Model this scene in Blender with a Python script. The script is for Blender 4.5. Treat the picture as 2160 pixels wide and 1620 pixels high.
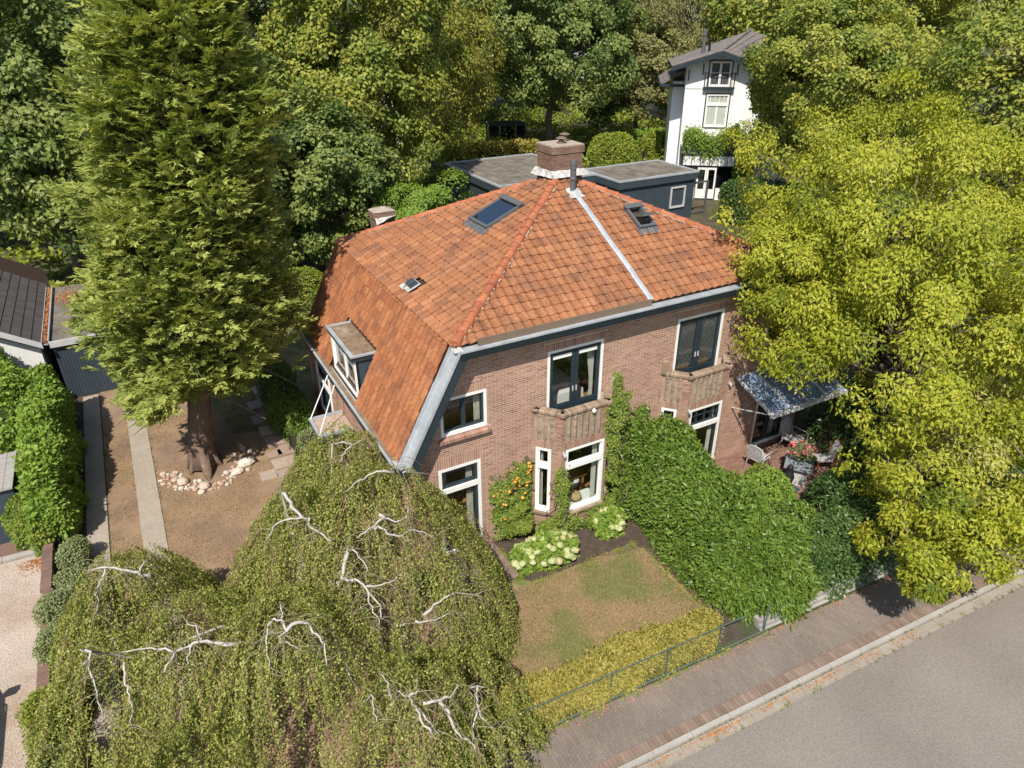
import bpy, math, random
import numpy as np
from mathutils import Vector, Matrix

for _o in list(bpy.data.objects):
    bpy.data.objects.remove(_o, do_unlink=True)
random.seed(7)
SC = bpy.context.scene
COL = SC.collection

# ------------------------------------------------------------------ camera, sky, sun, exposure
cam = bpy.data.cameras.new('camera')
cam.sensor_width = 36.0
cam.lens = 36.0 * 1490.0 / 2160.0
cam.clip_start = 0.5
cam.clip_end = 2000
camo = bpy.data.objects.new('camera', cam)
COL.objects.link(camo)
_y, _p, _r = math.radians(28.6), math.radians(28.45), math.radians(-0.25)
fwd = Vector((math.sin(_y) * math.cos(_p), math.cos(_y) * math.cos(_p), -math.sin(_p)))
rgt = Vector((math.cos(_y), -math.sin(_y), 0))
upv = rgt.cross(fwd)
r2 = rgt * math.cos(_r) + upv * math.sin(_r)
u2 = -rgt * math.sin(_r) + upv * math.cos(_r)
CAM = Vector((0, -14, 13.64))
camo.matrix_world = Matrix(((r2.x, u2.x, -fwd.x, CAM.x), (r2.y, u2.y, -fwd.y, CAM.y), (r2.z, u2.z, -fwd.z, CAM.z), (0, 0, 0, 1)))
SC.camera = camo

SUN = Vector((-0.37, -0.42, 0.71)).normalized()          # towards the sun
world = bpy.data.worlds.new('World')
SC.world = world
world.use_nodes = True
wn = world.node_tree.nodes
wl = world.node_tree.links
wn.clear()
sky = wn.new('ShaderNodeTexSky')
sky.sky_type = 'NISHITA'
sky.sun_disc = False
sky.sun_elevation = math.asin(SUN.z)
sky.sun_rotation = math.atan2(SUN.x, SUN.y)
bg = wn.new('ShaderNodeBackground')
bg.inputs['Strength'].default_value = 0.105
wo = wn.new('ShaderNodeOutputWorld')
wl.new(sky.outputs[0], bg.inputs[0])
wl.new(bg.outputs[0], wo.inputs[0])
sl = bpy.data.lights.new('sun', 'SUN')
sl.energy = 5.0
sl.angle = math.radians(0.5)
sl.color = (1.0, 0.94, 0.84)
so = bpy.data.objects.new('sun', sl)
COL.objects.link(so)
so.rotation_euler = (-SUN).to_track_quat('-Z', 'Y').to_euler()
so.location = (0, 0, 60)
SC.view_settings.view_transform = 'Standard'
SC.view_settings.look = 'None'
SC.view_settings.gamma = 1
SC.view_settings.exposure = 0.3
SC.view_settings.use_curve_mapping = False
SC.cycles.max_bounces = 8
SC.cycles.transparent_max_bounces = 16
SC.cycles.use_denoising = True

# ------------------------------------------------------------------ materials
def mat(name, col, rough=0.75, var=0.0, scale=3.0, bump=0.0, bscale=60.0, ramp=None, spec=0.3, metal=0.0,
        blotch=None, bl_scale=0.6, bl_lo=0.45, bl_hi=0.6, fine=0.0, fscale=120.0, stretch=None, objrand=True):
    m = bpy.data.materials.new(name)
    m.use_nodes = True
    nt = m.node_tree
    N, L = nt.nodes, nt.links
    b = N['Principled BSDF']
    b.inputs['Roughness'].default_value = rough
    b.inputs['Metallic'].default_value = metal
    b.inputs['Specular IOR Level'].default_value = spec
    b.inputs['Base Color'].default_value = (*col, 1)
    geo = N.new('ShaderNodeNewGeometry')
    pos = geo.outputs['Position']
    if stretch:
        mp = N.new('ShaderNodeVectorMath'); mp.operation = 'MULTIPLY'
        L.new(pos, mp.inputs[0]); mp.inputs[1].default_value = stretch
        pos = mp.outputs[0]
    out = None
    def rgb(c):
        n = N.new('ShaderNodeRGB'); n.outputs[0].default_value = (*c, 1); return n.outputs[0]
    if ramp:
        at = N.new('ShaderNodeAttribute'); at.attribute_name = 'tint'
        oi = N.new('ShaderNodeObjectInfo')
        ad = N.new('ShaderNodeMath'); ad.operation = 'ADD'
        L.new(at.outputs['Fac'], ad.inputs[0]); ad.inputs[1].default_value = 0
        if objrand: L.new(oi.outputs['Random'], ad.inputs[1])
        fr = N.new('ShaderNodeMath'); fr.operation = 'FRACT'; L.new(ad.outputs[0], fr.inputs[0])
        cr = N.new('ShaderNodeValToRGB')
        e = cr.color_ramp.elements
        for i, c in enumerate(ramp):
            p = i / (len(ramp) - 1)
            if i == 0: q = e[0]; q.position = 0
            elif i == len(ramp) - 1: q = e[-1]; q.position = 1
            else: q = e.new(p)
            q.color = (*c, 1)
        L.new(fr.outputs[0], cr.inputs[0]); out = cr.outputs[0]
    else:
        out = rgb(col)
    if blotch:
        nz = N.new('ShaderNodeTexNoise'); nz.inputs['Scale'].default_value = bl_scale
        nz.inputs['Detail'].default_value = 6; nz.inputs['Roughness'].default_value = 0.62
        L.new(pos, nz.inputs['Vector'])
        mr = N.new('ShaderNodeMapRange'); mr.inputs[1].default_value = bl_lo; mr.inputs[2].default_value = bl_hi
        L.new(nz.outputs[0], mr.inputs[0])
        mx = N.new('ShaderNodeMix'); mx.data_type = 'RGBA'
        L.new(mr.outputs[0], mx.inputs[0]); L.new(out, mx.inputs[6]); L.new(rgb(blotch), mx.inputs[7]); out = mx.outputs[2]
    for amt, s, det in ((var, scale, 6), (fine, fscale, 2)):
        if amt <= 0: continue
        nz = N.new('ShaderNodeTexNoise'); nz.inputs['Scale'].default_value = s; nz.inputs['Detail'].default_value = det
        L.new(pos, nz.inputs['Vector'])
        mr = N.new('ShaderNodeMapRange'); mr.inputs[1].default_value = 0.25; mr.inputs[2].default_value = 0.75
        mr.inputs[3].default_value = 1 - amt; mr.inputs[4].default_value = 1 + amt
        L.new(nz.outputs[0], mr.inputs[0])
        mx = N.new('ShaderNodeMix'); mx.data_type = 'RGBA'; mx.blend_type = 'MULTIPLY'; mx.inputs[0].default_value = 1
        L.new(out, mx.inputs[6]); L.new(mr.outputs[0], mx.inputs[7]); out = mx.outputs[2]
    L.new(out, b.inputs['Base Color'])
    if bump > 0:
        nz = N.new('ShaderNodeTexNoise'); nz.inputs['Scale'].default_value = bscale; nz.inputs['Detail'].default_value = 4
        L.new(pos, nz.inputs['Vector'])
        bp = N.new('ShaderNodeBump'); bp.inputs['Strength'].default_value = bump; bp.inputs['Distance'].default_value = 0.02
        L.new(nz.outputs[0], bp.inputs['Height']); L.new(bp.outputs[0], b.inputs['Normal'])
    return m

def leafmat(name, ramp, trans=0.35, rough=0.5, spec=0.25, k=1.8):
    ramp = [tuple(min(.6, v * k) for v in c) for c in ramp]
    m = mat(name, ramp[0], rough=rough, ramp=ramp, spec=spec, objrand=False)
    nt = m.node_tree; N, L = nt.nodes, nt.links
    b = N['Principled BSDF']; o = N['Material Output']
    src = b.inputs['Base Color'].links[0].from_socket
    t = N.new('ShaderNodeBsdfTranslucent')
    mul = N.new('ShaderNodeMix'); mul.data_type = 'RGBA'; mul.blend_type = 'MULTIPLY'; mul.inputs[0].default_value = 1
    L.new(src, mul.inputs[6]); mul.inputs[7].default_value = (1.25, 1.2, 0.5, 1)
    L.new(mul.outputs[2], t.inputs[0])
    mx = N.new('ShaderNodeMixShader'); mx.inputs[0].default_value = trans
    L.new(b.outputs[0], mx.inputs[1]); L.new(t.outputs[0], mx.inputs[2]); L.new(mx.outputs[0], o.inputs['Surface'])
    return m

def glassmat(name, tint=(0.9, 0.95, 0.97), refl=0.10):
    m = bpy.data.materials.new(name); m.use_nodes = True
    nt = m.node_tree; N, L = nt.nodes, nt.links
    N.remove(N['Principled BSDF']); o = N['Material Output']
    tr = N.new('ShaderNodeBsdfTransparent'); tr.inputs[0].default_value = (*tint, 1)
    gl = N.new('ShaderNodeBsdfGlossy'); gl.inputs['Roughness'].default_value = 0.02
    ge = N.new('ShaderNodeNewGeometry'); dt = N.new('ShaderNodeVectorMath'); dt.operation = 'DOT_PRODUCT'
    L.new(ge.outputs['Normal'], dt.inputs[0]); L.new(ge.outputs['Incoming'], dt.inputs[1])
    def mth(op, a, b=None):
        q = N.new('ShaderNodeMath'); q.operation = op; L.new(a, q.inputs[0])
        if b is not None: q.inputs[1].default_value = b
        return q
    c1 = mth('ABSOLUTE', dt.outputs['Value']); c2 = mth('MULTIPLY_ADD', c1.outputs[0], -1.0); c2.inputs[2].default_value = 1.0
    c3 = mth('POWER', c2.outputs[0], 5.0); ad = mth('MULTIPLY_ADD', c3.outputs[0], .92); ad.inputs[2].default_value = .06 + refl; ad.use_clamp = True
    mx = N.new('ShaderNodeMixShader'); L.new(ad.outputs[0], mx.inputs[0])
    L.new(tr.outputs[0], mx.inputs[1]); L.new(gl.outputs[0], mx.inputs[2]); L.new(mx.outputs[0], o.inputs['Surface'])
    return m

M = {}
M['brick'] = mat('brick', (.3, .18, .14), .85, ramp=[(.30, .168, .118), (.37, .218, .16), (.33, .188, .135), (.23, .13, .094), (.35, .202, .146), (.40, .248, .186), (.31, .176, .126)], var=.16, scale=.7, fine=.1, fscale=60, blotch=(.24, .15, .11), bl_scale=.8, bl_lo=.55, bl_hi=.8)
M['brick_old'] = mat('weathered brick', (.2, .15, .1), .9, ramp=[(.25, .175, .125), (.34, .25, .18), (.29, .21, .15), (.19, .135, .1), (.38, .29, .21)], var=.25, scale=3, fine=.15, fscale=50)
M['brick_chimney'] = mat('chimney brick', (.22, .13, .09), .9, ramp=[(.21, .125, .09), (.27, .17, .125), (.17, .1, .075), (.24, .15, .11)], var=.25, scale=3, fine=.15, fscale=50)
M['mortar'] = mat('mortar', (.6, .45, .35), .95, var=.16, scale=1.2, fine=.1)
M['mortar_old'] = mat('weathered mortar', (.3, .24, .18), .95, var=.25, scale=4, fine=.1)
M['tile'] = mat('clay tile', (.3, .122, .055), .85, ramp=[(.285, .117, .053), (.325, .14, .064), (.265, .107, .049), (.345, .155, .073), (.295, .125, .056), (.215, .09, .046), (.315, .134, .062), (.275, .113, .052)], blotch=(.165, .088, .058), bl_scale=1.3, bl_lo=.47, bl_hi=.78, var=.2, scale=2.5, fine=.24, fscale=18, bump=.3, bscale=50)
M['tile_steep'] = mat('clay tile of the steep slope', (.3, .113, .047), .85, ramp=[(.29, .11, .046), (.325, .128, .054), (.26, .097, .041), (.335, .14, .06), (.28, .105, .045), (.225, .084, .039)], blotch=(.18, .077, .044), bl_scale=1.2, bl_lo=.48, bl_hi=.78, var=.2, scale=2.5, fine=.22, fscale=18, bump=.3, bscale=50)
M['ridge'] = mat('clay ridge tile', (.38, .13, .06), .8, ramp=[(.34, .11, .055), (.42, .15, .07), (.3, .1, .05), (.4, .16, .085)], var=.22, scale=5, fine=.15, fscale=30)
M['underlay'] = mat('roof underlay', (.05, .03, .022), .95)
M['cement'] = mat('cement', (.36, .3, .25), .9, var=.3, scale=7)
M['zinc'] = mat('zinc', (.42, .45, .48), .5, var=.2, scale=2.5, fine=.1, fscale=14, metal=.25, spec=.4)
M['lead'] = mat('pale lead flashing', (.44, .43, .41), .6, var=.4, scale=6, bump=.6, bscale=9)
M['white'] = mat('white paint', (.8, .79, .76), .5, var=.04)
M['navy'] = mat('dark blue paint', (.022, .036, .046), .45, var=.15, scale=2, spec=.4)
M['slate'] = mat('grey blue paint', (.045, .062, .078), .5, var=.12, scale=2, spec=.35)
M['dgrey'] = mat('dark grey frame', (.1, .105, .11), .45, spec=.4)
M['black'] = mat('black metal', (.02, .02, .022), .5)
M['brown'] = mat('brown trim', (.17, .125, .09), .6, var=.08)
M['felt'] = mat('roof felt', (.19, .165, .135), .95, var=.25, scale=1.6, fine=.2, fscale=30, blotch=(.13, .115, .1), bl_scale=1.0)
M['felt_seam'] = mat('roof felt seam', (.13, .12, .105), .95, var=.2)
M['moss'] = mat('dry moss on felt', (.2, .14, .09), .95, var=.3, scale=5, fine=.3, fscale=40, blotch=(.3, .25, .19), bl_scale=1.5, bl_lo=.5, bl_hi=.7)
M['litter'] = mat('dry leaf litter', (.36, .15, .05), .9, ramp=[(.34, .13, .04), (.46, .2, .07), (.24, .1, .04)], var=.3, scale=9)
M['stone'] = mat('pale stone', (.5, .42, .35), .85, ramp=[(.52, .43, .35), (.6, .53, .45), (.4, .27, .2), (.64, .58, .5), (.46, .34, .27)], var=.15, scale=6)
M['gravel'] = mat('gravel', (.42, .35, .29), .95, var=.14, scale=.6, fine=.5, fscale=34, bump=.7, bscale=40, blotch=(.31, .22, .16), bl_scale=.5, bl_lo=.5, bl_hi=.72)
M['pebble'] = mat('pebble', (.45, .33, .26), .9, ramp=[(.42, .28, .2), (.55, .45, .36), (.3, .19, .14), (.6, .5, .42), (.36, .24, .18)])
M['glass'] = glassmat('window glass', (.93, .96, .96), .0)
M['glass_dark'] = glassmat('dark glass', (.55, .6, .65), .12)
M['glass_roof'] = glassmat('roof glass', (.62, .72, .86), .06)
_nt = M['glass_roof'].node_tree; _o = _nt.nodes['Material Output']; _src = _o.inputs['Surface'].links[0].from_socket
_df = _nt.nodes.new('ShaderNodeBsdfDiffuse'); _df.inputs[0].default_value = (.36, .46, .62, 1); _mx = _nt.nodes.new('ShaderNodeMixShader'); _mx.inputs[0].default_value = .42     # blue sky reflection painted into the panes as diffuse colour
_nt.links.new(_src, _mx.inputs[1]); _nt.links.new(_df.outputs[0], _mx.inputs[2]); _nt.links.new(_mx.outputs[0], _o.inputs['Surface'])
M['glass_sky'] = glassmat('skylight glass', (.35, .5, .62), .3)
M['curtain'] = mat('curtain', (.62, .58, .5), .9, var=.1, scale=8)
M['linen'] = mat('white linen', (.72, .68, .62), .9, var=.06)
M['wood'] = mat('oak floor', (.36, .17, .055), .5, var=.25, scale=3, stretch=(1, 6, 1))
M['room'] = mat('room wall', (.5, .47, .42), .9)
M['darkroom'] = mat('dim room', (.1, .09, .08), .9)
M['lawn_dry'] = mat('dry lawn', (.285, .195, .115), .95, var=.22, scale=1.2, fine=.28, fscale=38, bump=.6, bscale=45, blotch=(.22, .15, .11), bl_scale=.38, bl_lo=.4, bl_hi=.62)
M['lawn'] = mat('patchy lawn', (.27, .19, .11), .95, var=.2, scale=2, fine=.28, fscale=40, bump=.6, bscale=45, blotch=(.13, .145, .042), bl_scale=.8, bl_lo=.44, bl_hi=.58)
M['lawn_green'] = mat('shaded green lawn', (.10, .11, .04), .95, var=.2, scale=2, fine=.25, fscale=40, blotch=(.2, .15, .07), bl_scale=.5)
M['soil'] = mat('garden soil', (.075, .055, .042), .95, var=.3, scale=5, fine=.25, fscale=40, bump=.6, bscale=30)
M['earth'] = mat('shady earth', (.085, .07, .045), .95, var=.3, scale=1, blotch=(.06, .075, .03), bl_scale=.3, fine=.2, fscale=20)
M['aggregate'] = mat('exposed aggregate concrete', (.34, .29, .235), .9, var=.1, scale=1.5, fine=.3, fscale=45, bump=.4, bscale=60)
M['slab'] = mat('flagstone', (.36, .28, .23), .9, ramp=[(.4, .34, .25), (.3, .2, .18), (.42, .36, .27), (.28, .19, .17), (.36, .3, .24)], var=.12, scale=4, fine=.18, fscale=40)
M['asphalt'] = mat('weathered asphalt', (.232, .203, .178), .9, var=.09, scale=.4, fine=.2, fscale=24, bump=.35, bscale=30, blotch=(.2, .172, .15), bl_scale=.22, bl_lo=.4, bl_hi=.72)
M['kerb'] = mat('kerb concrete', (.36, .335, .3), .9, var=.15, scale=1.6, fine=.15, fscale=40)
M['gutterband'] = mat('gutter concrete', (.3, .26, .215), .9, var=.16, scale=1.5, fine=.2, fscale=40, blotch=(.24, .2, .13), bl_scale=.9, bl_lo=.55, bl_hi=.75)
M['paver'] = mat('pavement brick', (.2, .163, .138), .9, ramp=[(.195, .16, .136), (.215, .175, .149), (.185, .151, .128), (.205, .167, .142), (.225, .184, .157)], var=.18, scale=.7, fine=.18, fscale=30, blotch=(.16, .135, .115), bl_scale=.5, bl_lo=.5, bl_hi=.75)
M['joint'] = mat('sand joint', (.21, .16, .13), .95, var=.15, scale=1)
M['soldier'] = mat('kerb brick', (.22, .155, .118), .9, ramp=[(.21, .15, .116), (.25, .185, .145), (.185, .128, .098), (.23, .165, .128)], var=.2, scale=2)
M['terrace'] = mat('terrace brick', (.2, .11, .085), .9, ramp=[(.18, .1, .078), (.24, .14, .105), (.15, .085, .068)], var=.2, scale=2)
M['oldwood'] = mat('grey timber', (.32, .3, .28), .9, var=.3, scale=2.5, stretch=(.4, 6, 6), fine=.2, fscale=20)
M['coping'] = mat('brown coping', (.17, .105, .082), .9, ramp=[(.16, .1, .08), (.2, .125, .1), (.14, .088, .07)], var=.15, scale=2, fine=.15)
M['bark'] = mat('brown bark', (.17, .115, .085), .95, var=.3, scale=5, stretch=(4, 4, .7), bump=1, bscale=16, blotch=(.3, .23, .18), bl_scale=2, bl_lo=.55, bl_hi=.7)
M['bark_grey'] = mat('grey bark', (.16, .13, .1), .95, var=.25, scale=6, bump=.6, bscale=14)
M['birch'] = mat('white birch bark', (.44, .41, .375), .85, var=.22, scale=7, blotch=(.14, .11, .09), bl_scale=8, bl_lo=.56, bl_hi=.68)
M['twig'] = mat('birch twig', (.24, .15, .095), .9, var=.2, scale=4)
M['twig_pale'] = mat('pale twig', (.3, .25, .16), .9)
M['darktile'] = mat('dark concrete tile', (.085, .075, .072), .85, ramp=[(.08, .07, .068), (.1, .09, .088), (.07, .062, .06)], var=.15, scale=2)
M['greytile'] = mat('grey roof tile', (.17, .15, .14), .85, ramp=[(.16, .14, .13), (.19, .17, .16), (.14, .125, .12)], var=.15, scale=1)
M['render'] = mat('white render', (.78, .78, .77), .85, var=.04, scale=1)
M['terracotta'] = mat('terracotta', (.42, .17, .07), .8, var=.12, scale=6)
M['silver'] = mat('pale grey paint', (.5, .5, .5), .5, var=.08)
M['cushion'] = mat('grey seat', (.36, .35, .36), .9, var=.1)
M['orangeframe'] = mat('orange wood', (.45, .13, .03), .6)
M['tabletop'] = mat('blue grey table', (.2, .23, .25), .6, var=.15, scale=3)
M['copper'] = mat('verdigris', (.12, .24, .22), .6, var=.3, scale=9)
M['pink'] = mat('pink petal', (.6, .08, .12), .7, ramp=[(.62, .07, .12), (.7, .2, .22), (.5, .04, .08), (.7, .3, .3)])
M['bloom'] = mat('cream bloom', (.4, .42, .2), .85, ramp=[(.37, .41, .17), (.44, .46, .23), (.32, .38, .13), (.48, .47, .28), (.42, .3, .14)], var=.15, scale=20)
M['bloomwhite'] = mat('white bloom', (.75, .72, .66), .85)
M['orange'] = mat('orange bloom', (.62, .22, .03), .8, ramp=[(.62, .2, .02), (.68, .32, .05), (.55, .3, .06)])
M['carpaint'] = mat('dark car paint', (.03, .035, .045), .25, spec=.6)
M['rubber'] = mat('black rubber', (.02, .02, .02), .8)
M['netting'] = mat('dark net', (.02, .022, .02), .9)
M['greenmetal'] = mat('green grey steel', (.09, .13, .125), .5, metal=.2)
M['wire'] = mat('steel wire', (.14, .18, .17), .5, metal=.3)
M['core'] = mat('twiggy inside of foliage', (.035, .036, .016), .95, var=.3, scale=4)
M['roofred'] = mat('far clay roof', (.42, .16, .08), .85, var=.2, scale=2)

LM = {
 'conifer': leafmat('conifer leaf', [(.068, .094, .022), (.108, .134, .032), (.15, .17, .044), (.182, .198, .058), (.126, .148, .038)], .3, k=2.35),
 'birch': leafmat('birch leaf', [(.055, .07, .015), (.092, .11, .024), (.13, .143, .034), (.168, .172, .046), (.115, .128, .03), (.078, .092, .022)], .3, .45, .35, k=2.3),
 'negundo': leafmat('yellow green leaf', [(.085, .115, .012), (.15, .18, .016), (.222, .245, .02), (.275, .285, .028), (.325, .315, .046), (.14, .17, .016)], .36, k=1.45),
 'negundo_pale': leafmat('variegated leaf', [(.28, .28, .07), (.36, .34, .12), (.24, .25, .05)], .35, k=1.35),
 'maple': leafmat('dark maple leaf', [(.034, .058, .016), (.06, .09, .022), (.1, .128, .034), (.14, .16, .044), (.08, .106, .028)], .25, k=1.9),
 'maple_gold': leafmat('golden maple leaf', [(.055, .085, .018), (.1, .13, .023), (.155, .172, .03), (.2, .192, .036), (.085, .115, .022)], .3, k=1.9),
 'hornbeam': leafmat('hornbeam leaf', [(.09, .105, .02), (.14, .145, .025), (.19, .18, .035), (.11, .12, .022)], .32),
 'olive': leafmat('olive leaf', [(.085, .088, .03), (.12, .118, .042), (.15, .145, .055)], .25),
 'bright': leafmat('bright green leaf', [(.07, .12, .02), (.11, .17, .026), (.15, .21, .035), (.09, .14, .022)], .32),
 'laurel': leafmat('laurel leaf', [(.045, .085, .013), (.078, .13, .019), (.118, .175, .027), (.06, .105, .016)], .2, .42, .3, k=1.4),
 'ivy': leafmat('climber leaf', [(.055, .095, .016), (.09, .13, .022), (.13, .165, .03), (.16, .165, .03)], .28),
 'golden': leafmat('golden leaf', [(.12, .16, .022), (.24, .24, .035), (.37, .315, .07), (.43, .37, .11), (.34, .29, .055)], .3, k=1.0),
 'dark': leafmat('dark evergreen leaf', [(.024, .05, .013), (.04, .072, .018), (.062, .1, .026)], .18, .35, .4, k=1.9),
 'hedge': leafmat('hedge leaf', [(.07, .1, .014), (.12, .155, .02), (.17, .19, .028), (.095, .125, .018)], .3),
 'grey': leafmat('grey green leaf', [(.11, .13, .055), (.17, .19, .09), (.075, .1, .035)], .25),
}

# ------------------------------------------------------------------ mesh helpers
def tag(o, label=None, cat=None, group=None, kind=None):
    if label: o['label'] = label
    if cat: o['category'] = cat
    if group: o['group'] = group
    if kind: o['kind'] = kind
    return o

def link(o, parent=None):
    COL.objects.link(o)
    if parent is not None:
        o.parent = parent
        if parent.type == 'EMPTY' and parent.parent is None:
            o.matrix_parent_inverse = Matrix.Translation(-Vector(parent.location))
    return o

def thing(name, label, cat, loc=(0, 0, 0), group=None):
    o = bpy.data.objects.new(name, None)
    o.empty_display_size = .3
    o.location = loc
    COL.objects.link(o)
    return tag(o, label, cat, group)

class MB:
    """collects faces and builds ONE mesh object"""
    def __init__(s):
        s.v, s.f, s.m, s.t = [], [], [], []
    def face(s, pts, mi=0, tint=None):
        k = len(s.v)
        s.v.extend([tuple(p) for p in pts])
        s.f.append(tuple(range(k, k + len(pts))))
        s.m.append(mi)
        s.t.append(random.random() if tint is None else tint)
    def box(s, a, b, mi=0, T=None, tint=None, skip=()):
        x0, y0, z0 = a; x1, y1, z1 = b
        P = [(x0, y0, z0), (x1, y0, z0), (x1, y1, z0), (x0, y1, z0), (x0, y0, z1), (x1, y0, z1), (x1, y1, z1), (x0, y1, z1)]
        if T: P = [T(*p) for p in P]
        t = random.random() if tint is None else tint
        k = len(s.v); s.v.extend([tuple(p) for p in P])
        for n, q in (('b', (0, 3, 2, 1)), ('t', (4, 5, 6, 7)), ('f', (0, 1, 5, 4)), ('r', (1, 2, 6, 5)), ('k', (2, 3, 7, 6)), ('l', (3, 0, 4, 7))):
            if n in skip: continue
            s.f.append(tuple(k + i for i in q)); s.m.append(mi); s.t.append(t)
        return s
    def prism(s, poly, vec, mi=0, tint=None):
        vec = Vector(vec); a = [Vector(p) for p in poly]; b = [p + vec for p in a]
        t = random.random() if tint is None else tint
        s.face(list(reversed(a)), mi, t); s.face(b, mi, t)
        for i in range(len(a)):
            j = (i + 1) % len(a)
            s.face([a[i], a[j], b[j], b[i]], mi, t)
        return s
    def tube(s, pts, rad, n=6, mi=0, tint=None, cap=True):
        pts = [Vector(p) for p in pts]
        if not hasattr(rad, '__len__'): rad = [rad] * len(pts)
        t = random.random() if tint is None else tint
        k = len(s.v); up = None
        for i, p in enumerate(pts):
            d = (pts[min(i + 1, len(pts) - 1)] - pts[max(i - 1, 0)])
            d = d.normalized() if d.length > 1e-9 else Vector((0, 0, 1))
            if up is None:
                up = d.orthogonal().normalized()
            else:
                up = (up - d * up.dot(d))
                up = up.normalized() if up.length > 1e-6 else d.orthogonal().normalized()
            w = d.cross(up)
            for j in range(n):
                a = 2 * math.pi * j / n
                s.v.append(tuple(p + (up * math.cos(a) + w * math.sin(a)) * rad[i]))
        for i in range(len(pts) - 1):
            for j in range(n):
                j2 = (j + 1) % n
                s.f.append((k + i * n + j, k + i * n + j2, k + (i + 1) * n + j2, k + (i + 1) * n + j)); s.m.append(mi); s.t.append(t)
        if cap:
            s.f.append(tuple(k + j for j in reversed(range(n)))); s.m.append(mi); s.t.append(t)
            s.f.append(tuple(k + (len(pts) - 1) * n + j for j in range(n))); s.m.append(mi); s.t.append(t)
        return s
    def lathe(s, prof, c=(0, 0, 0), n=14, mi=0, tint=None):
        k = len(s.v); t = random.random() if tint is None else tint
        for r, z in prof:
            for j in range(n):
                a = 2 * math.pi * j / n
                s.v.append((c[0] + r * math.cos(a), c[1] + r * math.sin(a), c[2] + z))
        for i in range(len(prof) - 1):
            for j in range(n):
                j2 = (j + 1) % n
                s.f.append((k + i * n + j, k + i * n + j2, k + (i + 1) * n + j2, k + (i + 1) * n + j)); s.m.append(mi); s.t.append(t)
        s.f.append(tuple(k + j for j in reversed(range(n)))); s.m.append(mi); s.t.append(t)
        s.f.append(tuple(k + (len(prof) - 1) * n + j for j in range(n))); s.m.append(mi); s.t.append(t)
        return s
    def mesh(s, name, mats, smooth=False):
        me = bpy.data.meshes.new(name)
        me.from_pydata(s.v, [], s.f)
        for m in (mats if isinstance(mats, (list, tuple)) else [mats]):
            me.materials.append(m)
        me.polygons.foreach_set('material_index', np.array(s.m, np.int32))
        at = me.attributes.new('tint', 'FLOAT', 'FACE')
        at.data.foreach_set('value', np.array(s.t, np.float32))
        if smooth: me.polygons.foreach_set('use_smooth', np.ones(len(s.f), bool))
        me.update()
        return me
    def build(s, name, mats, parent=None, smooth=False):
        return link(bpy.data.objects.new(name, s.mesh(name, mats, smooth)), parent)

def frame(o, u, n):
    o = Vector(o); u = Vector(u).normalized(); n = Vector(n).normalized(); z = Vector((0, 0, 1))
    return lambda a, b, c: o + u * a + n * b + z * c

def leaf_obj(name, P, A, Nn, L, W, tint, m, parent=None):
    """one mesh of kite-shaped leaves: P base, A axis, Nn leaf normal"""
    n = len(P)
    A = A / (np.linalg.norm(A, axis=1, keepdims=True) + 1e-9)
    S = np.cross(A, Nn); S /= (np.linalg.norm(S, axis=1, keepdims=True) + 1e-9)
    L = np.broadcast_to(np.asarray(L, float).reshape(-1, 1), (n, 1)); W = np.broadcast_to(np.asarray(W, float).reshape(-1, 1), (n, 1))
    mid = P + A * L * .45
    co = np.stack([P, mid + S * W / 2, P + A * L, mid - S * W / 2], 1).reshape(-1, 3).astype(np.float32)
    me = bpy.data.meshes.new(name)
    me.vertices.add(4 * n); me.loops.add(4 * n); me.polygons.add(n)
    me.vertices.foreach_set('co', co.ravel())
    me.loops.foreach_set('vertex_index', np.arange(4 * n, dtype=np.int32))
    me.polygons.foreach_set('loop_start', np.arange(n, dtype=np.int32) * 4)
    me.materials.append(m)
    at = me.attributes.new('tint', 'FLOAT', 'FACE')
    at.data.foreach_set('value', np.clip(tint, 0, .999).astype(np.float32))
    me.update(calc_edges=True)
    o = bpy.data.objects.new(name, me)
    return link(o, parent)

def unit(rng, n):
    d = rng.normal(size=(n, 3)); return d / np.linalg.norm(d, axis=1, keepdims=True)
def norm(a): return a / (np.linalg.norm(a, axis=1, keepdims=True) + 1e-9)
# ------------------------------------------------------------------ the ground
def sheet(name, pts, z, m, thick=None):
    mb = MB()
    mb.face([(x, y, z) for x, y in pts], 0, .5)
    o = mb.build(name, m)
    return tag(o, kind='structure')

sheet('ground', [(-300, -120), (420, -120), (420, 460), (-300, 460)], -.16, M['earth'])
SU = Vector((1, -.052, 0)).normalized(); SV = Vector((-SU.y * -1, -1, 0)); SV = Vector((SU.y, -SU.x, 0))   # along the street, towards the road
S0 = Vector((5, -5.77, 0))
def st(a, b, z=0): return S0 + SU * a + SV * b + Vector((0, 0, z))
def strip(name, b0, b1, z, m, a0=-70, a1=90):
    return sheet(name, [st(a0, b0)[:2], st(a0, b1)[:2], st(a1, b1)[:2], st(a1, b0)[:2]], z, m)
def block(name, pts, z0, z1, m):
    mb = MB(); mb.prism([(x, y, z0) for x, y in pts], (0, 0, z1 - z0), 0, .5)
    return tag(mb.build(name, m), kind='structure')
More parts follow.
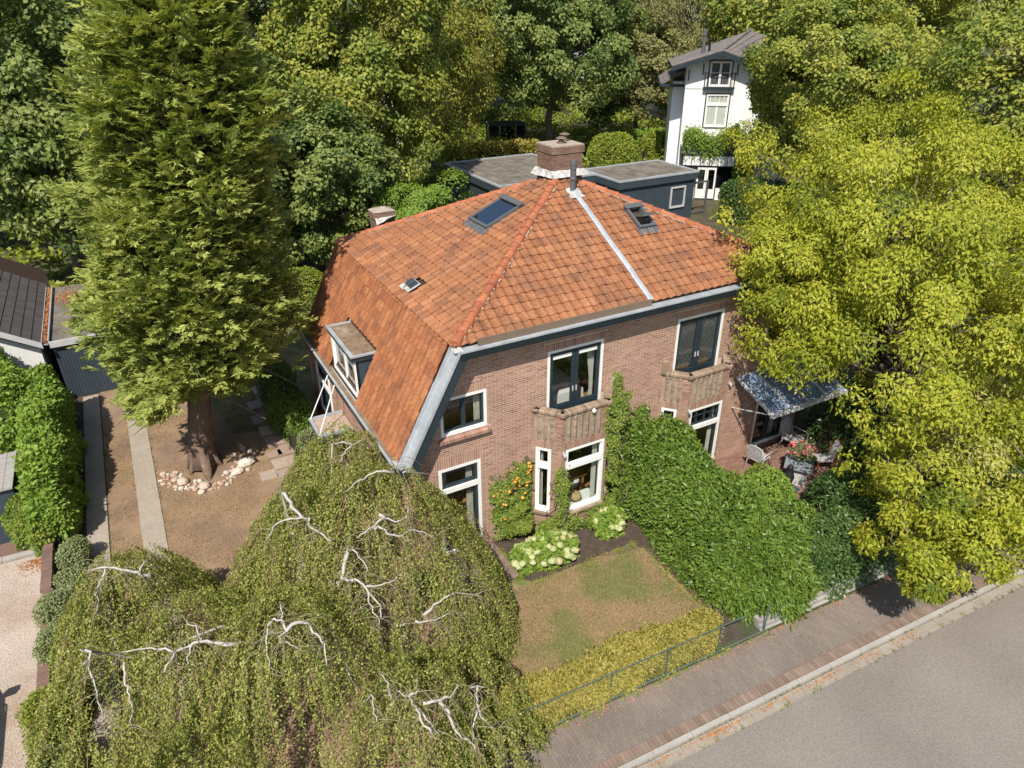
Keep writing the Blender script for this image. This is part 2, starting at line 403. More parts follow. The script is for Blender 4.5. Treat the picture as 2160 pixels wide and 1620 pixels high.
# garden level is z = 0 : solid plots that end at the pavement
block('garden_earth', [st(-60, .02)[:2], st(80, .02)[:2], (90, 260), (-70, 260)], -.15, -.004, M['earth'])
sheet('left_lawn', [(-2.62, -5.2), (4.4, -5.4), (4.4, 13.5), (-2.62, 18)], .004, M['lawn_dry'])
sheet('side_lawn', [(1.5, 9.6), (4.4, 9.0), (9, 16), (2, 24), (.8, 15)], .008, M['lawn_green'])
sheet('front_lawn', [(4.4, -5.3), (10.62, -5.25), (10.72, -2.1), (8.6, -1.72), (7.2, -1.72), (6.7, -1.55), (4.4, -1.2)], .006, M['lawn'])
sheet('flower_bed', [(6.95, -.0), (6.95, -1.65), (7.2, -1.9), (8.6, -1.95), (10.62, -2.25), (10.55, -5.3), (11.2, -5.75), (13, -5.8), (13, 0)], .010, M['soil'])
sheet('fence_bed', [(4.2, -5.0), (10.6, -5.1), (10.8, -5.95), (4.2, -5.68)], .012, M['soil'])
sheet('hedge_bed', [(-3.95, -4), (-3.2, -4), (-3.26, 15.4), (-3.95, 15.4)], .006, M['soil'])
# driveway: two strips of exposed aggregate, cast in bays
def drive(name, x0, x1, ys):
    mb = MB()
    for a, b in zip(ys[:-1], ys[1:]):
        mb.box((x0, a + .008, -.05), (x1, b - .008, .03 + random.uniform(-.004, .004)))
    return tag(mb.build(name, M['aggregate']), kind='structure')
drive('driveway_strip', -3.22, -2.66, [-4, -1.2, 1.4, 4.4, 7.4, 10.4, 13.0, 15.3])
drive('driveway_strip', -1.81, -1.2, [-4, -1.4, 1.6, 4.55, 7.5, 10.5, 13.5])
# neighbour's gravel yard with a concrete kerb and a strip of paving behind it
sheet('gravel_yard', [(-16, -5.5), (-4.22, -5.3), (-4.22, 5.75), (-16, 6.35)], .004, M['gravel'])
mb = MB()
for i in range(9):
    x1 = -4.30 - i * 1.0; f = lambda x: 5.78 + (-4.3 - x) * .055
    mb.prism([(x1 - .99, f(x1 - .99), -.04), (x1, f(x1), -.04), (x1, f(x1) + .2, -.04), (x1 - .99, f(x1 - .99) + .2, -.04)], (0, 0, .11))
tag(mb.build('yard_kerb', M['kerb']), kind='structure')
sheet('yard_paving', [(-14, 6.2), (-4.3, 5.98), (-4.3, 7.6), (-14, 7.6)], .006, M['coping'])
# street
sheet('road', [st(-70, 1.72)[:2], st(-70, 40)[:2], st(90, 40)[:2], st(90, 1.72)[:2]], -.135, M['asphalt'])
def stones(name, b0, b1, z0, z1, ln, m, a0=-6, a1=24, gap=.006):
    mb = MB(); a = a0
    while a < a1:
        mb.prism([st(a + gap, b0, z0), st(a + gap, b1, z0), st(a + ln - gap, b1, z0), st(a + ln - gap, b0, z0)], (0, 0, z1 - z0 + random.uniform(-.004, .004)))
        a += ln
    return mb.build(name, m)
strip('gutter_bed', 1.50, 1.76, -.13, M['gutterband'])
tag(stones('gutter_strip', 1.505, 1.74, -.16, -.118, .5, M['gutterband'], -5, 24, .004), kind='structure')
kerb = strip('kerb', 1.385, 1.50, -.055, M['joint'])
a = -4.0
kmesh = MB().box((.006, -.055, -.1), (.994, .055, 0)).mesh('kerb_stone', M['kerb'])
ang = math.atan2(SU.y, SU.x)
while a < 23:
    k = link(bpy.data.objects.new('kerb_stone', kmesh), kerb)
    k.location = st(a, 1.442, -.012 + random.uniform(-.003, .003)); k.rotation_euler = (0, 0, ang + random.uniform(-.003, .003))
    a += 1.0
# pavement: bricks laid lengthways across, a course of wider bricks along the kerb
pav = strip('pavement', .0, 1.39, -.045, M['joint'])
cand = []
PW, PL = .078, .205
rest = MB()
a = -5.0; i = 0
while a < 23:
    b = .06 + (-.5 * PL if i % 2 else 0)
    while b < 1.10:
        b0, b1 = max(b, .05), min(b + PL, 1.125)
        if b1 - b0 > .03:
            cand.append((a, b0, b1, i))
        b += PL
    a += PW; i += 1
def camd(p): return (Vector(p) - CAM).length
scored = sorted(cand, key=lambda q: camd(st(q[0], q[1])) if q[2] - q[1] > PL - .01 and 2.2 < q[0] < 15 else 99)
single = set(scored[:200])
pmesh = MB().box((-PW / 2 + .002, -PL / 2 + .002, -.05), (PW / 2 - .002, PL / 2 - .002, 0)).mesh('paver', M['paver'])
for q in cand:
    dz = random.uniform(-.0025, .0025)
    if q in single:
        k = link(bpy.data.objects.new('paver', pmesh), pav)
        k.location = st(q[0] + PW / 2, (q[1] + q[2]) / 2, -.032 + dz); k.rotation_euler = (0, 0, ang)
    else:
        rest.prism([st(q[0] + .002, q[1] + .002, -.08), st(q[0] + .002, q[2] - .002, -.08), st(q[0] + PW - .002, q[2] - .002, -.08), st(q[0] + PW - .002, q[1] + .002, -.08)], (0, 0, .048 + dz))
tag(rest.build('paver_field', M['paver'], pav), kind='stuff')
a = -4.0
smesh = MB().box((-.046, -.11, -.06), (.046, .11, 0)).mesh('edge_brick', M['soldier'])
while a < 16:
    k = link(bpy.data.objects.new('edge_brick', smesh), pav)
    k.location = st(a, 1.255, -.03 + random.uniform(-.004, .004)); k.rotation_euler = (0, 0, ang + random.uniform(-.02, .02))
    a += .1
# step and brick path at the garden door
mb = MB()
path = sheet('brick_path', [(5.0, -.02), (6.93, -.02), (6.93, -1.15), (6.6, -1.55), (5.0, -1.5)], .014, M['joint'])
bm_ = MB().box((-.102, -.047, -.03), (.102, .047, 0)).mesh('path_brick', M['paver'])
y = -.07; r = 0
while y > -1.5:
    x = 5.1 + (.105 if r % 2 else 0)
    while x < 6.85 - (.25 if y < -1.2 else 0):
        k = link(bpy.data.objects.new('path_brick', bm_), path); k.location = (x, y, .034 + random.uniform(-.003, .003)); k.rotation_euler = (0, 0, random.uniform(-.03, .03))
        x += .212
    y -= .1; r += 1
em = MB().box((-.047, -.1, -.04), (.047, .1, 0)).mesh('edge_brick', M['soldier'])
for i in range(19):
    x = 5.1 + i * .098
    if x < 6.6:
        k = link(bpy.data.objects.new('edge_brick', em), path); k.location = (x, -1.6, .04)
for i in range(15):
    k = link(bpy.data.objects.new('edge_brick', em), path); k.location = (6.9, -.1 - i * .1, .04); k.rotation_euler = (0, 0, math.pi / 2)
# flagstone path from the side door round the house
flag = sheet('flagstone_path', [(1.9, 6.1), (3.5, 6.1), (3.4, 9.0), (3.9, 14), (3.0, 14), (2.3, 9.0)], .012, M['lawn_dry'])
FL = [(2.05, 6.45, .52, .5, 0), (2.55, 6.32, .5, .46, .02), (3.05, 6.36, .5, .5, -.03), (3.52, 6.4, .42, .5, 0), (2.55, 6.95, .5, .62, .03), (3.08, 6.95, .62, .62, .0), (2.5, 7.62, .5, .4, .1), (2.95, 7.7, .66, .62, .02),
      (2.72, 8.45, .66, .62, .03), (2.66, 9.3, .66, .64, .0), (2.55, 10.25, .6, .6, .05), (2.62, 11.4, .62, .6, .1), (3.05, 12.6, .66, .6, .12), (3.5, 13.6, .6, .6, .1)]
for x, y, w, d, a in FL:
    mbb = MB()
    j = lambda: random.uniform(-.02, .02)
    mbb.prism([(-w / 2 + j(), -d / 2 + j(), -.05), (w / 2 + j(), -d / 2 + j(), -.05), (w / 2 + j(), d / 2 + j(), -.05), (-w / 2 + j(), d / 2 + j(), -.05)], (0, 0, .05))
    k = mbb.build('flagstone', M['slab'], flag); k.location = (x, y, .04); k.rotation_euler = (0, 0, a)
# brick terrace of the right-hand house
ter = sheet('terrace', [(15.0, -.02), (24, -.02), (24, -4.6), (15.0, -4.6)], .008, M['joint'])
rest = MB(); cnt = 0
y = -.06; r = 0
tm = MB().box((-.102, -.05, -.03), (.102, .05, 0)).mesh('terrace_brick', M['terrace'])
while y > -3.6:
    x = 15.1 + (.105 if r % 2 else 0)
    while x < 20.4:
        if 16.0 < x < 18.7 and cnt < 280 and -2.8 < y:
            k = link(bpy.data.objects.new('terrace_brick', tm), ter); k.location = (x, y, .03 + random.uniform(-.003, .003)); cnt += 1
        else:
            rest.box((x - .102, y - .05, .0), (x + .102, y + .05, .03 + random.uniform(-.003, .003)), skip=('b',))
        x += .21
    y -= .105; r += 1
tag(rest.build('terrace_paving', M['terrace'], ter), kind='stuff')
# ------------------------------------------------------------------ the semi-detached house
HL = 4.5; HR = 19.0; XM = 11.75; DEP = 9.2
house = thing('semi_detached_house', 'brick pair of houses under a big orange tiled hipped roof', 'house', (XM, 4.6, 0))
BH, BL = .0615, .22
brick_mesh = MB().box((.0065, -.02, .007), (BL - .0065, .0025, BH - .007), skip=('b',)).mesh('brick', M['brick'])
sol_mesh = None
def sub_iv(iv, cut):
    out = []
    for a, b in iv:
        if cut[1] <= a or cut[0] >= b: out.append((a, b)); continue
        if cut[0] > a: out.append((a, cut[0]))
        if cut[1] < b: out.append((cut[1], b))
    return out
def brick_face(mb, T, u0, u1, z0, z1, holes=(), slope=None, pool=None, phase=0.0, mi=0, maxu=None):
    """stretcher bond in local coordinates (u along, n out, z up); holes = (u0,u1,z0,z1)"""
    k = int(round(z0 / BH)); kk = k
    while kk * BH < z1 - .02:
        z = kk * BH; zt = min(z + BH, z1)
        lo, hi = u0, u1
        if slope: lo, hi = slope(zt, lo, hi)
        if hi - lo > .05:
            x = math.floor((lo - phase) / BL) * BL + phase + (BL / 2 if kk % 2 else 0) - BL
            while x < hi:
                iv = [(max(x, lo), min(x + BL, hi))]
                if iv[0][1] - iv[0][0] > .02:
                    for h in holes:
                        if h[2] < z + BH - .008 and h[3] > z + .008: iv = sub_iv(iv, (h[0], h[1]))
                    for a, b in iv:
                        if b - a < .035: continue
                        if pool is not None and b - a > BL - .005:
                            pool.append((a, z))
                        else:
                            mb.box((a + .0065, -.02, z + .007), (b - .0065, .0025, zt - .007), mi, T, skip=('b',))
                x += BL
        kk += 1
def soldier(mb, T, u0, u1, z0, h=.22, out=.003, mi=0, w=.066, tilt=0):
    n = max(1, int(round((u1 - u0) / w))); w = (u1 - u0) / n
    for i in range(n):
        mb.box((u0 + i * w + .0075, -.02, z0 + .006), (u0 + (i + 1) * w - .0075, out + random.uniform(0, .002), z0 + h - .006), mi, T)
def wall_backing(mb, T, u0, u1, z0, z1, holes, th=.26, slope=None, mi=0):
    us = sorted({u0, u1, *[h[0] for h in holes], *[h[1] for h in holes]}); us = [u for u in us if u0 <= u <= u1]
    zs = sorted({z0, z1, *[h[2] for h in holes], *[h[3] for h in holes]}); zs = [z for z in zs if z0 <= z <= z1]
    for i in range(len(us) - 1):
        for j in range(len(zs) - 1):
            a, b, c, d = us[i], us[i + 1], zs[j], zs[j + 1]
            um, zm = (a + b) / 2, (c + d) / 2
            if any(h[0] < um < h[1] and h[2] < zm < h[3] for h in holes): continue
            poly = [(a, c), (b, c), (b, d), (a, d)]
            if slope: poly = clip2(poly, slope)
            if len(poly) < 3: continue
            P = [T(p[0], 0, p[1]) for p in poly]
            mb.prism(P, T(0, -th, 0) - T(0, 0, 0), mi, .5)
def clip2(poly, f):
    """keep the side where f(u,z) >= 0"""
    out = []
    for i in range(len(poly)):
        p, q = poly[i], poly[(i + 1) % len(poly)]
        fp, fq = f(*p[:2]), f(*q[:2])
        if fp >= 0: out.append(p)
        if (fp >= 0) != (fq >= 0):
            t = fp / (fp - fq)
            out.append(tuple(p[c] + (q[c] - p[c]) * t for c in range(len(p))))
    return out

SLP = 1.8625
def roofz_l(u): return 6.48 + SLP * (u - 6.0)          # steep slope, left
FT = frame((0, 0, 0), (1, 0, 0), (0, -1, 0))
# openings of the street front: (x0, x1, z0, z1)
W1 = (5.60, 6.89, 4.00, 5.07); GD = (5.46, 6.67, .15, 3.02); FD1 = (8.69, 10.46, 3.32, 5.66); FD2 = (13.03, 14.80, 3.32, 5.66)
BAY1 = (8.26, 10.82, 0, 3.9); BAY2 = (12.62, 15.22, 0, 3.9); TD = (16.95, 18.45, .08, 2.35); W2 = (16.75, 17.9, 4.0, 5.07)
fholes = [W1, GD, FD1, FD2, TD, W2, (8.5, 10.6, .0, 3.0), (12.86, 14.98, .0, 3.0)]
def slopef(u, z): return min(roofz_l(u) - .16, roofz_l(2 * XM - u) - .16) - z
def slope_iv(z, lo, hi):
    x = 6.0 + (z + .16 - 6.48) / SLP
    return max(lo, x), min(hi, 2 * XM - x)
mb = MB()
wall_backing(mb, FT, HL, HR, 0, 6.45, fholes, .26, slopef)
front_wall = mb.build('front_wall', M['mortar'], house)
pool = []
mb = MB()
bh = [W1, (W1[0], W1[1], W1[3], W1[3] + .22), (W1[0] - .12, W1[1] + .1, W1[2] - .16, W1[2]), GD, (GD[0] - .1, GD[1] + .06, GD[3], GD[3] + .36),
      FD1, (FD1[0] - .1, FD1[1] + .1, FD1[3], FD1[3] + .22), FD2, (FD2[0] - .1, FD2[1] + .1, FD2[3], FD2[3] + .22), TD, (TD[0] - .1, TD[1] + .1, TD[3], TD[3] + .22), W2, (W2[0], W2[1], W2[3], W2[3] + .22),
      (8.26, 10.82, 0, 3.95), (12.62, 15.2, 0, 3.95)]
brick_face(mb, FT, HL, HR, 0, 6.4, bh, slope_iv, pool)
soldier(mb, FT, W1[0], W1[1], W1[3], .22)
soldier(mb, FT, GD[0] - .1, GD[1] + .06, GD[3], .36)
for f in (FD1, FD2): soldier(mb, FT, f[0] - .1, f[1] + .1, f[3], .22)
soldier(mb, FT, TD[0] - .1, TD[1] + .1, TD[3], .22); soldier(mb, FT, W2[0], W2[1], W2[3], .22)
pool.sort(key=lambda p: camd((p[0], 0, p[1])) + (0 if p[0] < 8.3 and p[1] > 2.6 and p[0] > 5.6 else 6))
for a, z in pool[:240]:
    k = link(bpy.data.objects.new('brick', brick_mesh), front_wall); k.matrix_basis = Matrix.Translation((a, 0, z)) @ Matrix.Scale(-1, 4, (0, 1, 0))
for a, z in pool[240:]:
    mb.box((a + .0065, -.02, z + .007), (a + BL - .0065, .0025, z + BH - .007), 0, FT, skip=('b',))
tag(mb.build('brickwork', M['brick'], front_wall), kind='stuff')
# sloping brick sill under the upper window
mb = MB(); n = 21
for i in range(n):
    w = (W1[1] - W1[0] + .16) / n; u = W1[0] - .1 + i * w
    mb.prism([FT(u + .005, -.02, W1[2] - .02), FT(u + .005, .12, W1[2] - .07), FT(u + .005, .12, W1[2] - .16), FT(u + .005, -.02, W1[2] - .14)], (w - .01, 0, 0))
mb.build('brick_sill', M['brick'], front_wall)

# side wall (left), facing -x
ST = frame((HL, DEP, 0), (0, -1, 0), (-1, 0, 0))           # u = DEP - y
SW = (DEP - 8.3, DEP - 6.7, 1.0, 3.15); SD = (DEP - 5.15, DEP - 4.2, .05, 2.2)
mb = MB(); wall_backing(mb, ST, 0, DEP - .27, 0, 3.6, [SW, SD])
side_wall = mb.build('side_wall', M['mortar'], house)
mb = MB(); brick_face(mb, ST, 0, DEP - .01, 0, 3.6, [SW, SD, (SW[0] - .08, SW[1] + .08, SW[3], SW[3] + .22)])
soldier(mb, ST, SW[0] - .08, SW[1] + .08, SW[3], .22)
tag(mb.build('brickwork', M['brick'], side_wall), kind='stuff')
mb = MB(); mb.prism([(HL, DEP + .01, 0), (HR, DEP + .01, 0), (HR, DEP + .01, 3.5), (2 * XM - 6.0, DEP + .01, 6.3), (6.0, DEP + .01, 6.3), (HL, DEP + .01, 3.5)], (0, .2, 0), 0, .5); mb.box((HR - .26, .27, 0), (HR, DEP - .01, 3.6)); mb.build('rear_wall', M['mortar'], house)

# inside: floors, ceilings and walls seen through the panes
mb = MB()
mb.box((4.8, .3, .02), (18.7, 6.0, .12)); mb.box((4.8, .3, 3.05), (18.7, 6.0, 3.28))
mb.build('inner_floor', M['wood'], house)
mb = MB()
mb.box((4.8, 6.0, .12), (18.7, 6.1, 3.05)); mb.box((5.9, 6.0, 3.28), (17.6, 6.1, 5.85))
for x in (7.75, 11.7, 15.9):
    mb.box((x, .3, .12), (x + .1, 6.0, 3.05)); mb.box((x, .3, 3.28), (x + .1, 6.0, 5.85))
mb.box((6.1, .3, 5.86), (17.4, 6.0, 5.92))
mb.build('inner_wall', M['room'], house)

# windows -----------------------------------------------------------
def window(T, r, parent, name='window', fr=.075, bars_u=(), bars_z=(), sash='navy', depth=.1, sash_w=.055, glass='glass', frame_m='white', transom=None, label=None, split=None, proud=.0):
    """frame > sash, pane. r=(u0,u1,z0,z1); transom = z of the heavy white bar"""
    u0, u1, z0, z1 = r
    mb = MB(); n0, n1 = -depth, .012 + proud
    mb.box((u0, n0, z0), (u0 + fr, n1, z1), 0, T); mb.box((u1 - fr, n0, z0), (u1, n1, z1), 0, T)
    mb.box((u0 + fr, n0, z1 - fr), (u1 - fr, n1 - .002, z1), 0, T); mb.box((u0 + fr, n0, z0), (u1 - fr, n1 + .02, z0 + fr * 1.2), 0, T)
    if transom: mb.box((u0 + fr, n0, transom - .07), (u1 - fr, n1 + .012, transom + .07), 0, T)
    o = mb.build(name, M[frame_m], parent)
    if label: o['label'] = label
    cells_z = [(z0 + fr * 1.2, z1 - fr)] if not transom else [(z0 + fr * 1.2, transom - .07), (transom + .07, z1 - fr)]
    us = [u0 + fr] + list(bars_u) + [u1 - fr]
    for ci, (a, b) in enumerate(cells_z):
        mbs = MB()
        uu = us if (split is None or ci in split) else [us[0], us[-1]]
        for i in range(len(uu) - 1):
            p, q = uu[i], uu[i + 1]
            if sash:
                s = sash_w
                mbs.box((p, n0 + .01, a), (p + s, n1 - .045, b), 0, T); mbs.box((q - s, n0 + .01, a), (q, n1 - .045, b), 0, T)
                mbs.box((p + s, n0 + .01, b - s), (q - s, n1 - .047, b), 0, T); mbs.box((p + s, n0 + .01, a), (q - s, n1 - .047, a + s * 1.2), 0, T)
                for zz in bars_z:
                    if a < zz < b: mbs.box((p + s, n0 + .03, zz - .014), (q - s, n1 - .055, zz + .014), 0, T)
            else: s = 0.0
            g = MB(); g.box((p + s, n0 + .035, a + s), (q - s, n0 + .043, b - s), 0, T)
            g.build('pane', M[glass], o)
        if sash: mbs.build('sash', M[sash], o)
    return o
def curtain(T, u0, u1, z0, z1, n, parent, m='curtain', waves=5, amp=.03, gather=None):
    mb = MB(); k = waves * 6; cols = []
    for j in range(7):
        z = z1 + (z0 - z1) * j / 6; row = []
        for i in range(k + 1):
            f = i / k; u = u0 + (u1 - u0) * f
            if gather: 
                g = max(0, 1 - abs(j / 6 - .6) / .5) * .6; u = u + (gather - u) * g
            row.append(T(u, n + amp * math.sin(f * waves * 2 * math.pi), z))
        cols.append(row)
    for j in range(6):
        for i in range(k): mb.face([cols[j][i], cols[j][i + 1], cols[j + 1][i + 1], cols[j + 1][i]], 0, .5)
    return mb.build('curtain', M[m], parent, True)
w = window(FT, W1, house, bars_u=[6.245], label='upper window beside the sloping verge', sash_w=.06)
curtain(FT, 6.62, 6.8, 4.1, 5.0, -.22, w)
w = window(FT, GD, house, name='garden_door', transom=2.30, fr=.085, sash_w=.09, label='glazed garden door under a fanlight')
curtain(FT, 6.32, 6.52, .2, 2.9, -.22, w); curtain(FT, 5.6, 5.75, .2, 2.9, -.22, w)
def french(T, r, x, label, blind=False):
    u0, u1, z0, z1 = r
    mb = MB(); fr = .075
    mb.box((u0, -.1, z0), (u0 + fr, .014, z1), 0, T); mb.box((u1 - fr, -.1, z0), (u1, .014, z1), 0, T); mb.box((u0 + fr, -.1, z1 - fr), (u1 - fr, .012, z1), 0, T)
    o = mb.build('french_door', M['white'], house); o['label'] = label
    um = (u0 + u1) / 2
    for p, q in ((u0 + fr, um - .004), (um + .004, u1 - fr)):
        mb = MB(); s = .105
        a, b = z0 + .02, z1 - fr - .01
        mb.box((p, -.08, a), (p + s, -.02, b), 0, T); mb.box((q - s, -.08, a), (q, -.02, b), 0, T); mb.box((p + s, -.08, b - .1), (q - s, -.022, b), 0, T)
        mb.box((p + s, -.08, a), (q - s, -.022, a + .62), 0, T)
        for i in range(4): mb.box((p + s, -.022, a + .06 + i * .14), (q - s, -.012, a + .17 + i * .14), 0, T)
        d = mb.build('door_leaf', M['navy'], o)
        g = MB(); g.box((p + s, -.055, a + .62), (q - s, -.047, b - .1), 0, T); g.build('pane', M['glass'], o)
        mb = MB()
        if blind:
            z = a + .66
            while z < b - .12:
                mb.prism([T(p + s + .01, -.10, z), T(p + s + .01, -.075, z + .022), T(p + s + .01, -.077, z + .025), T(p + s + .01, -.102, z + .003)], T(q - s - .01, 0, 0) - T(p + s + .01, 0, 0))
                z += .042
            mb.build('blind', M['silver'], o)
        else:
            mb.box((p + s + .005, -.045, b - .21), (q - s - .005, -.03, b - .105), 0, T); mb.build('roller_blind', M['white'], o)
        h = MB(); hx = q - .05 if p < um - .3 else p + .05
        h.box((hx - .012, -.02, a + .95), (hx + .012, .01, a + 1.1), 0, T); h.build('handle', M['silver'], o)
    return o
d = french(FT, FD1, 0, 'dark blue balcony doors with curtains and a bed behind')
curtain(FT, 10.1, 10.36, 3.3, 5.5, -.26, d, gather=10.34); curtain(FT, 8.79, 8.98, 3.3, 5.5, -.26, d, gather=8.8)
french(FT, FD2, 0, 'dark balcony doors with slatted blinds closed', True)
w = window(FT, W2, house, bars_u=[17.3], label='upper window half hidden by the yellow green tree')
w = window(FT, TD, house, name='terrace_door', bars_u=[17.65], fr=.06, sash_w=.1, bars_z=[1.55], label='dark glazed double door opening on the terrace')
curtain(FT, 17.9, 18.2, .2, 2.2, -.2, w)
w = window(ST, SW, house, transom=2.3, bars_u=[1.7], split=(0,), fr=.1, sash='navy', label='tall side window under the gutter', proud=.03)
mb = MB(); mb.box((SD[0], -.1, SD[2]), (SD[1], -.03, SD[3]), 0, ST); mb.build('side_door', M['navy'], house)
# bays with brick balconies over them -----------------------------------------------
def bay(pts, label, win, sgn, grid=False):
    """pts: wall corner, front corner, front corner, wall corner (x,y)"""
    P = [Vector((x, y, 0)) for x, y in pts]
    body, bricks, old = MB(), MB(), MB()
    ZC, ZP, ZW = 4.12, 3.12, 2.92                # cap, foot of parapet, window head
    segs = []
    for i in range(3):
        a, c = P[i], P[i + 1]
        u = (c - a).normalized(); n = Vector((u.y, -u.x, 0)); ln = (c - a).length
        segs.append((frame(a, u, n), ln))
    for i, (T, ln) in enumerate(segs):
        if i == 1: hol = [(.13, ln - .1, win[0], ZW)]
        else: hol = [(.13, ln - .30, win[0], ZW)]
        if i == 2: hol = [(.30, ln - .13, win[0], ZW)]
        h = hol[0]
        wall_backing(body, T, .004, ln - .004, 0, ZP + .02, hol, .12)
        body.prism([T(0, -.012, ZP + .02), T(ln, -.012, ZP + .02), T(ln, -.012, ZC - .09), T(0, -.012, ZC - .09)], T(0, -.16, 0) - T(0, 0, 0), 0, .5)
        brick_face(bricks, T, 0.0, ln, 0, ZP - .17, [h, (h[0] - .05, h[1] + .05, ZW, ZW + .25)], None, None, .05 * i)
        soldier(bricks, T, h[0] - .05, h[1] + .05, ZW, .235, .004)
        if h[0] > .09: brick_face(bricks, T, 0, h[0] - .05, ZP - .185, ZC - .1, [], None, None, .05)
        brick_face(bricks, T, ln - (.22 if i < 2 else .1), ln, ZP - .185, ZC - .1, [], None, None, .05)
        # toothed brick stacks with slits between them
        lo, hi = max(h[0] - .02, .06), ln - (.22 if i < 2 else .12)
        ns = max(2, int(round((hi - lo) / .2))); wst = (hi - lo) / ns
        for s_ in range(ns):
            ua = lo + s_ * wst
            z = ZP + .06; kk = 0
            while z < ZC - .2:
                t0 = random.random()
                ub, uc = ua + .03, ua + wst - .012
                um = (ub + uc) / 2
                dz = .03
                old.prism([T(ub, -.02, z + .004 + dz), T(um, .028, z + .004 - dz * .2), T(uc, -.02, z + .004 + dz), T(um, -.04, z + .004 + dz)], (0, 0, .05), 0, t0)
                z += BH; kk += 1
        brick_face(old, T, lo, hi, ZC - .22, ZC - .1, [], None, None, .03)
        # rowlock cap
        nb = int(ln / .072)
        for s_ in range(nb):
            w = ln / nb
            p = [(-.20, ZC - .1), (.045, ZC - .1), (.05, ZC - .03), (.02, ZC), (-.17, ZC), (-.20, ZC - .03)]
            old.prism([T(s_ * w + .004, q[0], q[1]) for q in p], T(w - .008, 0, 0) - T(0, 0, 0), 0)
    # corner fillers of the cap
    for q in P[1:3]: old.lathe([(.1, ZC - .1), (.1, ZC - .02), (.06, ZC)], (q.x, q.y + .02, 0), 10)
    # end piers against the wall
    for q, s_ in ((P[0], 1), (P[3], -1)):
        old.box((q.x - .02 if s_ > 0 else q.x - .16, -.16, ZC - .04), (q.x + .16 if s_ > 0 else q.x + .02, -.009, ZC + (.0 if s_ * sgn > 0 else .34)))
    body.prism([(P[0].x + .02, .0, ZP + .02), (P[1].x, P[1].y + .1, ZP + .02), (P[2].x, P[2].y + .1, ZP + .02), (P[3].x - .02, .0, ZP + .02)], (0, 0, .12), 0, .5)
    o = body.build('bay', M['mortar_old'], house); o['label'] = label
    tag(bricks.build('brickwork', M['brick'], o), kind='stuff'); tag(old.build('balcony_parapet', M['brick_old'], o), kind='stuff')
    sb = MB()
    for i, (T, ln) in enumerate(segs):
        h = (.13, ln - .1) if i == 1 else ((.13, ln - .3) if i == 0 else (.30, ln - .13))
        bz = [2.62] if grid else ()
        us = [h[0] + (h[1] - h[0]) * f for f in ((.25, .5, .75) if grid and i == 1 else ())]
        wv = window(T, (h[0], h[1], win[0], ZW), o, transom=win[1], fr=.075, bars_u=us, bars_z=bz, split=(1,), sash='navy' if grid else 'white', sash_w=.03 if not grid else .025, depth=.1)
        sb.prism([T(h[0] - .04, -.05, win[0]), T(h[0] - .04, .08, win[0] - .03), T(h[0] - .04, .08, win[0] - .1), T(h[0] - .04, -.05, win[0] - .1)], T(h[1] - h[0] + .08, 0, 0) - T(0, 0, 0), 0)
        if i == 1: curtain(T, h[1] - .25, h[1] - .08, win[0] + .05, ZW - .06, -.2, wv, waves=4)
        if i == 0 : curtain(T, .19, .28, win[0] + .05, ZW - .06, -.2, wv, waves=2)
    sb.build('brick_sill', M['brick_old'], o)
    return o
B1 = bay([(8.23, 0), (8.80, -.66), (10.30, -.66), (10.85, 0)], 'bay under the balcony, overgrown by climbers', (.78, 2.33), 1)
B2 = bay([(12.60, 0), (13.18, -.66), (14.68, -.66), (15.25, 0)], 'bay under the balcony behind the tall hedge', (.85, 2.25), -1, True)

# roof ---------------------------------------------------------------
APX = Vector((XM, 4.5, 9.0))
EL, ER = 5.95, 2 * XM - 5.95
ZE = 6.52
FLc, FRc, BLc, BRc = Vector((EL, -.22, ZE)), Vector((ER, -.22, ZE)), Vector((EL, DEP, ZE)), Vector((ER, DEP, ZE))
LLf, LLb = Vector((4.46, -.0, 3.62)), Vector((4.46, DEP, 3.62)); RLf, RLb = Vector((2 * XM - 4.46, 0, 3.62)), Vector((2 * XM - 4.46, DEP, 3.62))
mb = MB()
def slabface(pts, d=.1):
    n = (Vector(pts[1]) - Vector(pts[0])).cross(Vector(pts[2]) - Vector(pts[0])).normalized()
    if n.z < 0: n = -n
    mb.prism([Vector(p) - n * .012 for p in pts], -n * d, 0, .5)
slabface([FLc, FRc, APX]); slabface([BLc, FLc, APX]); slabface([FRc, BRc, APX]); slabface([BRc, BLc, APX])
ELf = Vector((EL, 0, ZE)); ERf = Vector((ER, 0, ZE))
slabface([LLb, LLf, ELf, BLc]); slabface([RLf, RLb, BRc, ERf])
roof = mb.build('roof', M['underlay'], house)
GW, GH = .262, .292
PROF = [(0, .012), (.12, .034), (.25, .045), (.38, .034), (.52, .010), (.70, -.004), (.88, .000), (1.0, .010), (1.08, .026)]
def tile_faces():
    """list of quads in local (u,v,n): one pantile, v up the slope"""
    F = []
    lo, hi = [], []
    for f, h in PROF:
        lo.append((f * GW, -.035 + .02 * (f - .5) ** 2, h + .052)); hi.append((f * GW, GH + .02, h + .018))
    for i in range(len(PROF) - 1):
        F.append([lo[i], lo[i + 1], hi[i + 1], hi[i]])
        a, b = lo[i], lo[i + 1]
        F.append([(a[0], a[1], a[2] - .028), (b[0], b[1], b[2] - .028), b, a])
    a, b = lo[0], hi[0]
    F.append([(a[0], a[1], a[2] - .028), a, b, (b[0], b[1], b[2] - .01)])
    return F
TF = tile_faces()
tmb = MB()
for q in TF: tmb.face(q, 0, 0)
tile_me = {k: tmb.mesh('roof_tile', M[k]) for k in ('tile', 'tile_steep')}
tile_rest = {k: MB() for k in tile_me}
tile_pool = []
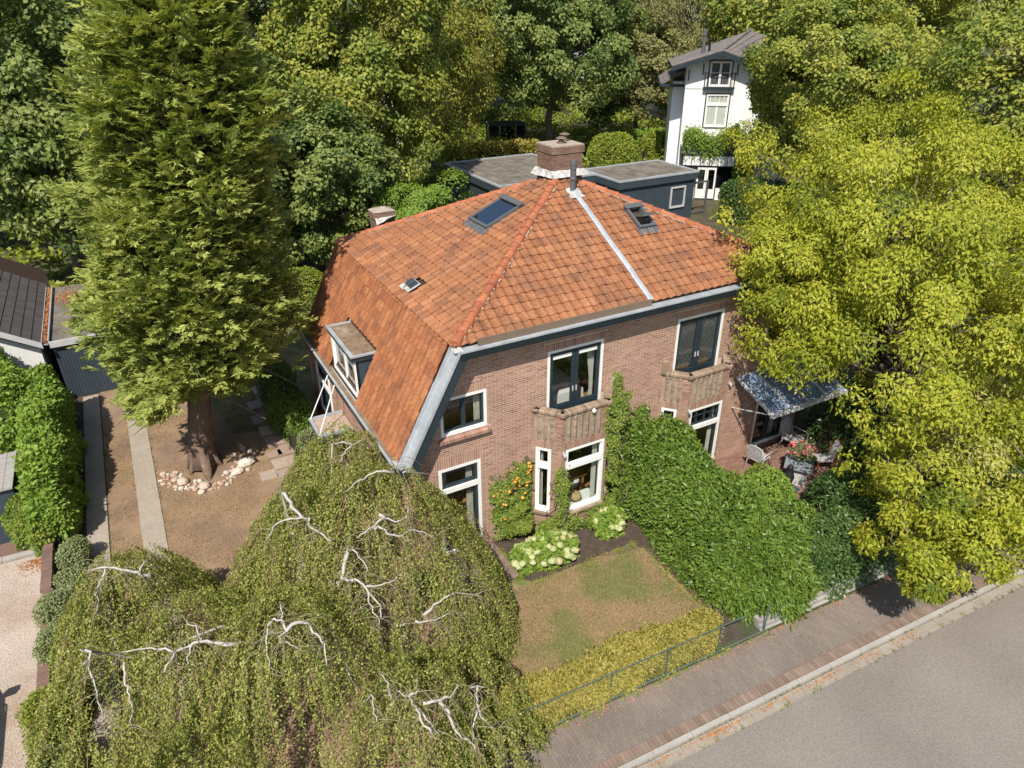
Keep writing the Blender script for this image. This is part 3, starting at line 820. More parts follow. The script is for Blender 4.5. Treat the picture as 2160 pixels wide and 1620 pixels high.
def tile_plane(o, u, vdir, poly, holes, key, off=0.0):
    o, u, vv = Vector(o), Vector(u).normalized(), Vector(vdir).normalized()
    n = u.cross(vv).normalized()
    if n.z < 0: n = -n
    pu = [((Vector(p) - o).dot(u), (Vector(p) - o).dot(vv)) for p in poly]
    ar = sum(pu[i][0] * pu[(i + 1) % len(pu)][1] - pu[(i + 1) % len(pu)][0] * pu[i][1] for i in range(len(pu)))
    if ar < 0: pu.reverse()
    E = []
    for i in range(len(pu)):
        (x0, y0), (x1, y1) = pu[i], pu[(i + 1) % len(pu)]
        L_ = math.hypot(x1 - x0, y1 - y0)
        sl = .05 if abs(y1 - y0) < 1e-3 and y0 < .1 else .0
        E.append((-(y1 - y0) / L_, (x1 - x0) / L_, x0, y0, sl))
    umax = max(p[0] for p in pu); umin = min(p[0] for p in pu); vmax = max(p[1] for p in pu)
    for r in range(int(vmax / GH) + 1):
        for c in range(int(umin / GW) - 1, int(umax / GW) + 2):
            u0, v0 = c * GW + off + random.uniform(-.004, .004), r * GH + random.uniform(-.004, .004)
            cu, cv = u0 + GW / 2, v0 + GH / 2
            if any(h[0] < cu < h[1] and h[2] < cv < h[3] for h in holes): continue
            ds = [min(e[0] * (q[0] - e[2]) + e[1] * (q[1] - e[3]) + e[4] for e in E) for q in ((u0, v0), (u0 + GW, v0), (u0, v0 + GH), (u0 + GW, v0 + GH))]
            if max(ds) < 0: continue
            tl = random.uniform(-.006, .006)
            if min(ds) >= 0:
                tile_pool.append((o + u * cu + vv * cv, n, Matrix((( u.x, vv.x, n.x, (o + u * u0 + vv * v0 + n * tl).x), (u.y, vv.y, n.y, (o + u * u0 + vv * v0 + n * tl).y), (u.z, vv.z, n.z, (o + u * u0 + vv * v0 + n * tl).z), (0, 0, 0, 1))), key))
            else:
                t = random.random()
                for q in TF:
                    pl = [(p[0] + u0, p[1] + v0, p[2]) for p in q]
                    for e in E:
                        pl = clip2(pl, lambda a, b, e=e: e[0] * (a - e[2]) + e[1] * (b - e[3]) + e[4])
                        if len(pl) < 3: break
                    if len(pl) >= 3: tile_rest[key].face([o + u * p[0] + vv * p[1] + n * (p[2] + tl) for p in pl], 0, t)
fv = APX - Vector((XM, -.22, ZE)); lv = APX - Vector((EL, 4.5, ZE))
SK2 = (7.02, 7.64, 2.52, 3.52)                  # in front face (u,v) : open roof light
tile_plane(FLc, (1, 0, 0), fv, [FLc, FRc, APX], [SK2], 'tile')
SK1 = (4.12, 5.38, 3.22, 4.62); VT = (5.55, 6.0, .25, .75)     # in left face, u from the back
tile_plane(BLc, (0, -1, 0), lv, [BLc, FLc, APX], [SK1, VT], 'tile', .03)
sv = Vector((EL - 4.46, 0, ZE - 3.62))
DM = (3.3, 5.9, -.3, 1.72)
tile_plane(LLb, (0, -1, 0), sv, [LLb, LLf, ELf, BLc], [DM], 'tile_steep', .05)
tile_plane(RLf, (0, 1, 0), Vector((-sv.x, 0, sv.z)), [RLf, RLb, BRc, ERf], [], 'tile_steep')
tile_plane(FRc, (0, 1, 0), APX - Vector((ER, 4.5, ZE)), [FRc, BRc, APX], [], 'tile')
def shown(t):
    d = CAM - t[0]
    return -max(0, t[1].dot(d.normalized())) / d.length_squared
tile_pool.sort(key=shown)
for i, t in enumerate(tile_pool):
    if i < 290:
        k = link(bpy.data.objects.new('roof_tile', tile_me[t[3]]), roof); k.matrix_basis = t[2]
    else:
        c = random.random()
        for q in TF: tile_rest[t[3]].face([t[2] @ Vector(p) for p in q], 0, c)
for k_, b_ in tile_rest.items():
    tag(b_.build('roof_tiling', M[k_], roof), kind='stuff')
# ridge tiles on the hips
def ridge(a, b, r=.115, ln=.37, start=.1):
    a, b = Vector(a), Vector(b); L_ = (b - a).length; d = (b - a).normalized()
    side = d.cross(Vector((0, 0, 1))).normalized(); up = side.cross(d)
    s_ = start
    while s_ < L_ - .75:
        mbr = MB()
        for (q0, q1, ra, rb) in ((s_, s_ + ln + .03, r + .012, r - .006), (s_ - .012, s_ + .045, r + .026, r + .022)):
            ring = []
            for q, rr in ((q0, ra), (q1, rb)):
                ring.append([a + d * q + side * math.cos(t) * rr + up * (math.sin(t) * rr + .015) for t in [math.pi * (-.12 + 1.24 * i / 8) for i in range(9)]])
            t0 = random.random()
            for i in range(8): mbr.face([ring[0][i], ring[0][i + 1], ring[1][i + 1], ring[1][i]], 0, t0)
            mbr.face(ring[0], 0, t0); mbr.face(list(reversed(ring[1])), 0, t0)
        mbr.build('ridge_tile', M['ridge'], roof)
        s_ += ln
ridge(FLc + Vector((-.02, -.05, .01)), APX); ridge(FRc, APX); ridge(BLc, APX, .10); ridge(BRc, APX, .10)
# mortar bedding beside the ridge
mb = MB()
for a, b, off in ((FLc, APX, .12), (FRc, APX, -.13), (BLc, APX, -.13), (BLc, APX, .12)):
    d = (b - a).normalized(); side = d.cross(Vector((0, 0, 1))).normalized()
    s_ = .3
    while s_ < (b - a).length - .8:
        l_ = random.uniform(.05, .2)
        c = a + d * s_ + side * (off + random.uniform(-.015, .015)) + Vector((0, 0, .012))
        mb.prism([c - side * .035, c + d * l_ * .5 - side * .05, c + d * l_, c + d * l_ * .5 + side * .05, c + side * .03], (0, 0, .03))
        s_ += random.uniform(.12, .4)
tag(mb.build('ridge_mortar', M['cement'], roof), kind='stuff')
# zinc strip down the front, party line
fn = Vector((1, 0, 0)).cross(fv).normalized()
def onf(x, v, h=0):
    return Vector((x, -.22, ZE)) + fv.normalized() * v + fn * h
mb = MB()
for i in range(5):
    v0, v1 = .0 + i * .93, .0 + (i + 1) * .93 + .05
    if i == 4: v1 = 4.62
    x0 = XM + .03 + .012 * (i % 2); w = .085
    h = .075 + .004 * i
    mb.prism([onf(x0 - w, v0, h - .03), onf(x0 - w, v0, h), onf(x0 - w * .6, v0, h + .03), onf(x0 + w * .6, v0, h + .03), onf(x0 + w, v0, h), onf(x0 + w, v0, h - .03)], onf(x0, v1) - onf(x0, v0), 0)
mb.build('zinc_strip', M['zinc'], roof)
# main chimney
def chimney(x0, y0, x1, y1, zb, zt, cap, name, base=None):
    body, br = MB(), MB()
    body.box((x0 + .012, y0 + .012, zb), (x1 - .012, y1 - .012, zt - .01), tint=.5)
    z1 = zt - .2
    for T, ln in ((frame((x0, y0, 0), (1, 0, 0), (0, -1, 0)), x1 - x0), (frame((x0, y1, 0), (0, -1, 0), (-1, 0, 0)), y1 - y0), (frame((x1, y0, 0), (0, 1, 0), (1, 0, 0)), y1 - y0)):
        brick_face(br, T, 0, ln, zb, z1, [], None, None, .04)
        T2 = lambda a, b, c, T=T: T(a, b + .035, c)
        brick_face(br, T2, -.035, ln + .035, z1, zt, [], None, None, .09)
    body.box((x0 - .03, y0 - .03, z1 + .003), (x1 + .03, y1 + .03, zt - .004), tint=.5)
    o = body.build(name, M['mortar_old'], house)
    tag(br.build('brickwork', M['brick_chimney'], o), kind='stuff')
    c = MB(); c.prism([(x0 - .02, y0 - .02, zt), (x1 + .02, y0 - .02, zt), (x1 + .02, y1 + .02, zt), (x0 - .02, y1 + .02, zt)], (0, 0, cap)); c.build('chimney_cap', M['cement'], o)
    return o
ch = chimney(11.47, 4.42, 12.53, 5.35, 8.4, 9.83, .03, 'chimney')
ch['label'] = 'broad brick chimney on the top of the roof'
for x, y, h in ((11.98, 4.8, .0), (12.27, 5.08, .05)):
    mb = MB(); mb.lathe([(.10, 0), (.10, .06), (.065, .08), (.065, .11)], (x, y, 9.86), 10)
    for i in range(4):
        a = i * math.pi / 2; mb.tube([(x + .06 * math.cos(a), y + .06 * math.sin(a), 9.98), (x + .13 * math.cos(a), y + .13 * math.sin(a), 10.02 + h)], .01, 4)
    mb.lathe([(.17, .15 + h), (.165, .16 + h), (.09, .19 + h), (.02, .205 + h)], (x, y, 9.86), 10); mb.build('chimney_cowl', M['brown'], ch)
def flash(pts, name, par, m='lead', seg=10, lift=.03):
    """crinkled flashing sheet between two polylines"""
    mbf = MB(); (a0, a1), (b0, b1) = pts
    A0, A1, B0, B1 = map(Vector, (a0, a1, b0, b1)); rows = []
    for j in range(4):
        r_ = []
        for i in range(seg + 1):
            f = i / seg; p = A0.lerp(A1, f).lerp(B0.lerp(B1, f), j / 3)
            p += Vector((random.uniform(-.012, .012), random.uniform(-.012, .012), random.uniform(-.012, .018) + lift * (1 if j == 3 else .3)))
            r_.append(p)
        rows.append(r_)
    for j in range(3):
        for i in range(seg): mbf.face([rows[j][i], rows[j][i + 1], rows[j + 1][i + 1], rows[j + 1][i]], 0, .5)
    return mbf.build(name, M[m], par)
flash((((11.43, 4.40, 9.14), (12.57, 4.40, 9.14)), ((11.36, 4.18, 8.96), (12.66, 4.18, 8.96))), 'flashing', ch)
flash((((11.43, 5.4, 9.14), (11.43, 4.38, 9.14)), ((11.22, 5.35, 8.92), (11.34, 4.2, 8.95))), 'flashing', ch)
flash((((12.57, 4.38, 9.14), (12.57, 5.4, 9.14)), ((12.66, 4.18, 8.93), (12.74, 5.2, 8.9))), 'flashing', ch)
c2 = chimney(7.3, 9.05, 8.0, 9.6, 6.2, 7.35, .02, 'chimney')
c2['label'] = 'small chimney at the rear hip'
mb = MB(); mb.prism([(7.26, 9.0, 7.37), (8.04, 9.0, 7.37), (7.65, 9.3, 7.5)], (0, .01, 0)); mb.face([(7.26, 9.0, 7.37), (8.04, 9.0, 7.37), (7.65, 9.32, 7.5)]); mb.face([(8.04, 9, 7.37), (8.04, 9.65, 7.37), (7.65, 9.32, 7.5)]); mb.face([(8.04, 9.65, 7.37), (7.26, 9.65, 7.37), (7.65, 9.32, 7.5)]); mb.face([(7.26, 9.65, 7.37), (7.26, 9, 7.37), (7.65, 9.32, 7.5)])
mb.build('chimney_cap', M['cement'], c2)
flash((((7.3, 9.04, 7.2), (8.03, 9.04, 7.2)), ((7.28, 8.85, 6.98), (8.05, 8.85, 7.25))), 'flashing', c2, seg=6)
# vent pipe
mb = MB(); mb.lathe([(.085, 8.4), (.085, 8.98), (.105, 9.0), (.105, 9.06), (.09, 9.08), (.09, 9.3), (.105, 9.32), (.1, 9.36), (.1, 9.42), (.105, 9.44), (.085, 9.56), (.06, 9.58)], (11.76, 3.75, 0), 12)
vp_ = mb.build('vent_pipe', M['dgrey'], house, False)
flash((((11.55, 3.85, 8.74), (11.98, 3.85, 8.74)), ((11.5, 3.45, 8.52), (12.02, 3.45, 8.52))), 'flashing', vp_, seg=5, lift=.01)
# roof lights
def rooflight(o, u, v, n, w, h, name, openang=0):
    o, u, v, n = Vector(o), u.normalized(), v.normalized(), n.normalized()
    T = lambda a, b, c: o + u * a + v * b + n * c
    mb = MB(); f = .085
    for q in (((0, 0), (w, f)), ((0, h - f), (w, h)), ((0, f), (f, h - f)), ((w - f, f), (w, h - f))):
        mb.box((q[0][0], q[0][1], -.02), (q[1][0], q[1][1], .13), 0, T)
    mb.box((-.03, h - .16, .13), (w + .03, h + .02, .165), 0, T)
    r_ = mb.build('roof_light', M['dgrey'], house)
    mb = MB(); rows = []
    for j in range(2):
        rows.append([T(-.08 + (w + .16) * i / 14, -.24 + .26 * j, .055 + .018 * math.sin(i * 2.6) - .02 * (1 - j)) for i in range(15)])
    for i in range(14): mb.face([rows[0][i], rows[0][i + 1], rows[1][i + 1], rows[1][i]], 0, .5)
    mb.build('apron_flashing', M['dgrey'], r_)
    mb = MB(); mb.box((f, f, -.35), (w - f, h - f, -.33), 0, T); mb.box((f, f, -.35), (f + .01, h - f, .0), 0, T); mb.build('shaft', M['room'] if not openang else M['darkroom'], r_)
    if not openang:
        g = MB(); g.box((f, f, .10), (w - f, h - f, .11), 0, T); g.build('pane', M['glass_sky'], r_)
        mb = MB(); mb.box((w * .36, f, -.3), (w * .52, h - f, -.2), 0, T); mb.build('roller_blind', M['linen'], r_)
    else:
        c, s = math.cos(openang), math.sin(openang); mid = h * .5
        T2 = lambda a, b, cc: T(a, mid + (b - mid) * c + cc * s, .14 - (b - mid) * s + cc * c)
        mb = MB()
        for q in (((f, f), (w - f, f + .07)), ((f, h - f - .07), (w - f, h - f)), ((f, f + .07), (f + .06, h - f - .07)), ((w - f - .06, f + .07), (w - f, h - f - .07))):
            mb.box((q[0][0], q[0][1], -.03), (q[1][0], q[1][1], .03), 0, T2)
        sa = mb.build('sash', M['dgrey'], r_); sa['label'] = 'roof light sash tilted open'
        g = MB(); g.box((f + .06, f + .07, -.005), (w - f - .06, h - f - .07, .005), 0, T2); g.build('pane', M['glass_dark'], sa)
    return r_
ln_ = Vector((0, -1, 0)).cross(lv).normalized(); ln_ = ln_ if ln_.z > 0 else -ln_
r1 = rooflight(BLc + Vector((0, -1, 0)) * 4.15 + lv.normalized() * 3.28 + ln_ * .03, Vector((0, -1, 0)), lv, ln_, 1.2, 1.32, 'roof_light')
r1['label'] = 'large closed roof light with blue reflection'
fn = fn if fn.z > 0 else -fn
r2_ = rooflight(FLc + Vector((7.03, 0, 0)) + fv.normalized() * 2.55 + fn * .03, Vector((1, 0, 0)), fv, fn, .6, .95, 'roof_light', math.radians(42))
r2_['label'] = 'small roof light tilted open'
# little metal roof vent on a white lead tray
o_ = BLc + Vector((0, -1, 0)) * 5.55 + lv.normalized() * .28 + ln_ * .06
T = lambda a, b, c: o_ + Vector((0, -1, 0)) * a + lv.normalized() * b + ln_ * c
mb = MB(); mb.box((-.02, .0, 0), (.42, .42, .02), 0, T); mb.box((-.2, -.04, 0), (.1, .12, .02), 0, T); v_ = mb.build('roof_vent', M['lead'], house)
mb = MB(); mb.prism([T(.06, .12, .02), T(.06, .12, .1), T(.06, .2, .14), T(.06, .36, .14), T(.06, .4, .02)], Vector((0, -1, 0)) * .3); mb.build('vent_hood', M['slate'], v_)

# gutters, fascias and verges --------------------------------------------------
mb = MB()
ZG = 6.47
mb.prism([(EL + .1, -.0, ZG - .24), (EL + .1, -.44, ZG - .24), (EL + .1, -.50, ZG - .03), (EL + .1, -.44, ZG - .03), (EL + .1, -.0, ZG - .03)], (ER - EL - .2, 0, 0))
fg = mb.build('fascia', M['navy'], house)
mb = MB()
mb.prism([(EL + .08, -.0, ZG - .027), (EL + .08, -.51, ZG - .027), (EL + .08, -.51, ZG + .012), (EL + .08, -.47, ZG + .012), (EL + .08, -.46, ZG - .01), (EL + .08, -.20, ZG - .012), (EL + .08, -.0, ZG + .02)], (ER - EL - .16, 0, 0))
mb.build('zinc_gutter', M['zinc'], fg)
mb = MB(); mb.box((6.55, -.335, ZG - .009), (11.72, -.29, ZG + .17)); mb.build('eaves_board', M['brown'], fg)
# verge: zinc lined channel down the steep edge
for sg, nm in ((1, 'left'), (-1, 'right')):
    X = (lambda x: x) if sg > 0 else (lambda x: 2 * XM - x)
    top, bot = (6.06, 6.47), (4.50, 6.47 - 1.56 * SLP)
    nx, nz = -SLP / math.hypot(1, SLP), 1 / math.hypot(1, SLP)
    def pr(off0, off1, y0, y1, mbx, t=top, b=bot, tint=.5):
        q = [(t[0] + nx * off0, t[1] + nz * off0), (t[0] + nx * off1, t[1] + nz * off1)]
        r_ = [(b[0] + nx * off0, b[1] + nz * off0), (b[0] + nx * off1, b[1] + nz * off1)]
        mbx.prism([(X(q[0][0]), y0, q[0][1]), (X(q[1][0]), y0, q[1][1]), (X(r_[1][0]), y0, r_[1][1]), (X(r_[0][0]), y0, r_[0][1])], (0, y1 - y0, 0), 0, tint)
    mb = MB(); pr(-.26, -.02, -.42, -.0, mb); vg = mb.build('verge_board', M['navy'], house)
    mb = MB(); pr(-.018, .012, -.45, .02, mb); pr(.013, .05, -.45, -.41, mb); pr(.013, .09, -.03, .03, mb)
    n_ = 6
    for i in range(n_):
        f0 = i / n_
        t_ = (top[0] + (bot[0] - top[0]) * f0, top[1] + (bot[1] - top[1]) * f0); b_ = (t_[0] + (bot[0] - top[0]) * .012, t_[1] + (bot[1] - top[1]) * .012)
        pr(.013, .028, -.40, -.04, mb, t_, b_)
    mb.build('zinc_lining', M['zinc'], vg)
    mb = MB(); pr(-.2, .1, DEP, DEP + .1, mb); mb.build('rear_verge', M['zinc'], house)
flash((((5.9, -.10, 6.55), (6.12, -.12, 6.56)), ((5.9, -.36, 6.42), (6.12, -.44, 6.475))), 'corner_flashing', house, seg=5, lift=.0)
# low gutter along the left side
mb = MB()
mb.prism([(4.49, -.3, 3.42), (4.24, -.3, 3.42), (4.20, -.3, 3.70), (4.24, -.3, 3.70), (4.26, -.3, 3.60), (4.49, -.3, 3.60)], (0, DEP + .35, 0))
lg = mb.build('side_gutter', M['navy'], house)
mb = MB(); mb.prism([(4.195, -.31, 3.70), (4.265, -.31, 3.70), (4.265, -.31, 3.72), (4.195, -.31, 3.72)], (0, DEP + .37, 0)); mb.prism([(4.262, -.29, 3.602), (4.492, -.29, 3.602), (4.492, -.29, 3.63), (4.262, -.29, 3.612)], (0, DEP + .33, 0)); mb.build('zinc_lining', M['zinc'], lg)
mb = MB(); mb.prism([(4.28, 5.9, 3.635), (4.48, 5.9, 3.635), (4.48, 9.2, 3.635), (4.28, 9.2, 3.635)], (0, 0, .012)); mb.prism([(4.28, .2, 3.635), (4.40, .2, 3.635), (4.44, 5.9, 3.635), (4.28, 5.9, 3.635)], (0, 0, .012)); mb.build('gutter_debris', M['moss'], lg)
# dormer -------------------------------------------------------------
DY0, DY1, DZ = 3.42, 5.86, 5.03
mb = MB(); mb.prism([(4.58, DY0 + .06, 3.72), (4.58, DY0 + .06, DZ - .16), (5.25, DY0 + .06, DZ - .16), (5.3, DY0 + .06, DZ - .1)], (0, .05, 0)); dm = mb.build('dormer', M['slate'], house); mb = MB(); mb.prism([(4.58, DY1 - .11, 3.72), (4.58, DY1 - .11, DZ - .16), (5.25, DY1 - .11, DZ - .16), (5.3, DY1 - .11, DZ - .1)], (0, .05, 0))
mb.build('dormer_cheek', M['slate'], dm); dm['label'] = 'flat roofed dormer in the steep tiled slope'
mb = MB(); mb.prism([(4.46, DY0, DZ - .16), (5.32, DY0, DZ - .16), (5.32, DY0, DZ - .02), (4.46, DY0, DZ - .02)], (0, DY1 - DY0, 0)); mb.build('dormer_fascia', M['navy'], dm)
mb = MB()
mb.box((4.43, DY0 - .03, DZ - .018), (4.54, DY1 + .03, DZ + .03)); mb.box((4.54, DY0 - .03, DZ - .018), (5.32, DY0 + .06, DZ + .03)); mb.box((4.54, DY1 - .06, DZ - .018), (5.34, DY1 + .03, DZ + .03))
mb.build('dormer_trim', M['zinc'], dm)
mb = MB(); mb.box((4.54, DY0 + .06, DZ - .018), (5.34, DY1 - .06, DZ + .006)); mb.build('dormer_felt', M['moss'], dm)
DT = frame((4.56, DY1 - .06, 0), (0, -1, 0), (-1, 0, 0))
w = window(DT, (0, DY1 - DY0 - .12, 3.70, DZ - .17), dm, fr=.065, bars_u=[(DY1 - DY0 - .12) / 2], sash='white', sash_w=.035, proud=.02, glass='glass')
curtain(DT, .15, .75, 3.8, DZ - .25, -.18, w, waves=7); curtain(DT, 1.4, 1.6, 3.8, DZ - .25, -.18, w, waves=3)
mb = MB(); mb.box((5.1, DY0 + .12, 3.7), (5.14, DY1 - .12, DZ - .2)); mb.build('inner_wall', M['room'], dm)
for y0 in (DY0 - .06, DY1):
    mb = MB()
    for i in range(6):
        x = 4.56 + i * .125; z_ = roofz_l(x) + .1
        mb.prism([(x, y0 - .02, z_ - .06), (x + .15, y0 - .02, z_ - .06 + .15 * SLP), (x + .15, y0 - .02, z_ + .02 + .15 * SLP), (x, y0 - .02, z_ + .02)], (0, .08, 0))
    mb.build('dormer_flashing', M['zinc'], dm)
# porch canopy on the left wall, gravel on top, hung from two rods
mb = MB(); PZ = 2.30; x0, x1, y0, y1 = 3.43, 4.47, 4.18, 5.36
mb.box((x0, y0, PZ - .16), (x1, y1, PZ)); pc = mb.build('porch_canopy', M['slate'], house); pc['label'] = 'flat porch canopy topped with gravel'
mb = MB()
mb.box((x0 - .02, y0 - .02, PZ + .002), (x0 + .08, y1 + .02, PZ + .07)); mb.box((x0 + .08, y0 - .02, PZ + .002), (x1, y0 + .08, PZ + .07)); mb.box((x0 + .08, y1 - .08, PZ + .002), (x1, y1 + .02, PZ + .07))
mb.build('canopy_trim', M['zinc'], pc)
mb = MB()
for i in range(1500):
    x, y = random.uniform(x0 + .09, x1 - .01), random.uniform(y0 + .09, y1 - .09); s_ = random.uniform(.012, .024); z_ = PZ + .01
    a = random.uniform(0, 3); c_, q_ = math.cos(a) * s_, math.sin(a) * s_
    mb.face([(x + c_, y + q_, z_), (x - q_, y + c_, z_ + .012), (x, y, z_ + s_ * .9 + .012)]); mb.face([(x - q_, y + c_, z_ + .012), (x - c_, y - q_, z_), (x, y, z_ + s_ * .9 + .012)]); mb.face([(x - c_, y - q_, z_), (x + c_, y + q_, z_), (x, y, z_ + s_ * .9 + .012)])
tag(mb.build('canopy_gravel', M['pebble'], pc), kind='stuff')
mb = MB(); mb.box((x0 + .08, y0 + .08, PZ + .002), (x1, y1 - .08, PZ + .016)); mb.build('gravel_bed', M['gravel'], pc)
for y, yt in ((5.30, 5.62), (4.26, 4.90)):
    mb = MB(); mb.tube([(x0 + .03, y, PZ + .06), (4.22, yt - .1, 3.6)], .018, 6); mb.build('hanging_rod', M['white'], pc)
# glass canopy over the terrace doors of the right-hand house
gx0, gx1 = 15.72, 19.0; gz0, gz1 = 3.1, 2.55; gy = -1.62
mb = MB()
mb.box((gx0, -.09, gz0 - .05), (gx1, .0, gz0 + .06)); mb.box((gx0 - .05, gy - .1, gz1 - .08), (gx1 + .05, gy, gz1 + .05))
gc = mb.build('glass_canopy', M['silver'], house); gc['label'] = 'glass lean-to canopy over the terrace'
nb = 4
for i in range(nb + 1):
    x = gx0 + (gx1 - gx0) * i / nb
    mb = MB(); mb.prism([(x - .035, -.09, gz0 - .03), (x + .035, -.09, gz0 - .03), (x + .035, -.09, gz0 + .05), (x - .035, -.09, gz0 + .05)], (0, gy + .09, gz1 - gz0)); mb.build('glazing_bar', M['silver'], gc)
    if i < nb:
        xa, xb = x + .04, gx0 + (gx1 - gx0) * (i + 1) / nb - .04
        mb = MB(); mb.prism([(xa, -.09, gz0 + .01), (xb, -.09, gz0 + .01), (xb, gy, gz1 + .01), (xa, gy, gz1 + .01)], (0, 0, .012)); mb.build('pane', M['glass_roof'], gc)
for x in (gx0 + .04, gx1 - .04):
    mb = MB(); mb.tube([(x, -.02, 2.0), (x, gy + .1, gz1 - .05)], .022, 6); mb.build('bracket', M['silver'], gc)
# small wall fittings
def fitting(name, x, y, z, lab):
    mb = MB(); mb.box((x - .03, y - .05, z - .05), (x + .03, y, z + .03)); mb.lathe([(.03, -.09), (.045, -.02), (.03, .01)], (x, y - .09, z), 8); o = mb.build(name, M['silver'], house); o['label'] = lab
fitting('wall_lamp', 8.84, -.67, 2.86, 'little grey lamp on the bay corner'); fitting('wall_lamp', 13.22, -.67, 2.95, 'little lamp on the far bay corner')
mb = MB(); mb.lathe([(.05, -.05), (.06, 0), (.02, .05)], (9.75, -.72, 3.98), 8); mb.build('camera_dome', M['white'], house)['label'] = 'small white lamp under the balcony cap'
fitting('wall_lamp', 15.45, -.02, 3.0, 'pale lamp near the glass canopy')
# ------------------------------------------------------------------ plants
def bent(a, b, sag=0.0, wob=.1, n=6, rng=None):
    a, b = np.array(a, float), np.array(b, float); out = []
    for i in range(n + 1):
        f = i / n; p = a + (b - a) * f
        p[2] += sag * math.sin(f * math.pi)
        if 0 < i < n: p += rng.normal(size=3) * wob * np.linalg.norm(b - a) * .1
        out.append(tuple(p))
    return out

def crown(rng, cen, rad, nclump, rc, nleaf, inner=.25, zmin=-.75, lump=.18, flat=.75, up=.35, droop=.25, gaps=0):
    """clump centres, then leaf positions / axes / normals / tints"""
    cen, rad = np.array(cen, float), np.array(rad, float)
    k = np.arange(nclump) + .5
    ph = np.arccos(np.clip(1 - (1 - zmin) * k / nclump, -1, 1)); th = math.pi * (1 + 5 ** .5) * k
    d = np.stack([np.cos(th) * np.sin(ph), np.sin(th) * np.sin(ph), np.cos(ph)], 1)
    d = norm(d + rng.normal(size=d.shape) * .13)
    s = rng.uniform(0, 6.28, 6)
    lf = 1 + lump * (np.sin(3 * d[:, 0] + s[0]) * np.sin(3.3 * d[:, 1] + s[1]) + .8 * np.sin(4.1 * d[:, 2] + s[2] + 2 * d[:, 0]) + .6 * np.sin(6 * d[:, 1] + s[3] + 3 * d[:, 2]))
    r = (.80 + .2 * rng.random(nclump)) * lf
    inn = rng.random(nclump) < inner
    r[inn] *= rng.uniform(.45, .85, inn.sum())
    C = cen + d * rad * r[:, None]
    rcs = rc * rng.uniform(.65, 1.3, nclump)
    ct = np.clip(rng.normal(.5, .21, nclump), .05, .95)
    w = rcs ** 2; idx = rng.choice(nclump, nleaf, p=w / w.sum())
    q = unit(rng, nleaf); od = norm((C[idx] - cen) / rad)
    q = norm(q + od * .55 + np.array([0, 0, .2]))
    rr = rcs[idx, None] * (.45 + .6 * rng.random((nleaf, 1)) ** .7)
    P = C[idx] + q * rr * np.array([1, 1, flat])
    Nn = norm(.55 * q + .45 * od + np.array([0, 0, up]) + .42 * rng.normal(size=(nleaf, 3)))
    A = np.cross(Nn, unit(rng, nleaf)) + .35 * q; A[:, 2] -= droop
    t = ct[idx] + rng.normal(size=nleaf) * .2
    return C, P, A, Nn, t

def limbs(rng, mb, base, top, targets, r0, mi=0, n=7):
    """trunk and limbs reaching for clump centres"""
    base, top = np.array(base, float), np.array(top, float)
    pts = bent(base, top, 0, .12, 7, rng)
    mb.tube(pts, [r0 * (1.35 if i == 0 else 1.05 - .07 * i) for i in range(len(pts))], 9, mi, .5)
    for t in targets:
        f = rng.uniform(.45, 1.0); s = base + (top - base) * f
        pp = bent(s, t, np.linalg.norm(np.array(t) - s) * .12, .5, 6, rng)
        r1 = r0 * rng.uniform(.25, .45)
        mb.tube(pp, [r1 * (1 - .13 * i) for i in range(len(pp))], 5, mi, .5, False)

def tree(name, label, base, h, rad, leaf, nleaf, L, W, group=None, nclump=90, rc=None, cz=None, r0=None, seed=1, bark='bark_grey', zmin=-.75, lump=.18, cat='tree', nlimb=14, cx=(0, 0), droop=.25, inner=.25, flat=.75, crown_label=None, up=.35):
    rng = np.random.default_rng(seed)
    root = thing(name, label, cat, base, group)
    cz = cz if cz is not None else h - rad[2]
    cen = (base[0] + cx[0], base[1] + cx[1], cz)
    rc = rc or min(rad) * .24
    C, P, A, Nn, t = crown(rng, cen, np.array(rad) - rc * .5, nclump, rc, nleaf, inner, zmin, lump, flat, up, droop)
    mb = MB()
    tg = [tuple(C[i] * .9 + np.array(cen) * .1) for i in rng.choice(len(C), min(nlimb, len(C)), replace=False)]
    limbs(rng, mb, base, (cen[0], cen[1], cz + rad[2] * .25), tg, r0 or h * .018)
    mb.build('trunk', M[bark], root, True)
    leaf_obj('crown', P, A, Nn, rng.uniform(.75, 1.25, len(P)) * L, rng.uniform(.75, 1.2, len(P)) * W, t, LM[leaf], root)
    return root

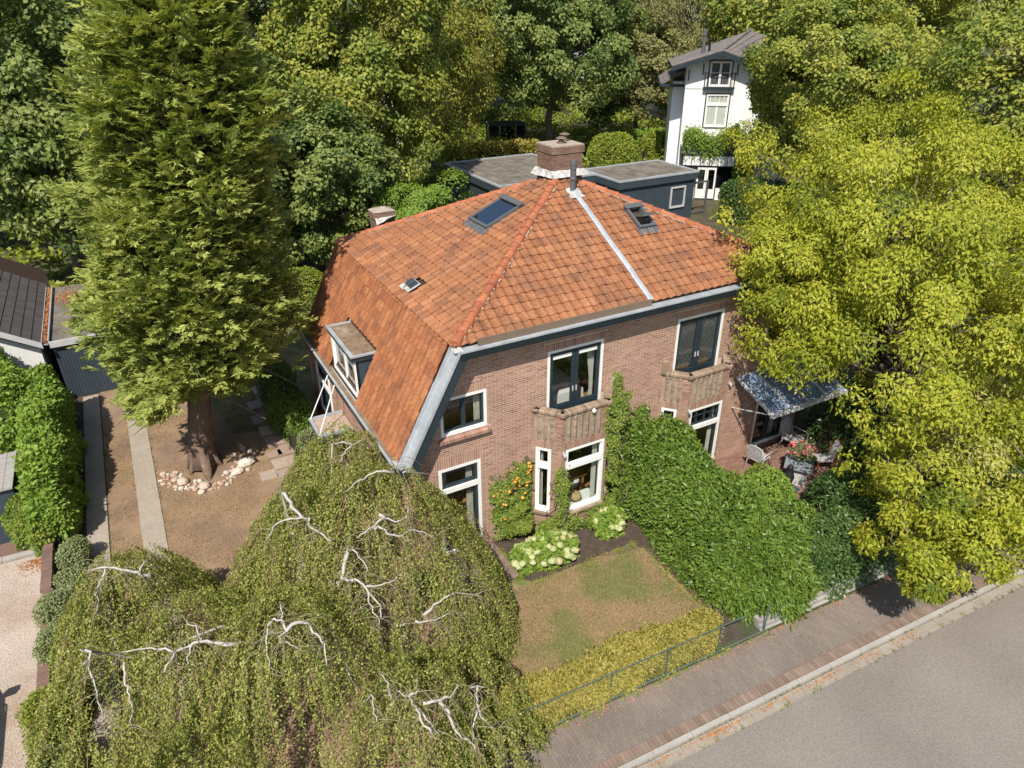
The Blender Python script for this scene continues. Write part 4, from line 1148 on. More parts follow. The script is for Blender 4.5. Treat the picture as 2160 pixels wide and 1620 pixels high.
def hedge(name, label, pts, n, L, W, leaf, group=None, e=4.0, seed=1, noise=.12, cat='hedge', core=True, tvar=.25, droop=.0, out=.6, parts=True, tips=0.0, z0=0.0):
    """swept hedge: pts = (x, y, half width, height)"""
    rng = np.random.default_rng(seed)
    P0 = np.array(pts, float)
    seg = np.linalg.norm(np.diff(P0[:, :2], axis=0), axis=1); cs = np.r_[0, np.cumsum(seg)]; tot = cs[-1]
    def at(s):
        x = np.interp(s, cs, P0[:, 0]); y = np.interp(s, cs, P0[:, 1]); w = np.interp(s, cs, P0[:, 2]); h = np.interp(s, cs, P0[:, 3])
        i = np.clip(np.searchsorted(cs, s, 'right') - 1, 0, len(seg) - 1)
        d = (P0[i + 1, :2] - P0[i, :2]) / seg[i][:, None]
        return x, y, w, h, d
    def surf(s, th, infl):
        x, y, w, h, d = at(s)
        g = np.minimum(s, tot - s); m = np.minimum(w * .8, tot / 2)
        cap = np.clip(1 - np.clip(1 - g / m, 0, 1) ** 3, 0.02, 1) ** .5
        w = w * cap * infl; hh = h * (.55 + .45 * cap) * (1 - (1 - infl) * .4)
        c, si = np.cos(th), np.sin(th)
        a = w * np.sign(c) * np.abs(c) ** (2 / e); b = hh * np.abs(si) ** (2 / e)
        n2 = np.stack([c * np.abs(c) ** .2, si], 1)
        return np.stack([x - d[:, 1] * a, y + d[:, 0] * a, b + z0], 1), np.stack([-d[:, 1] * n2[:, 0], d[:, 0] * n2[:, 0], n2[:, 1]], 1), d, g, m
    s = rng.random(n) * tot
    k = int(n * .22); ends = np.abs(rng.normal(size=k)) * .18; s[:k] = np.where(rng.random(k) < .5, ends, tot - ends); s = np.clip(s, 0.001, tot - .001)
    # more samples along the sides when the hedge is tall
    th = rng.random(n) * math.pi
    _, _, wv, hv, _ = at(s)
    side = rng.random(n) < (2 * hv / (2 * hv + 2 * wv))
    lo = rng.random(n) ** 1.0
    th = np.where(side, np.where(rng.random(n) < .5, np.arcsin(np.clip(lo, 0, 1) ** (e / 2)), math.pi - np.arcsin(np.clip(lo, 0, 1) ** (e / 2))), np.arccos(np.sign(rng.random(n) - .5) * rng.random(n) ** (e / 2)))
    q = rng.uniform(0, 6.28, 6); 
    p1, nn, d, g, m = surf(s, th, np.ones(n))
    wob = np.sin(p1[:, 0] * 2.3 + q[0]) * np.sin(p1[:, 1] * 2.1 + q[1]) + .7 * np.sin(p1[:, 2] * 3 + q[2] + p1[:, 1] * 1.7) + .6 * np.sin(p1[:, 0] * 6 + q[3]) * np.sin(p1[:, 1] * 5.5 + q[4] + p1[:, 2] * 4)
    endn = np.where((s < tot / 2)[:, None], -1, 1) * np.stack([d[:, 0], d[:, 1], np.zeros(n)], 1)
    f = np.clip(1 - g / m, 0, 1)[:, None] ** 2
    nn = norm(nn * (1 - f) + endn * f)
    P = p1 + nn * (wob * noise * .6 - np.abs(rng.normal(size=n)) * noise + tips * np.clip(rng.normal(size=n) - 1.2, 0, 2))[:, None]
    P[:, 2] = np.maximum(P[:, 2], z0 + .03)
    Nn = norm(nn * out + np.array([0, 0, .3]) + .55 * rng.normal(size=(n, 3)))
    A = np.cross(Nn, unit(rng, n)) + nn * .25; A[:, 2] -= droop
    cell = np.sin(np.floor(P[:, 0] * 2.3) * 12.9 + np.floor(P[:, 1] * 2.3) * 78.2 + np.floor(P[:, 2] * 2.3) * 37.7) * 4375.5
    t = .5 + (cell - np.floor(cell) - .5) * .25 + rng.normal(size=n) * tvar * .8 + wob * .1
    x, y = P0[len(P0) // 2, 0], P0[len(P0) // 2, 1]
    root = thing(name, label, cat, (x, y, z0), group)
    leaf_obj('foliage', P, A, Nn, rng.uniform(.7, 1.25, n) * L, rng.uniform(.75, 1.2, n) * W, t, LM[leaf], root)
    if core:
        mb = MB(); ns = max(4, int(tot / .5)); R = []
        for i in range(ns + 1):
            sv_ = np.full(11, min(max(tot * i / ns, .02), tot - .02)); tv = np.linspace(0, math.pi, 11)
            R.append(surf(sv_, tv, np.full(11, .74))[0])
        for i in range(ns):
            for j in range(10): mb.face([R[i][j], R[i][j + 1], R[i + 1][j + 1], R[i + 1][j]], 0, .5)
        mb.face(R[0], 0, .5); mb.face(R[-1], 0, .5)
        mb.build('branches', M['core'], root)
    return root

def bush(name, label, c, r, h, n, L, W, leaf, group=None, seed=1, cat='shrub', e=2.2, **kw):
    return hedge(name, label, [(c[0] - r, c[1], r, h), (c[0], c[1], r, h), (c[0] + r, c[1], r, h)], n, L, W, leaf, group, e, seed, cat=cat, **kw)

# ---- the tall conifer on the left lawn
def conifer():
    rng = np.random.default_rng(5)
    bx, by = .35, 8.25
    root = thing('conifer', 'towering shaggy conifer with a bare leaning trunk on the dry lawn', 'tree', (bx, by, 0))
    mb = MB()
    tr = [(bx - .12, by - .2, 0), (bx, by, .7), (bx + .14, by + .03, 1.6), (bx + .45, by + .05, 3.2), (bx + 1.0, by + .1, 6), (bx + 2.1, by + .1, 12), (bx + 3.0, by, 18)]
    mb.tube(tr, [.47, .40, .36, .34, .3, .18, .04], 16, 0, .5)
    for a, l_, r_ in ((-2.4, .75, .15), (-1.6, 1.15, .19), (-.7, .6, .14), (.4, .55, .13), (2.4, .6, .14), (-2.95, .55, .13)):
        c_, s_ = math.cos(a), math.sin(a)
        mb.tube([(bx + .1 * c_, by + .1 * s_, 1.15), (bx + .3 * c_, by + .3 * s_, .6), (bx + .7 * l_ * c_, by + .7 * l_ * s_, .16), (bx + l_ * c_, by + l_ * s_, -.03)], [.14, r_, r_ * .8, .05], 8, 0, .5)
    # burrs
    for a, z, r_ in ((-2.6, .8, .17), (.1, .95, .2), (-.9, .6, .15), (-1.9, 1.0, .12)):
        c = (bx + .34 * math.cos(a), by + .34 * math.sin(a), z)
        mb.lathe([(r_ * s_, h_) for s_, h_ in ((.2, -r_), (.8, -r_ * .6), (1, 0), (.8, r_ * .6), (.2, r_))], c, 9, 0, .5)
    mb.v = [(x + rng.normal() * .012, y + rng.normal() * .012, z + rng.normal() * .012) for x, y, z in mb.v]
    mb.build('trunk', M['bark'], root, True)
    br = MB()
    T = []; D = []; TT = []
    nb = 400; cy = by + .1
    for i in range(nb):
        f = (i + .5) / nb; z = 2.3 + 15.5 * f; a_ = i * 2.39996
        cx = bx - .3 + .15 * z; R = 2.85 * (1 - f ** 2.6) * (1 + .16 * math.sin(a_ * 3 + z * .9) + .12 * math.sin(a_ * 5 - z * 1.7)) * min(1, .72 + 1.6 * f) * rng.uniform(.6, 1.1) + .1
        a = i * 2.39996 + rng.normal() * .3
        bottom = f < .2
        if z < 5.5 and math.cos(i * 2.39996) < -.3: R *= .82
        dx, dy = math.cos(a), math.sin(a)
        if bottom and dx < -.2: z -= 1.3 * rng.random()
        tip = np.array([cx + dx * R, cy + dy * R, z - R * rng.uniform(.04, .3) + rng.normal() * .1])
        st_ = np.array([bx + .175 * z, by + .1, z + R * .12])
        if i % 3 == 0: br.tube([tuple(st_), tuple((st_ + tip) / 2 + np.array([0, 0, .15])), tuple(tip)], [.05, .03, .01], 4, 0, .5, False)
        m = int(20 + 19 * R)
        ff = rng.uniform(.42, 1, m) ** .75
        lat = np.array([-dy, dx, 0]); sp = .95 * (1 - .62 * ff) + .18
        o = rng.normal(size=m) * .55 * sp
        p = st_ + (tip - st_) * ff[:, None] + lat * o[:, None] + np.array([0, 0, 1.]) * (.10 * np.sin(ff * 3) + rng.normal(size=m) * .24)[:, None]
        ax = np.array([dx, dy, 0]) * .9 + lat * (np.sign(o) * np.minimum(np.abs(o) * 1.4, .9))[:, None] + np.array([0, 0, .34]) + rng.normal(size=(m, 3)) * .36
        T.append(p); D.append(norm(ax)); TT.append(np.full(m, np.clip(rng.normal(.5, .13), 0, 1)) + (ff - .8) * .2 + rng.normal(size=m) * .2)
    T = np.concatenate(T); D = np.concatenate(D); TT = np.concatenate(TT)
    low = np.sin(T[:, 0] * 2.7) * .25 + np.maximum(4.4 - .56 * (T[:, 1] - 4.6), .5) + np.clip(T[:, 0] - 1.0, 0, 1) * .5 + rng.normal(size=len(T)) * .15
    ok = T[:, 2] > low
    T, D, TT = T[ok], D[ok], TT[ok]
    br.build('branches', M['bark'], root)
    # each tuft: a flat feathery spray
    K = 17; n = len(T)
    lat = norm(np.cross(D, np.array([0, 0, 1.]) + rng.normal(size=(n, 3)) * .25)); upv_ = norm(np.cross(lat, D))
    u = np.tile(np.linspace(0, 1, K), (n, 1)); sg = np.tile(np.where(np.arange(K) % 2, 1., -1.), (n, 1))
    base = T[:, None] + D[:, None] * (u * .34 * rng.uniform(.7, 1.3, (n, 1)))[..., None]
    ax = D[:, None] * (.55 + .5 * u)[..., None] + lat[:, None] * (sg * (.85 - .6 * u))[..., None] + rng.normal(size=(n, K, 3)) * .18
    nr = upv_[:, None] + rng.normal(size=(n, K, 3)) * .3
    P = base.reshape(-1, 3); A = ax.reshape(-1, 3); Nn = norm(nr.reshape(-1, 3))
    ln = (.215 * (1 - .35 * u) * rng.uniform(.75, 1.3, (n, K))).ravel()
    leaf_obj('crown', P, A, Nn, ln, ln * .33, np.repeat(TT, K) + rng.normal(size=n * K) * .08, LM['conifer'], root)
    return root
conifer()

# ---- the weeping birch in the front corner
MOUND = [(3.3, -1.5, 3.3, 4.9), (3.3, 1.0, 2.7, 4.5), (-1.9, .3, 2.25, 3.3), (.8, -3.4, 2.8, 3.9), (-.7, -2.2, 2.7, 3.5), (-2.4, -1.9, 2.05, 3.0), (2.6, -5.3, 2.4, 2.9), (3.6, -5.2, 1.85, 2.5), (-1.2, -4.6, 2.4, 2.7), (1.9, -.8, 2.6, 4.4)]
def mound(x, y):
    z = np.zeros_like(x)
    for cx, cy, r, t in MOUND:
        d = np.hypot(x - cx, y - cy) / r
        z = np.maximum(z, np.where(d < 1, t * (1 - np.minimum(d, 1) ** 1.75), 0))
    return z

BIRCH = [[(2.1,-2.31,3.86),(1.98,-2.02,3.91),(1.84,-1.66,3.87),(1.88,-1.56,4.01),(1.74,-1.5,4.05),(1.64,-1.33,4.19),(1.6,-1.16,4.31),(1.53,-0.88,4.38)],[(1.74,-1.5,4.05),(1.42,-1.38,4.03),(1.15,-1.28,3.86),(0.93,-1.29,3.57)],[(2.59,-2.64,4.0),(2.83,-2.65,4.15),(3.12,-2.63,4.27),(3.22,-2.63,4.27),(3.1,-2.55,4.35)],[(2.91,-2.67,4.15),(3.05,-2.71,4.14),(3.15,-2.83,4.01),(3.36,-2.91,3.92),(3.63,-2.85,3.93),(3.9,-2.87,3.79),(4.18,-2.92,3.54)],[(3.19,-2.62,4.26),(3.39,-2.72,4.15),(3.62,-2.69,4.15),(3.76,-2.5,4.3)],[(2.37,-2.66,3.82),(2.23,-2.75,3.58),(2.09,-2.86,3.31),(2.19,-2.96,3.28),(2.32,-3.01,3.31),(2.45,-3.14,3.23),(2.5,-3.27,3.09),(2.67,-3.5,2.81),(2.61,-3.61,2.59)],[(2.49,-3.19,3.19),(2.7,-3.28,3.18),(2.92,-3.34,3.21),(3.12,-3.32,3.28)],[(2.5,-3.27,3.09),(2.46,-3.37,2.89),(2.55,-3.56,2.65),(2.56,-3.7,2.38)],[(2.42,-2.7,3.83),(2.54,-2.91,3.65),(2.6,-3.04,3.5),(2.55,-3.08,3.4)],[(0.74,-4.09,3.7),(0.61,-4.11,3.64),(0.72,-4.22,3.57),(0.89,-4.37,3.42)],[(0.75,-4.1,3.69),(0.98,-4.02,3.73),(1.17,-4.05,3.64),(1.25,-4.21,3.47),(1.33,-4.34,3.3),(1.27,-4.59,3.04)],[(0.76,-4.07,3.69),(0.72,-3.91,3.83),(0.61,-3.85,3.85),(0.49,-3.88,3.78),(0.38,-4.15,3.54),(0.33,-4.39,3.28)],[(0.74,-3.9,3.84),(0.79,-3.66,3.97)],[(-0.26,-3.49,3.31),(-0.44,-3.11,3.08),(-0.66,-3.04,3.16),(-0.84,-3.05,3.17),(-1.11,-3.01,3.12),(-1.37,-3.14,2.85)],[(-0.65,-3.02,3.18),(-0.67,-2.92,3.29),(-0.81,-2.65,3.47)],[(-0.82,-3.05,3.16),(-0.94,-3.16,3.03),(-0.98,-3.25,2.92)],[(-1.14,-2.99,3.11),(-1.3,-2.85,3.13),(-1.61,-2.57,3.03),(-2.05,-2.27,2.87)],[(-1.37,-0.33,2.86),(-1.57,-0.29,3.03),(-1.77,-0.26,3.14),(-1.98,-0.14,3.22),(-2.2,-0.04,3.24),(-2.48,0.17,3.11)],[(-2.15,-0.09,3.22),(-2.21,-0.22,3.1),(-2.36,-0.28,2.96),(-2.38,-0.45,2.78),(-2.5,-0.56,2.55)],[(-1.54,-0.28,3.01),(-1.42,-0.08,3.09),(-1.29,0.06,3.05)],[(-2.67,-2.02,3.04),(-2.49,-2.17,3.04),(-2.54,-2.28,2.96),(-2.56,-2.5,2.75),(-2.53,-2.7,2.54),(-2.54,-2.99,2.12)],[(-2.53,-2.26,2.97),(-2.66,-2.31,2.89)],[(-2.01,-2.41,2.74),(-2.07,-2.63,2.55),(-2.07,-2.82,2.39),(-2.03,-3.05,2.28),(-2.12,-3.26,1.95)],[(2.22,-5.58,2.87),(2.37,-5.77,2.84),(2.44,-5.95,2.72),(2.44,-6.11,2.58),(2.56,-6.34,2.35)],[(2.38,-5.77,2.84),(2.56,-5.76,2.86)],[(2.46,-5.98,2.7),(2.53,-6.14,2.56),(2.67,-6.37,2.33)],[(2.57,-5.95,2.72),(2.81,-5.98,2.68),(3.02,-5.96,2.63),(3.15,-5.95,2.55),(3.36,-5.75,2.52)],[(2.85,-6.0,2.65),(2.96,-6.13,2.49),(2.96,-6.34,2.3),(3.05,-6.46,2.1),(3.19,-6.53,1.94),(3.23,-6.61,1.83)],[(3.72,-5.76,2.29),(3.63,-5.94,2.16),(3.57,-6.1,2.09),(3.57,-6.21,1.99),(3.85,-6.3,1.6)],[(3.54,-6.11,2.12),(3.35,-6.33,2.06),(3.26,-6.5,1.93)],[(3.58,-5.76,2.32),(3.72,-5.76,2.29),(3.86,-5.81,2.2)],[(3.25,-3.82,2.4),(3.52,-3.85,2.29),(3.73,-3.85,2.24),(4.03,-3.78,2.21),(4.34,-3.77,2.0)],[(3.45,-3.78,2.43),(3.72,-3.71,2.53),(4.13,-3.6,2.5),(4.46,-3.55,2.33),(4.82,-3.46,2.07),(4.98,-3.48,1.81)],[(2.95,-3.78,2.41),(3.05,-3.78,2.4)],[(3.68,-1.92,4.81),(3.45,-1.89,4.9),(3.17,-1.88,4.9),(2.98,-1.9,4.85),(2.62,-1.87,4.64)],[(3.92,-1.88,4.69),(4.13,-1.7,4.57),(4.39,-1.61,4.33)],[(3.8,-1.77,4.81),(4.03,-1.29,4.66)],[(3.77,0.51,4.24),(3.44,0.37,4.26),(3.27,0.46,4.35),(3.02,0.54,4.34)],[(3.43,0.36,4.25),(3.22,0.27,4.15),(3.04,0.19,4.01)],[(2.1,-5.01,2.79),(2.15,-5.37,2.87),(2.11,-5.61,2.78)],[(1.84,-5.28,2.65),(1.8,-5.51,2.57),(1.77,-5.72,2.49)]]
def birch():
    rng = np.random.default_rng(11)
    bx, by = 1.5, -1.6
    root = thing('weeping_birch', 'broad weeping birch with bare white branches on top, in front of the house', 'tree', (bx, by, 0))
    mb = MB()
    mb.tube([(bx, by, -.05), (bx + .05, by + .02, .8), (bx - .05, by, 1.8), (bx + .08, by + .05, 2.6), (bx + .1, by + .1, 3.1)], [.24, .18, .165, .15, .1], 12, 0, .5)
    starts = [(bx + .05, by + .03, z) for z in (1.5, 1.8, 2.1, 2.4, 2.7, 2.95)]
    mb.build('trunk', M['birch'], root, True)
    oi_len = [sum(math.dist(l[i], l[i + 1]) for i in range(len(l) - 1)) for l in BIRCH]
    for li, l in enumerate(BIRCH):
        l = [np.array(p) for p in l]
        # a limb rises under the leaves and comes out at the crown's surface
        s = np.array(starts[li % 6]); a = min((l[0], l[-1]), key=lambda p: np.linalg.norm(p - s))
        mb = MB()
        ln_ = sum(np.linalg.norm(l[i + 1] - l[i]) for i in range(len(l) - 1))
        r0 = .011 + .007 * min(ln_, 2.2)
        if li in (0, 2, 5, 10, 13, 17, 24, 26, 27): r0 += .010
        rev = l[-1][2] + .15 * (np.linalg.norm(l[0] - s) - np.linalg.norm(l[-1] - s)) > l[0][2]
        q = l[::-1] if rev else l
        # densify with a little crookedness
        pts = []
        for i in range(len(q) - 1):
            for k in range(3):
                f = k / 3; p = q[i] * (1 - f) + q[i + 1] * f
                if k: p = p + rng.normal(size=3) * .018
                pts.append(p)
        pts.append(q[-1])
        e0 = q[0] - np.array([0, 0, .12]); inner = []
        for k in range(7):
            f = k / 7; p = s + (e0 - s) * f; p[2] = s[2] + (e0[2] - s[2]) * f ** .7
            hm = float(mound(np.array([p[0]]), np.array([p[1]]))[0]) - (1.1 if f < .75 else .5)
            p[2] = min(p[2], max(hm, .6)); p += rng.normal(size=3) * .03
            inner.append(tuple(p))
        near = min((float(np.min(np.linalg.norm(np.array(o) - q[k], axis=1))), k) for oi, o in enumerate(BIRCH) if oi != li for k in (0, -1))
        if near[0] < .24 and (oi_len[li] < max(oi_len)):
            if near[1] == -1: pts = pts[::-1]
            inner = [tuple(pts[0])]; pts = pts[1:]
        full = [np.array(p) for p in inner] + pts
        m = len(full)
        rad = [r0 * 1.25 * (1 - .2 * i / m) if i < len(inner) else r0 * (1.15 - .8 * (i - len(inner)) / max(1, m - len(inner))) for i in range(m)]
        mb.tube([tuple(p) for p in full], rad, 7, 0, .5)
        mb.build('branch', M['birch'], root, True)
    # bare twigs
    tw = MB()
    for l in BIRCH:
        for i in range(len(l)):
            for k in range(3):
                p = np.array(l[i]) + rng.normal(size=3) * .04
                d = rng.normal(size=3); d[2] = abs(d[2]) * .15; d /= np.linalg.norm(d)
                L_ = rng.uniform(.25, .8); q = [p]
                for j in range(5):
                    d = d + np.array([0, 0, -.28]) + rng.normal(size=3) * .12; d /= np.linalg.norm(d)
                    q.append(q[-1] + d * L_ / 5)
                tw.tube([tuple(v) for v in q], [.009, .007, .006, .005, .004, .003], 3, 0, .5, False)
    tag(tw.build('bare_twigs', M['twig_pale'], root), kind='stuff')
    # hanging strands of leaves, gathered in tassels
    nt = 2300
    X = rng.uniform(-4.8, 6.8, nt * 5); Y = rng.uniform(-8, 3.8, nt * 5); Z = mound(X, Y)
    keep = (Z > .45) & ~((X > 4.25) & (Y > -.2)) & (X < 6.5)
    dens = .62 + .45 * np.sin(X * 2.3 + 1.3 * np.sin(Y * 1.6)) * np.sin(Y * 2.6 + 1.1 * np.sin(X * 1.5 + 2))
    keep &= rng.random(nt * 5) < dens
    for hx, hy, hr in ((.72, -4.75, .42), (.45, -5.05, .35), (1.62, -5.5, .22), (-.75, -.55, .45)):
        keep &= ((X - hx) ** 2 + (Y - hy) ** 2) > hr * hr
    X, Y = X[keep][:nt], Y[keep][:nt]; nt = len(X)
    ns = rng.integers(2, 8, nt); ti = np.repeat(np.arange(nt), ns); n = len(ti)
    tl_ = rng.uniform(.7, 2.6, nt); tt_ = np.clip(rng.normal(.5, .17, nt), 0, 1); tz = np.abs(rng.normal(size=nt)) * .22
    X = X[ti] + rng.normal(size=n) * .055; Y = Y[ti] + rng.normal(size=n) * .055; Z = mound(X, Y)
    e_ = .2
    gx = (mound(X + e_, Y) - mound(X - e_, Y)) / (2 * e_); gy = (mound(X, Y + e_) - mound(X, Y - e_)) / (2 * e_)
    g = -np.stack([gx, gy], 1); gl = np.linalg.norm(g, axis=1, keepdims=True); g = g / np.maximum(gl, .35)
    g += (rng.normal(size=(nt, 2)) * .22)[ti] + rng.normal(size=(n, 2)) * .08
    LEN = tl_[ti] * rng.uniform(.75, 1.15, n) * np.clip(Z / 2.3, .45, 1.15)
    K = 38
    s = np.linspace(0, 1, K)[None]
    run = (.36 * LEN)[:, None] * (1 - np.exp(-2.0 * s))
    px = X[:, None] + g[:, :1] * run; py = Y[:, None] + g[:, 1:] * run
    top = Z + .07 - tz[ti]
    pz = top[:, None] - LEN[:, None] * s ** 1.12
    P = np.stack([px, py, pz], 2) + rng.normal(size=(n, K, 3)) * .024
    ok = (P[..., 2] > .06) & (rng.random((n, K)) < .84)
    ok &= ~((P[..., 0] > 4.2) & (P[..., 1] > -.12))
    tint = (tt_[ti] + rng.normal(size=n) * .08)[:, None] + rng.normal(size=(n, K)) * .13
    P, tint = P[ok], tint[ok]; m = len(P)
    A = rng.normal(size=(m, 3)) * .5; A[:, 2] -= .8
    gg = np.repeat(g[:, None], K, 1)[ok]
    Nn = norm(np.concatenate([gg * .6, np.full((m, 1), .5)], 1) + rng.normal(size=(m, 3)) * .5)
    ln = rng.uniform(.04, .066, m)
    leaf_obj('crown', P, A, Nn, ln, ln * .68, tint, LM['birch'], root)
    # the strands themselves: thin brown twigs
    tw = MB(); pick = rng.choice(n, 2600, replace=False)
    for i in pick:
        q = [(float(px[i, k]), float(py[i, k]), max(.05, float(pz[i, k]) + .02)) for k in (0, 9, 18, 28, 37)]
        a = rng.uniform(0, math.pi); w = np.array([math.cos(a), math.sin(a), 0]) * .006
        for k in range(4): tw.face([np.array(q[k]) - w, np.array(q[k]) + w, np.array(q[k + 1]) + w * .6, np.array(q[k + 1]) - w * .6], 0, .5)
    tag(tw.build('hanging_twigs', M['twig'], root), kind='stuff')
birch()

# ---- the big yellow-green tree over the right-hand garden
def negundo():
    rng = np.random.default_rng(21)
    root = thing('yellow_green_tree', 'huge spreading yellow green tree hanging over the terrace and the pavement', 'tree', (21.3, -1.2, 0))
    P_, A_, N_, T_ = [], [], [], []
    mb = MB(); Cs = []
    for cen, rad, nc, rc, nl, zm in (((22.8, .2, 7.1), (7.0, 6.2, 4.1), 250, .72, 88000, -.8), ((18.6, -3.3, 5.2), (4.4, 4.6, 3.4), 110, .68, 54000, -.8), ((24.5, -4.2, 5.2), (5.2, 4.0, 3.6), 90, .72, 36000, -.8), ((16.2, .6, 6.6), (2.6, 2.4, 1.7), 30, .62, 15000, -.8), ((16.7, -1.7, 5.5), (1.9, 1.1, 1.1), 22, .45, 9000, -.8), ((15.7, -1.0, 7.1), (1.4, .9, 1.2), 20, .4, 7000, -.8), ((17.6, -.6, 7.7), (2.0, 1.4, 1.2), 26, .45, 10000, -.8), ((17.3, -6.6, 3.2), (3.0, 1.9, 1.7), 34, .5, 11500, -.7), ((15.4, -7.1, 2.2), (1.3, .9, .9), 12, .4, 5000, -.6), ((14.9, -8.0, 2.7), (1.8, 1.0, 1.1), 15, .36, 4200, -.8), ((17.4, -8.5, 3.1), (2.2, 1.1, 1.4), 22, .42, 6000, -.8), ((13.9, -8.0, 2.2), (.7, .5, .5), 7, .28, 2200, -.8)):
        C, P, A, Nn, t = crown(rng, cen, np.array(rad) - rc * .4, nc, rc, nl, .14, zm, .24, .8, .3, .75)
        P_.append(P); A_.append(A); N_.append(Nn); T_.append(t); Cs += [tuple(c) for c in C[rng.choice(len(C), max(4, nc // 7), replace=False)]]
    mb = MB()
    base, fork = (21.3, -1.2, -.1), (21.0, -.9, 4.6)
    limbs(rng, mb, base, fork, [], .34)
    Cs = [t for t in Cs if t[0] > 20 or t[1] < -5.2 or t[2] > 6.8]
    for i, t in enumerate(Cs):
        s = np.array(fork) - np.array([0, 0, rng.uniform(0, 1.6)])
        pp = bent(s, t, .5, .3, 9, rng); r1 = rng.uniform(.05, .10)
        mb.tube(pp, [r1 * (1 - .095 * k) for k in range(len(pp))], 5, 0, .5, False)
    mb.build('trunk', M['bark_grey'], root, True)
    P, A, Nn, T = map(np.concatenate, (P_, A_, N_, T_))
    # keep leaves out of the house and off the camera's side of the road
    ok = ~((P[:, 0] < 19.2) & (P[:, 1] > -.3) & (P[:, 2] < 6.3 )) & ~((P[:, 0] < 14.6) & (P[:, 1] > -5) & (P[:, 2] < 6.2)) & ~((P[:, 0] < 17.2) & (P[:, 1] > -3.1) & (P[:, 2] < 4.4)) & ~((P[:, 0] < 18.6) & (P[:, 1] > -2.6) & (P[:, 2] < 3.6)) & ~((P[:, 0] < 18.9) & (P[:, 1] > -3.8) & (P[:, 2] < 2.6)) & (P[:, 2] > .35) & (P[:, 0] - P[:, 1] + .5 * np.sin(P[:, 2] * 2.1 + P[:, 0]) + .35 * np.sin(P[:, 1] * 3.3) > 14.3) & ~((P[:, 0] < 19.0) & (P[:, 1] > -4.6) & (P[:, 2] < 4.3)) & ~((P[:, 0] < 20.2) & (P[:, 1] > -3.6) & (P[:, 2] < 2.4))
    ok &= ~((P[:, 0] < 17.9) & (P[:, 1] > -.6) & (P[:, 2] < 6.9 + (P[:, 1]) * .5))
    P, A, Nn, T = P[ok], A[ok], Nn[ok], T[ok]
    pale = np.zeros(len(P), bool)
    for c in ((18.2, -5.2, 4.0), (20.5, -5.6, 4.4), (17.0, -6.8, 2.8), (22.5, -6, 5)):
        pale |= (np.linalg.norm(P - np.array(c), axis=1) < 1.5)
    pale &= rng.random(len(P)) < .6
    for sel, nm, mt in ((~pale, 'crown', 'negundo'), (pale, 'pale_foliage', 'negundo_pale')):
        k = sel.sum()
        leaf_obj(nm, P[sel], A[sel], Nn[sel], rng.uniform(.09, .165, k), rng.uniform(.045, .07, k), T[sel], LM[mt], root)
negundo()

# ---- trees behind
G = 'trees beyond the garden'
tree('dark_maple', 'dense dark maple at the left edge behind the tiled garage roof', (-2.8, 28, 0), 17, (5.0, 5, 7.5), 'maple', 46000, .25, .17, G, 190, .95, seed=31, cz=9.0)
tree('dark_maple', 'dark green maple filling the far upper left corner', (-9, 39, 0), 20, (7, 6, 9), 'maple', 34000, .3, .2, G, 100, 1.6, seed=32, cz=11)
tree('dark_maple', 'dark maple tucked just behind the conifer', (3.2, 24.5, 0), 15, (4.6, 4.4, 6.4), 'maple', 46000, .24, .16, G, 190, .85, seed=33, cz=8.2)
tree('tall_maple', 'tall maple with sunlit leaf clusters right of the conifer', (14.2, 32, 0), 19, (6.6, 6, 8.6), 'maple_gold', 70000, .26, .17, G, 240, 1.0, seed=34, cz=10.0, lump=.24)
tree('dark_maple', 'low dark maple above the small rear chimney', (9.6, 23.5, 0), 10, (4.2, 3.6, 4.4), 'maple', 34000, .22, .15, G, 140, .75, seed=44, cz=5.0)
tree('round_shrub_tree', 'fresh green rounded small tree behind the left hip', (13.7, 20.3, 0), 6, (2.7, 2.4, 2.7), 'bright', 26000, .15, .08, None, 80, .62, seed=35, cz=3.3)
tree('drooping_hornbeam', 'drooping olive green tree between the two big maples', (23.5, 43, 0), 18, (4.6, 4.4, 8.2), 'hornbeam', 42000, .24, .13, G, 120, 1.2, seed=36, cz=9.2, droop=.9, flat=1.1)
tree('dark_maple', 'broad dark maple behind the chimney', (37.5, 47, 0), 20, (8.4, 7, 9.0), 'maple', 80000, .3, .2, G, 270, 1.2, seed=37, cz=10.6, lump=.22)
tree('dark_maple', 'smaller dark maple left of the white house', (48.0, 47.0, 0), 14, (5.2, 5, 6.4), 'olive', 30000, .28, .19, G, 150, .9, seed=38, cz=7.4)
tree('weeping_beech', 'dull olive weeping tree behind the white house', (62, 58, 0), 24, (10.5, 8, 11), 'olive', 60000, .34, .15, G, 170, 1.7, seed=39, cz=12, droop=1.4, flat=1.4)
tree('golden_maple', 'yellow tinged maple leaning in front of the white house', (40.7, 18.5, 0), 15.5, (5.8, 5.4, 6.6), 'maple_gold', 70000, .23, .15, G, 230, .95, seed=40, cz=8.8, lump=.22)
tree('golden_maple', 'big yellow green maple at the upper right behind the spreading tree', (52, 24, 0), 19, (9, 8, 9), 'maple_gold', 70000, .29, .19, G, 240, 1.3, seed=41, cz=10.5)
tree('golden_maple', 'yellow green maple at the far right edge', (43, 7, 0), 15, (7.5, 6, 7.0), 'maple_gold', 48000, .25, .17, G, 200, 1.1, seed=42, cz=7.5)
tree('dark_maple', 'far dark maple closing the view at the top centre', (30, 66, 0), 23, (13, 7, 11), 'maple', 46000, .42, .28, G, 130, 2.4, seed=43, cz=12.5)
tree('dark_maple', 'far maple behind the tall maple on the left', (6, 58, 0), 23, (14, 7, 11), 'maple', 46000, .42, .28, G, 130, 2.4, seed=45, cz=12.5)
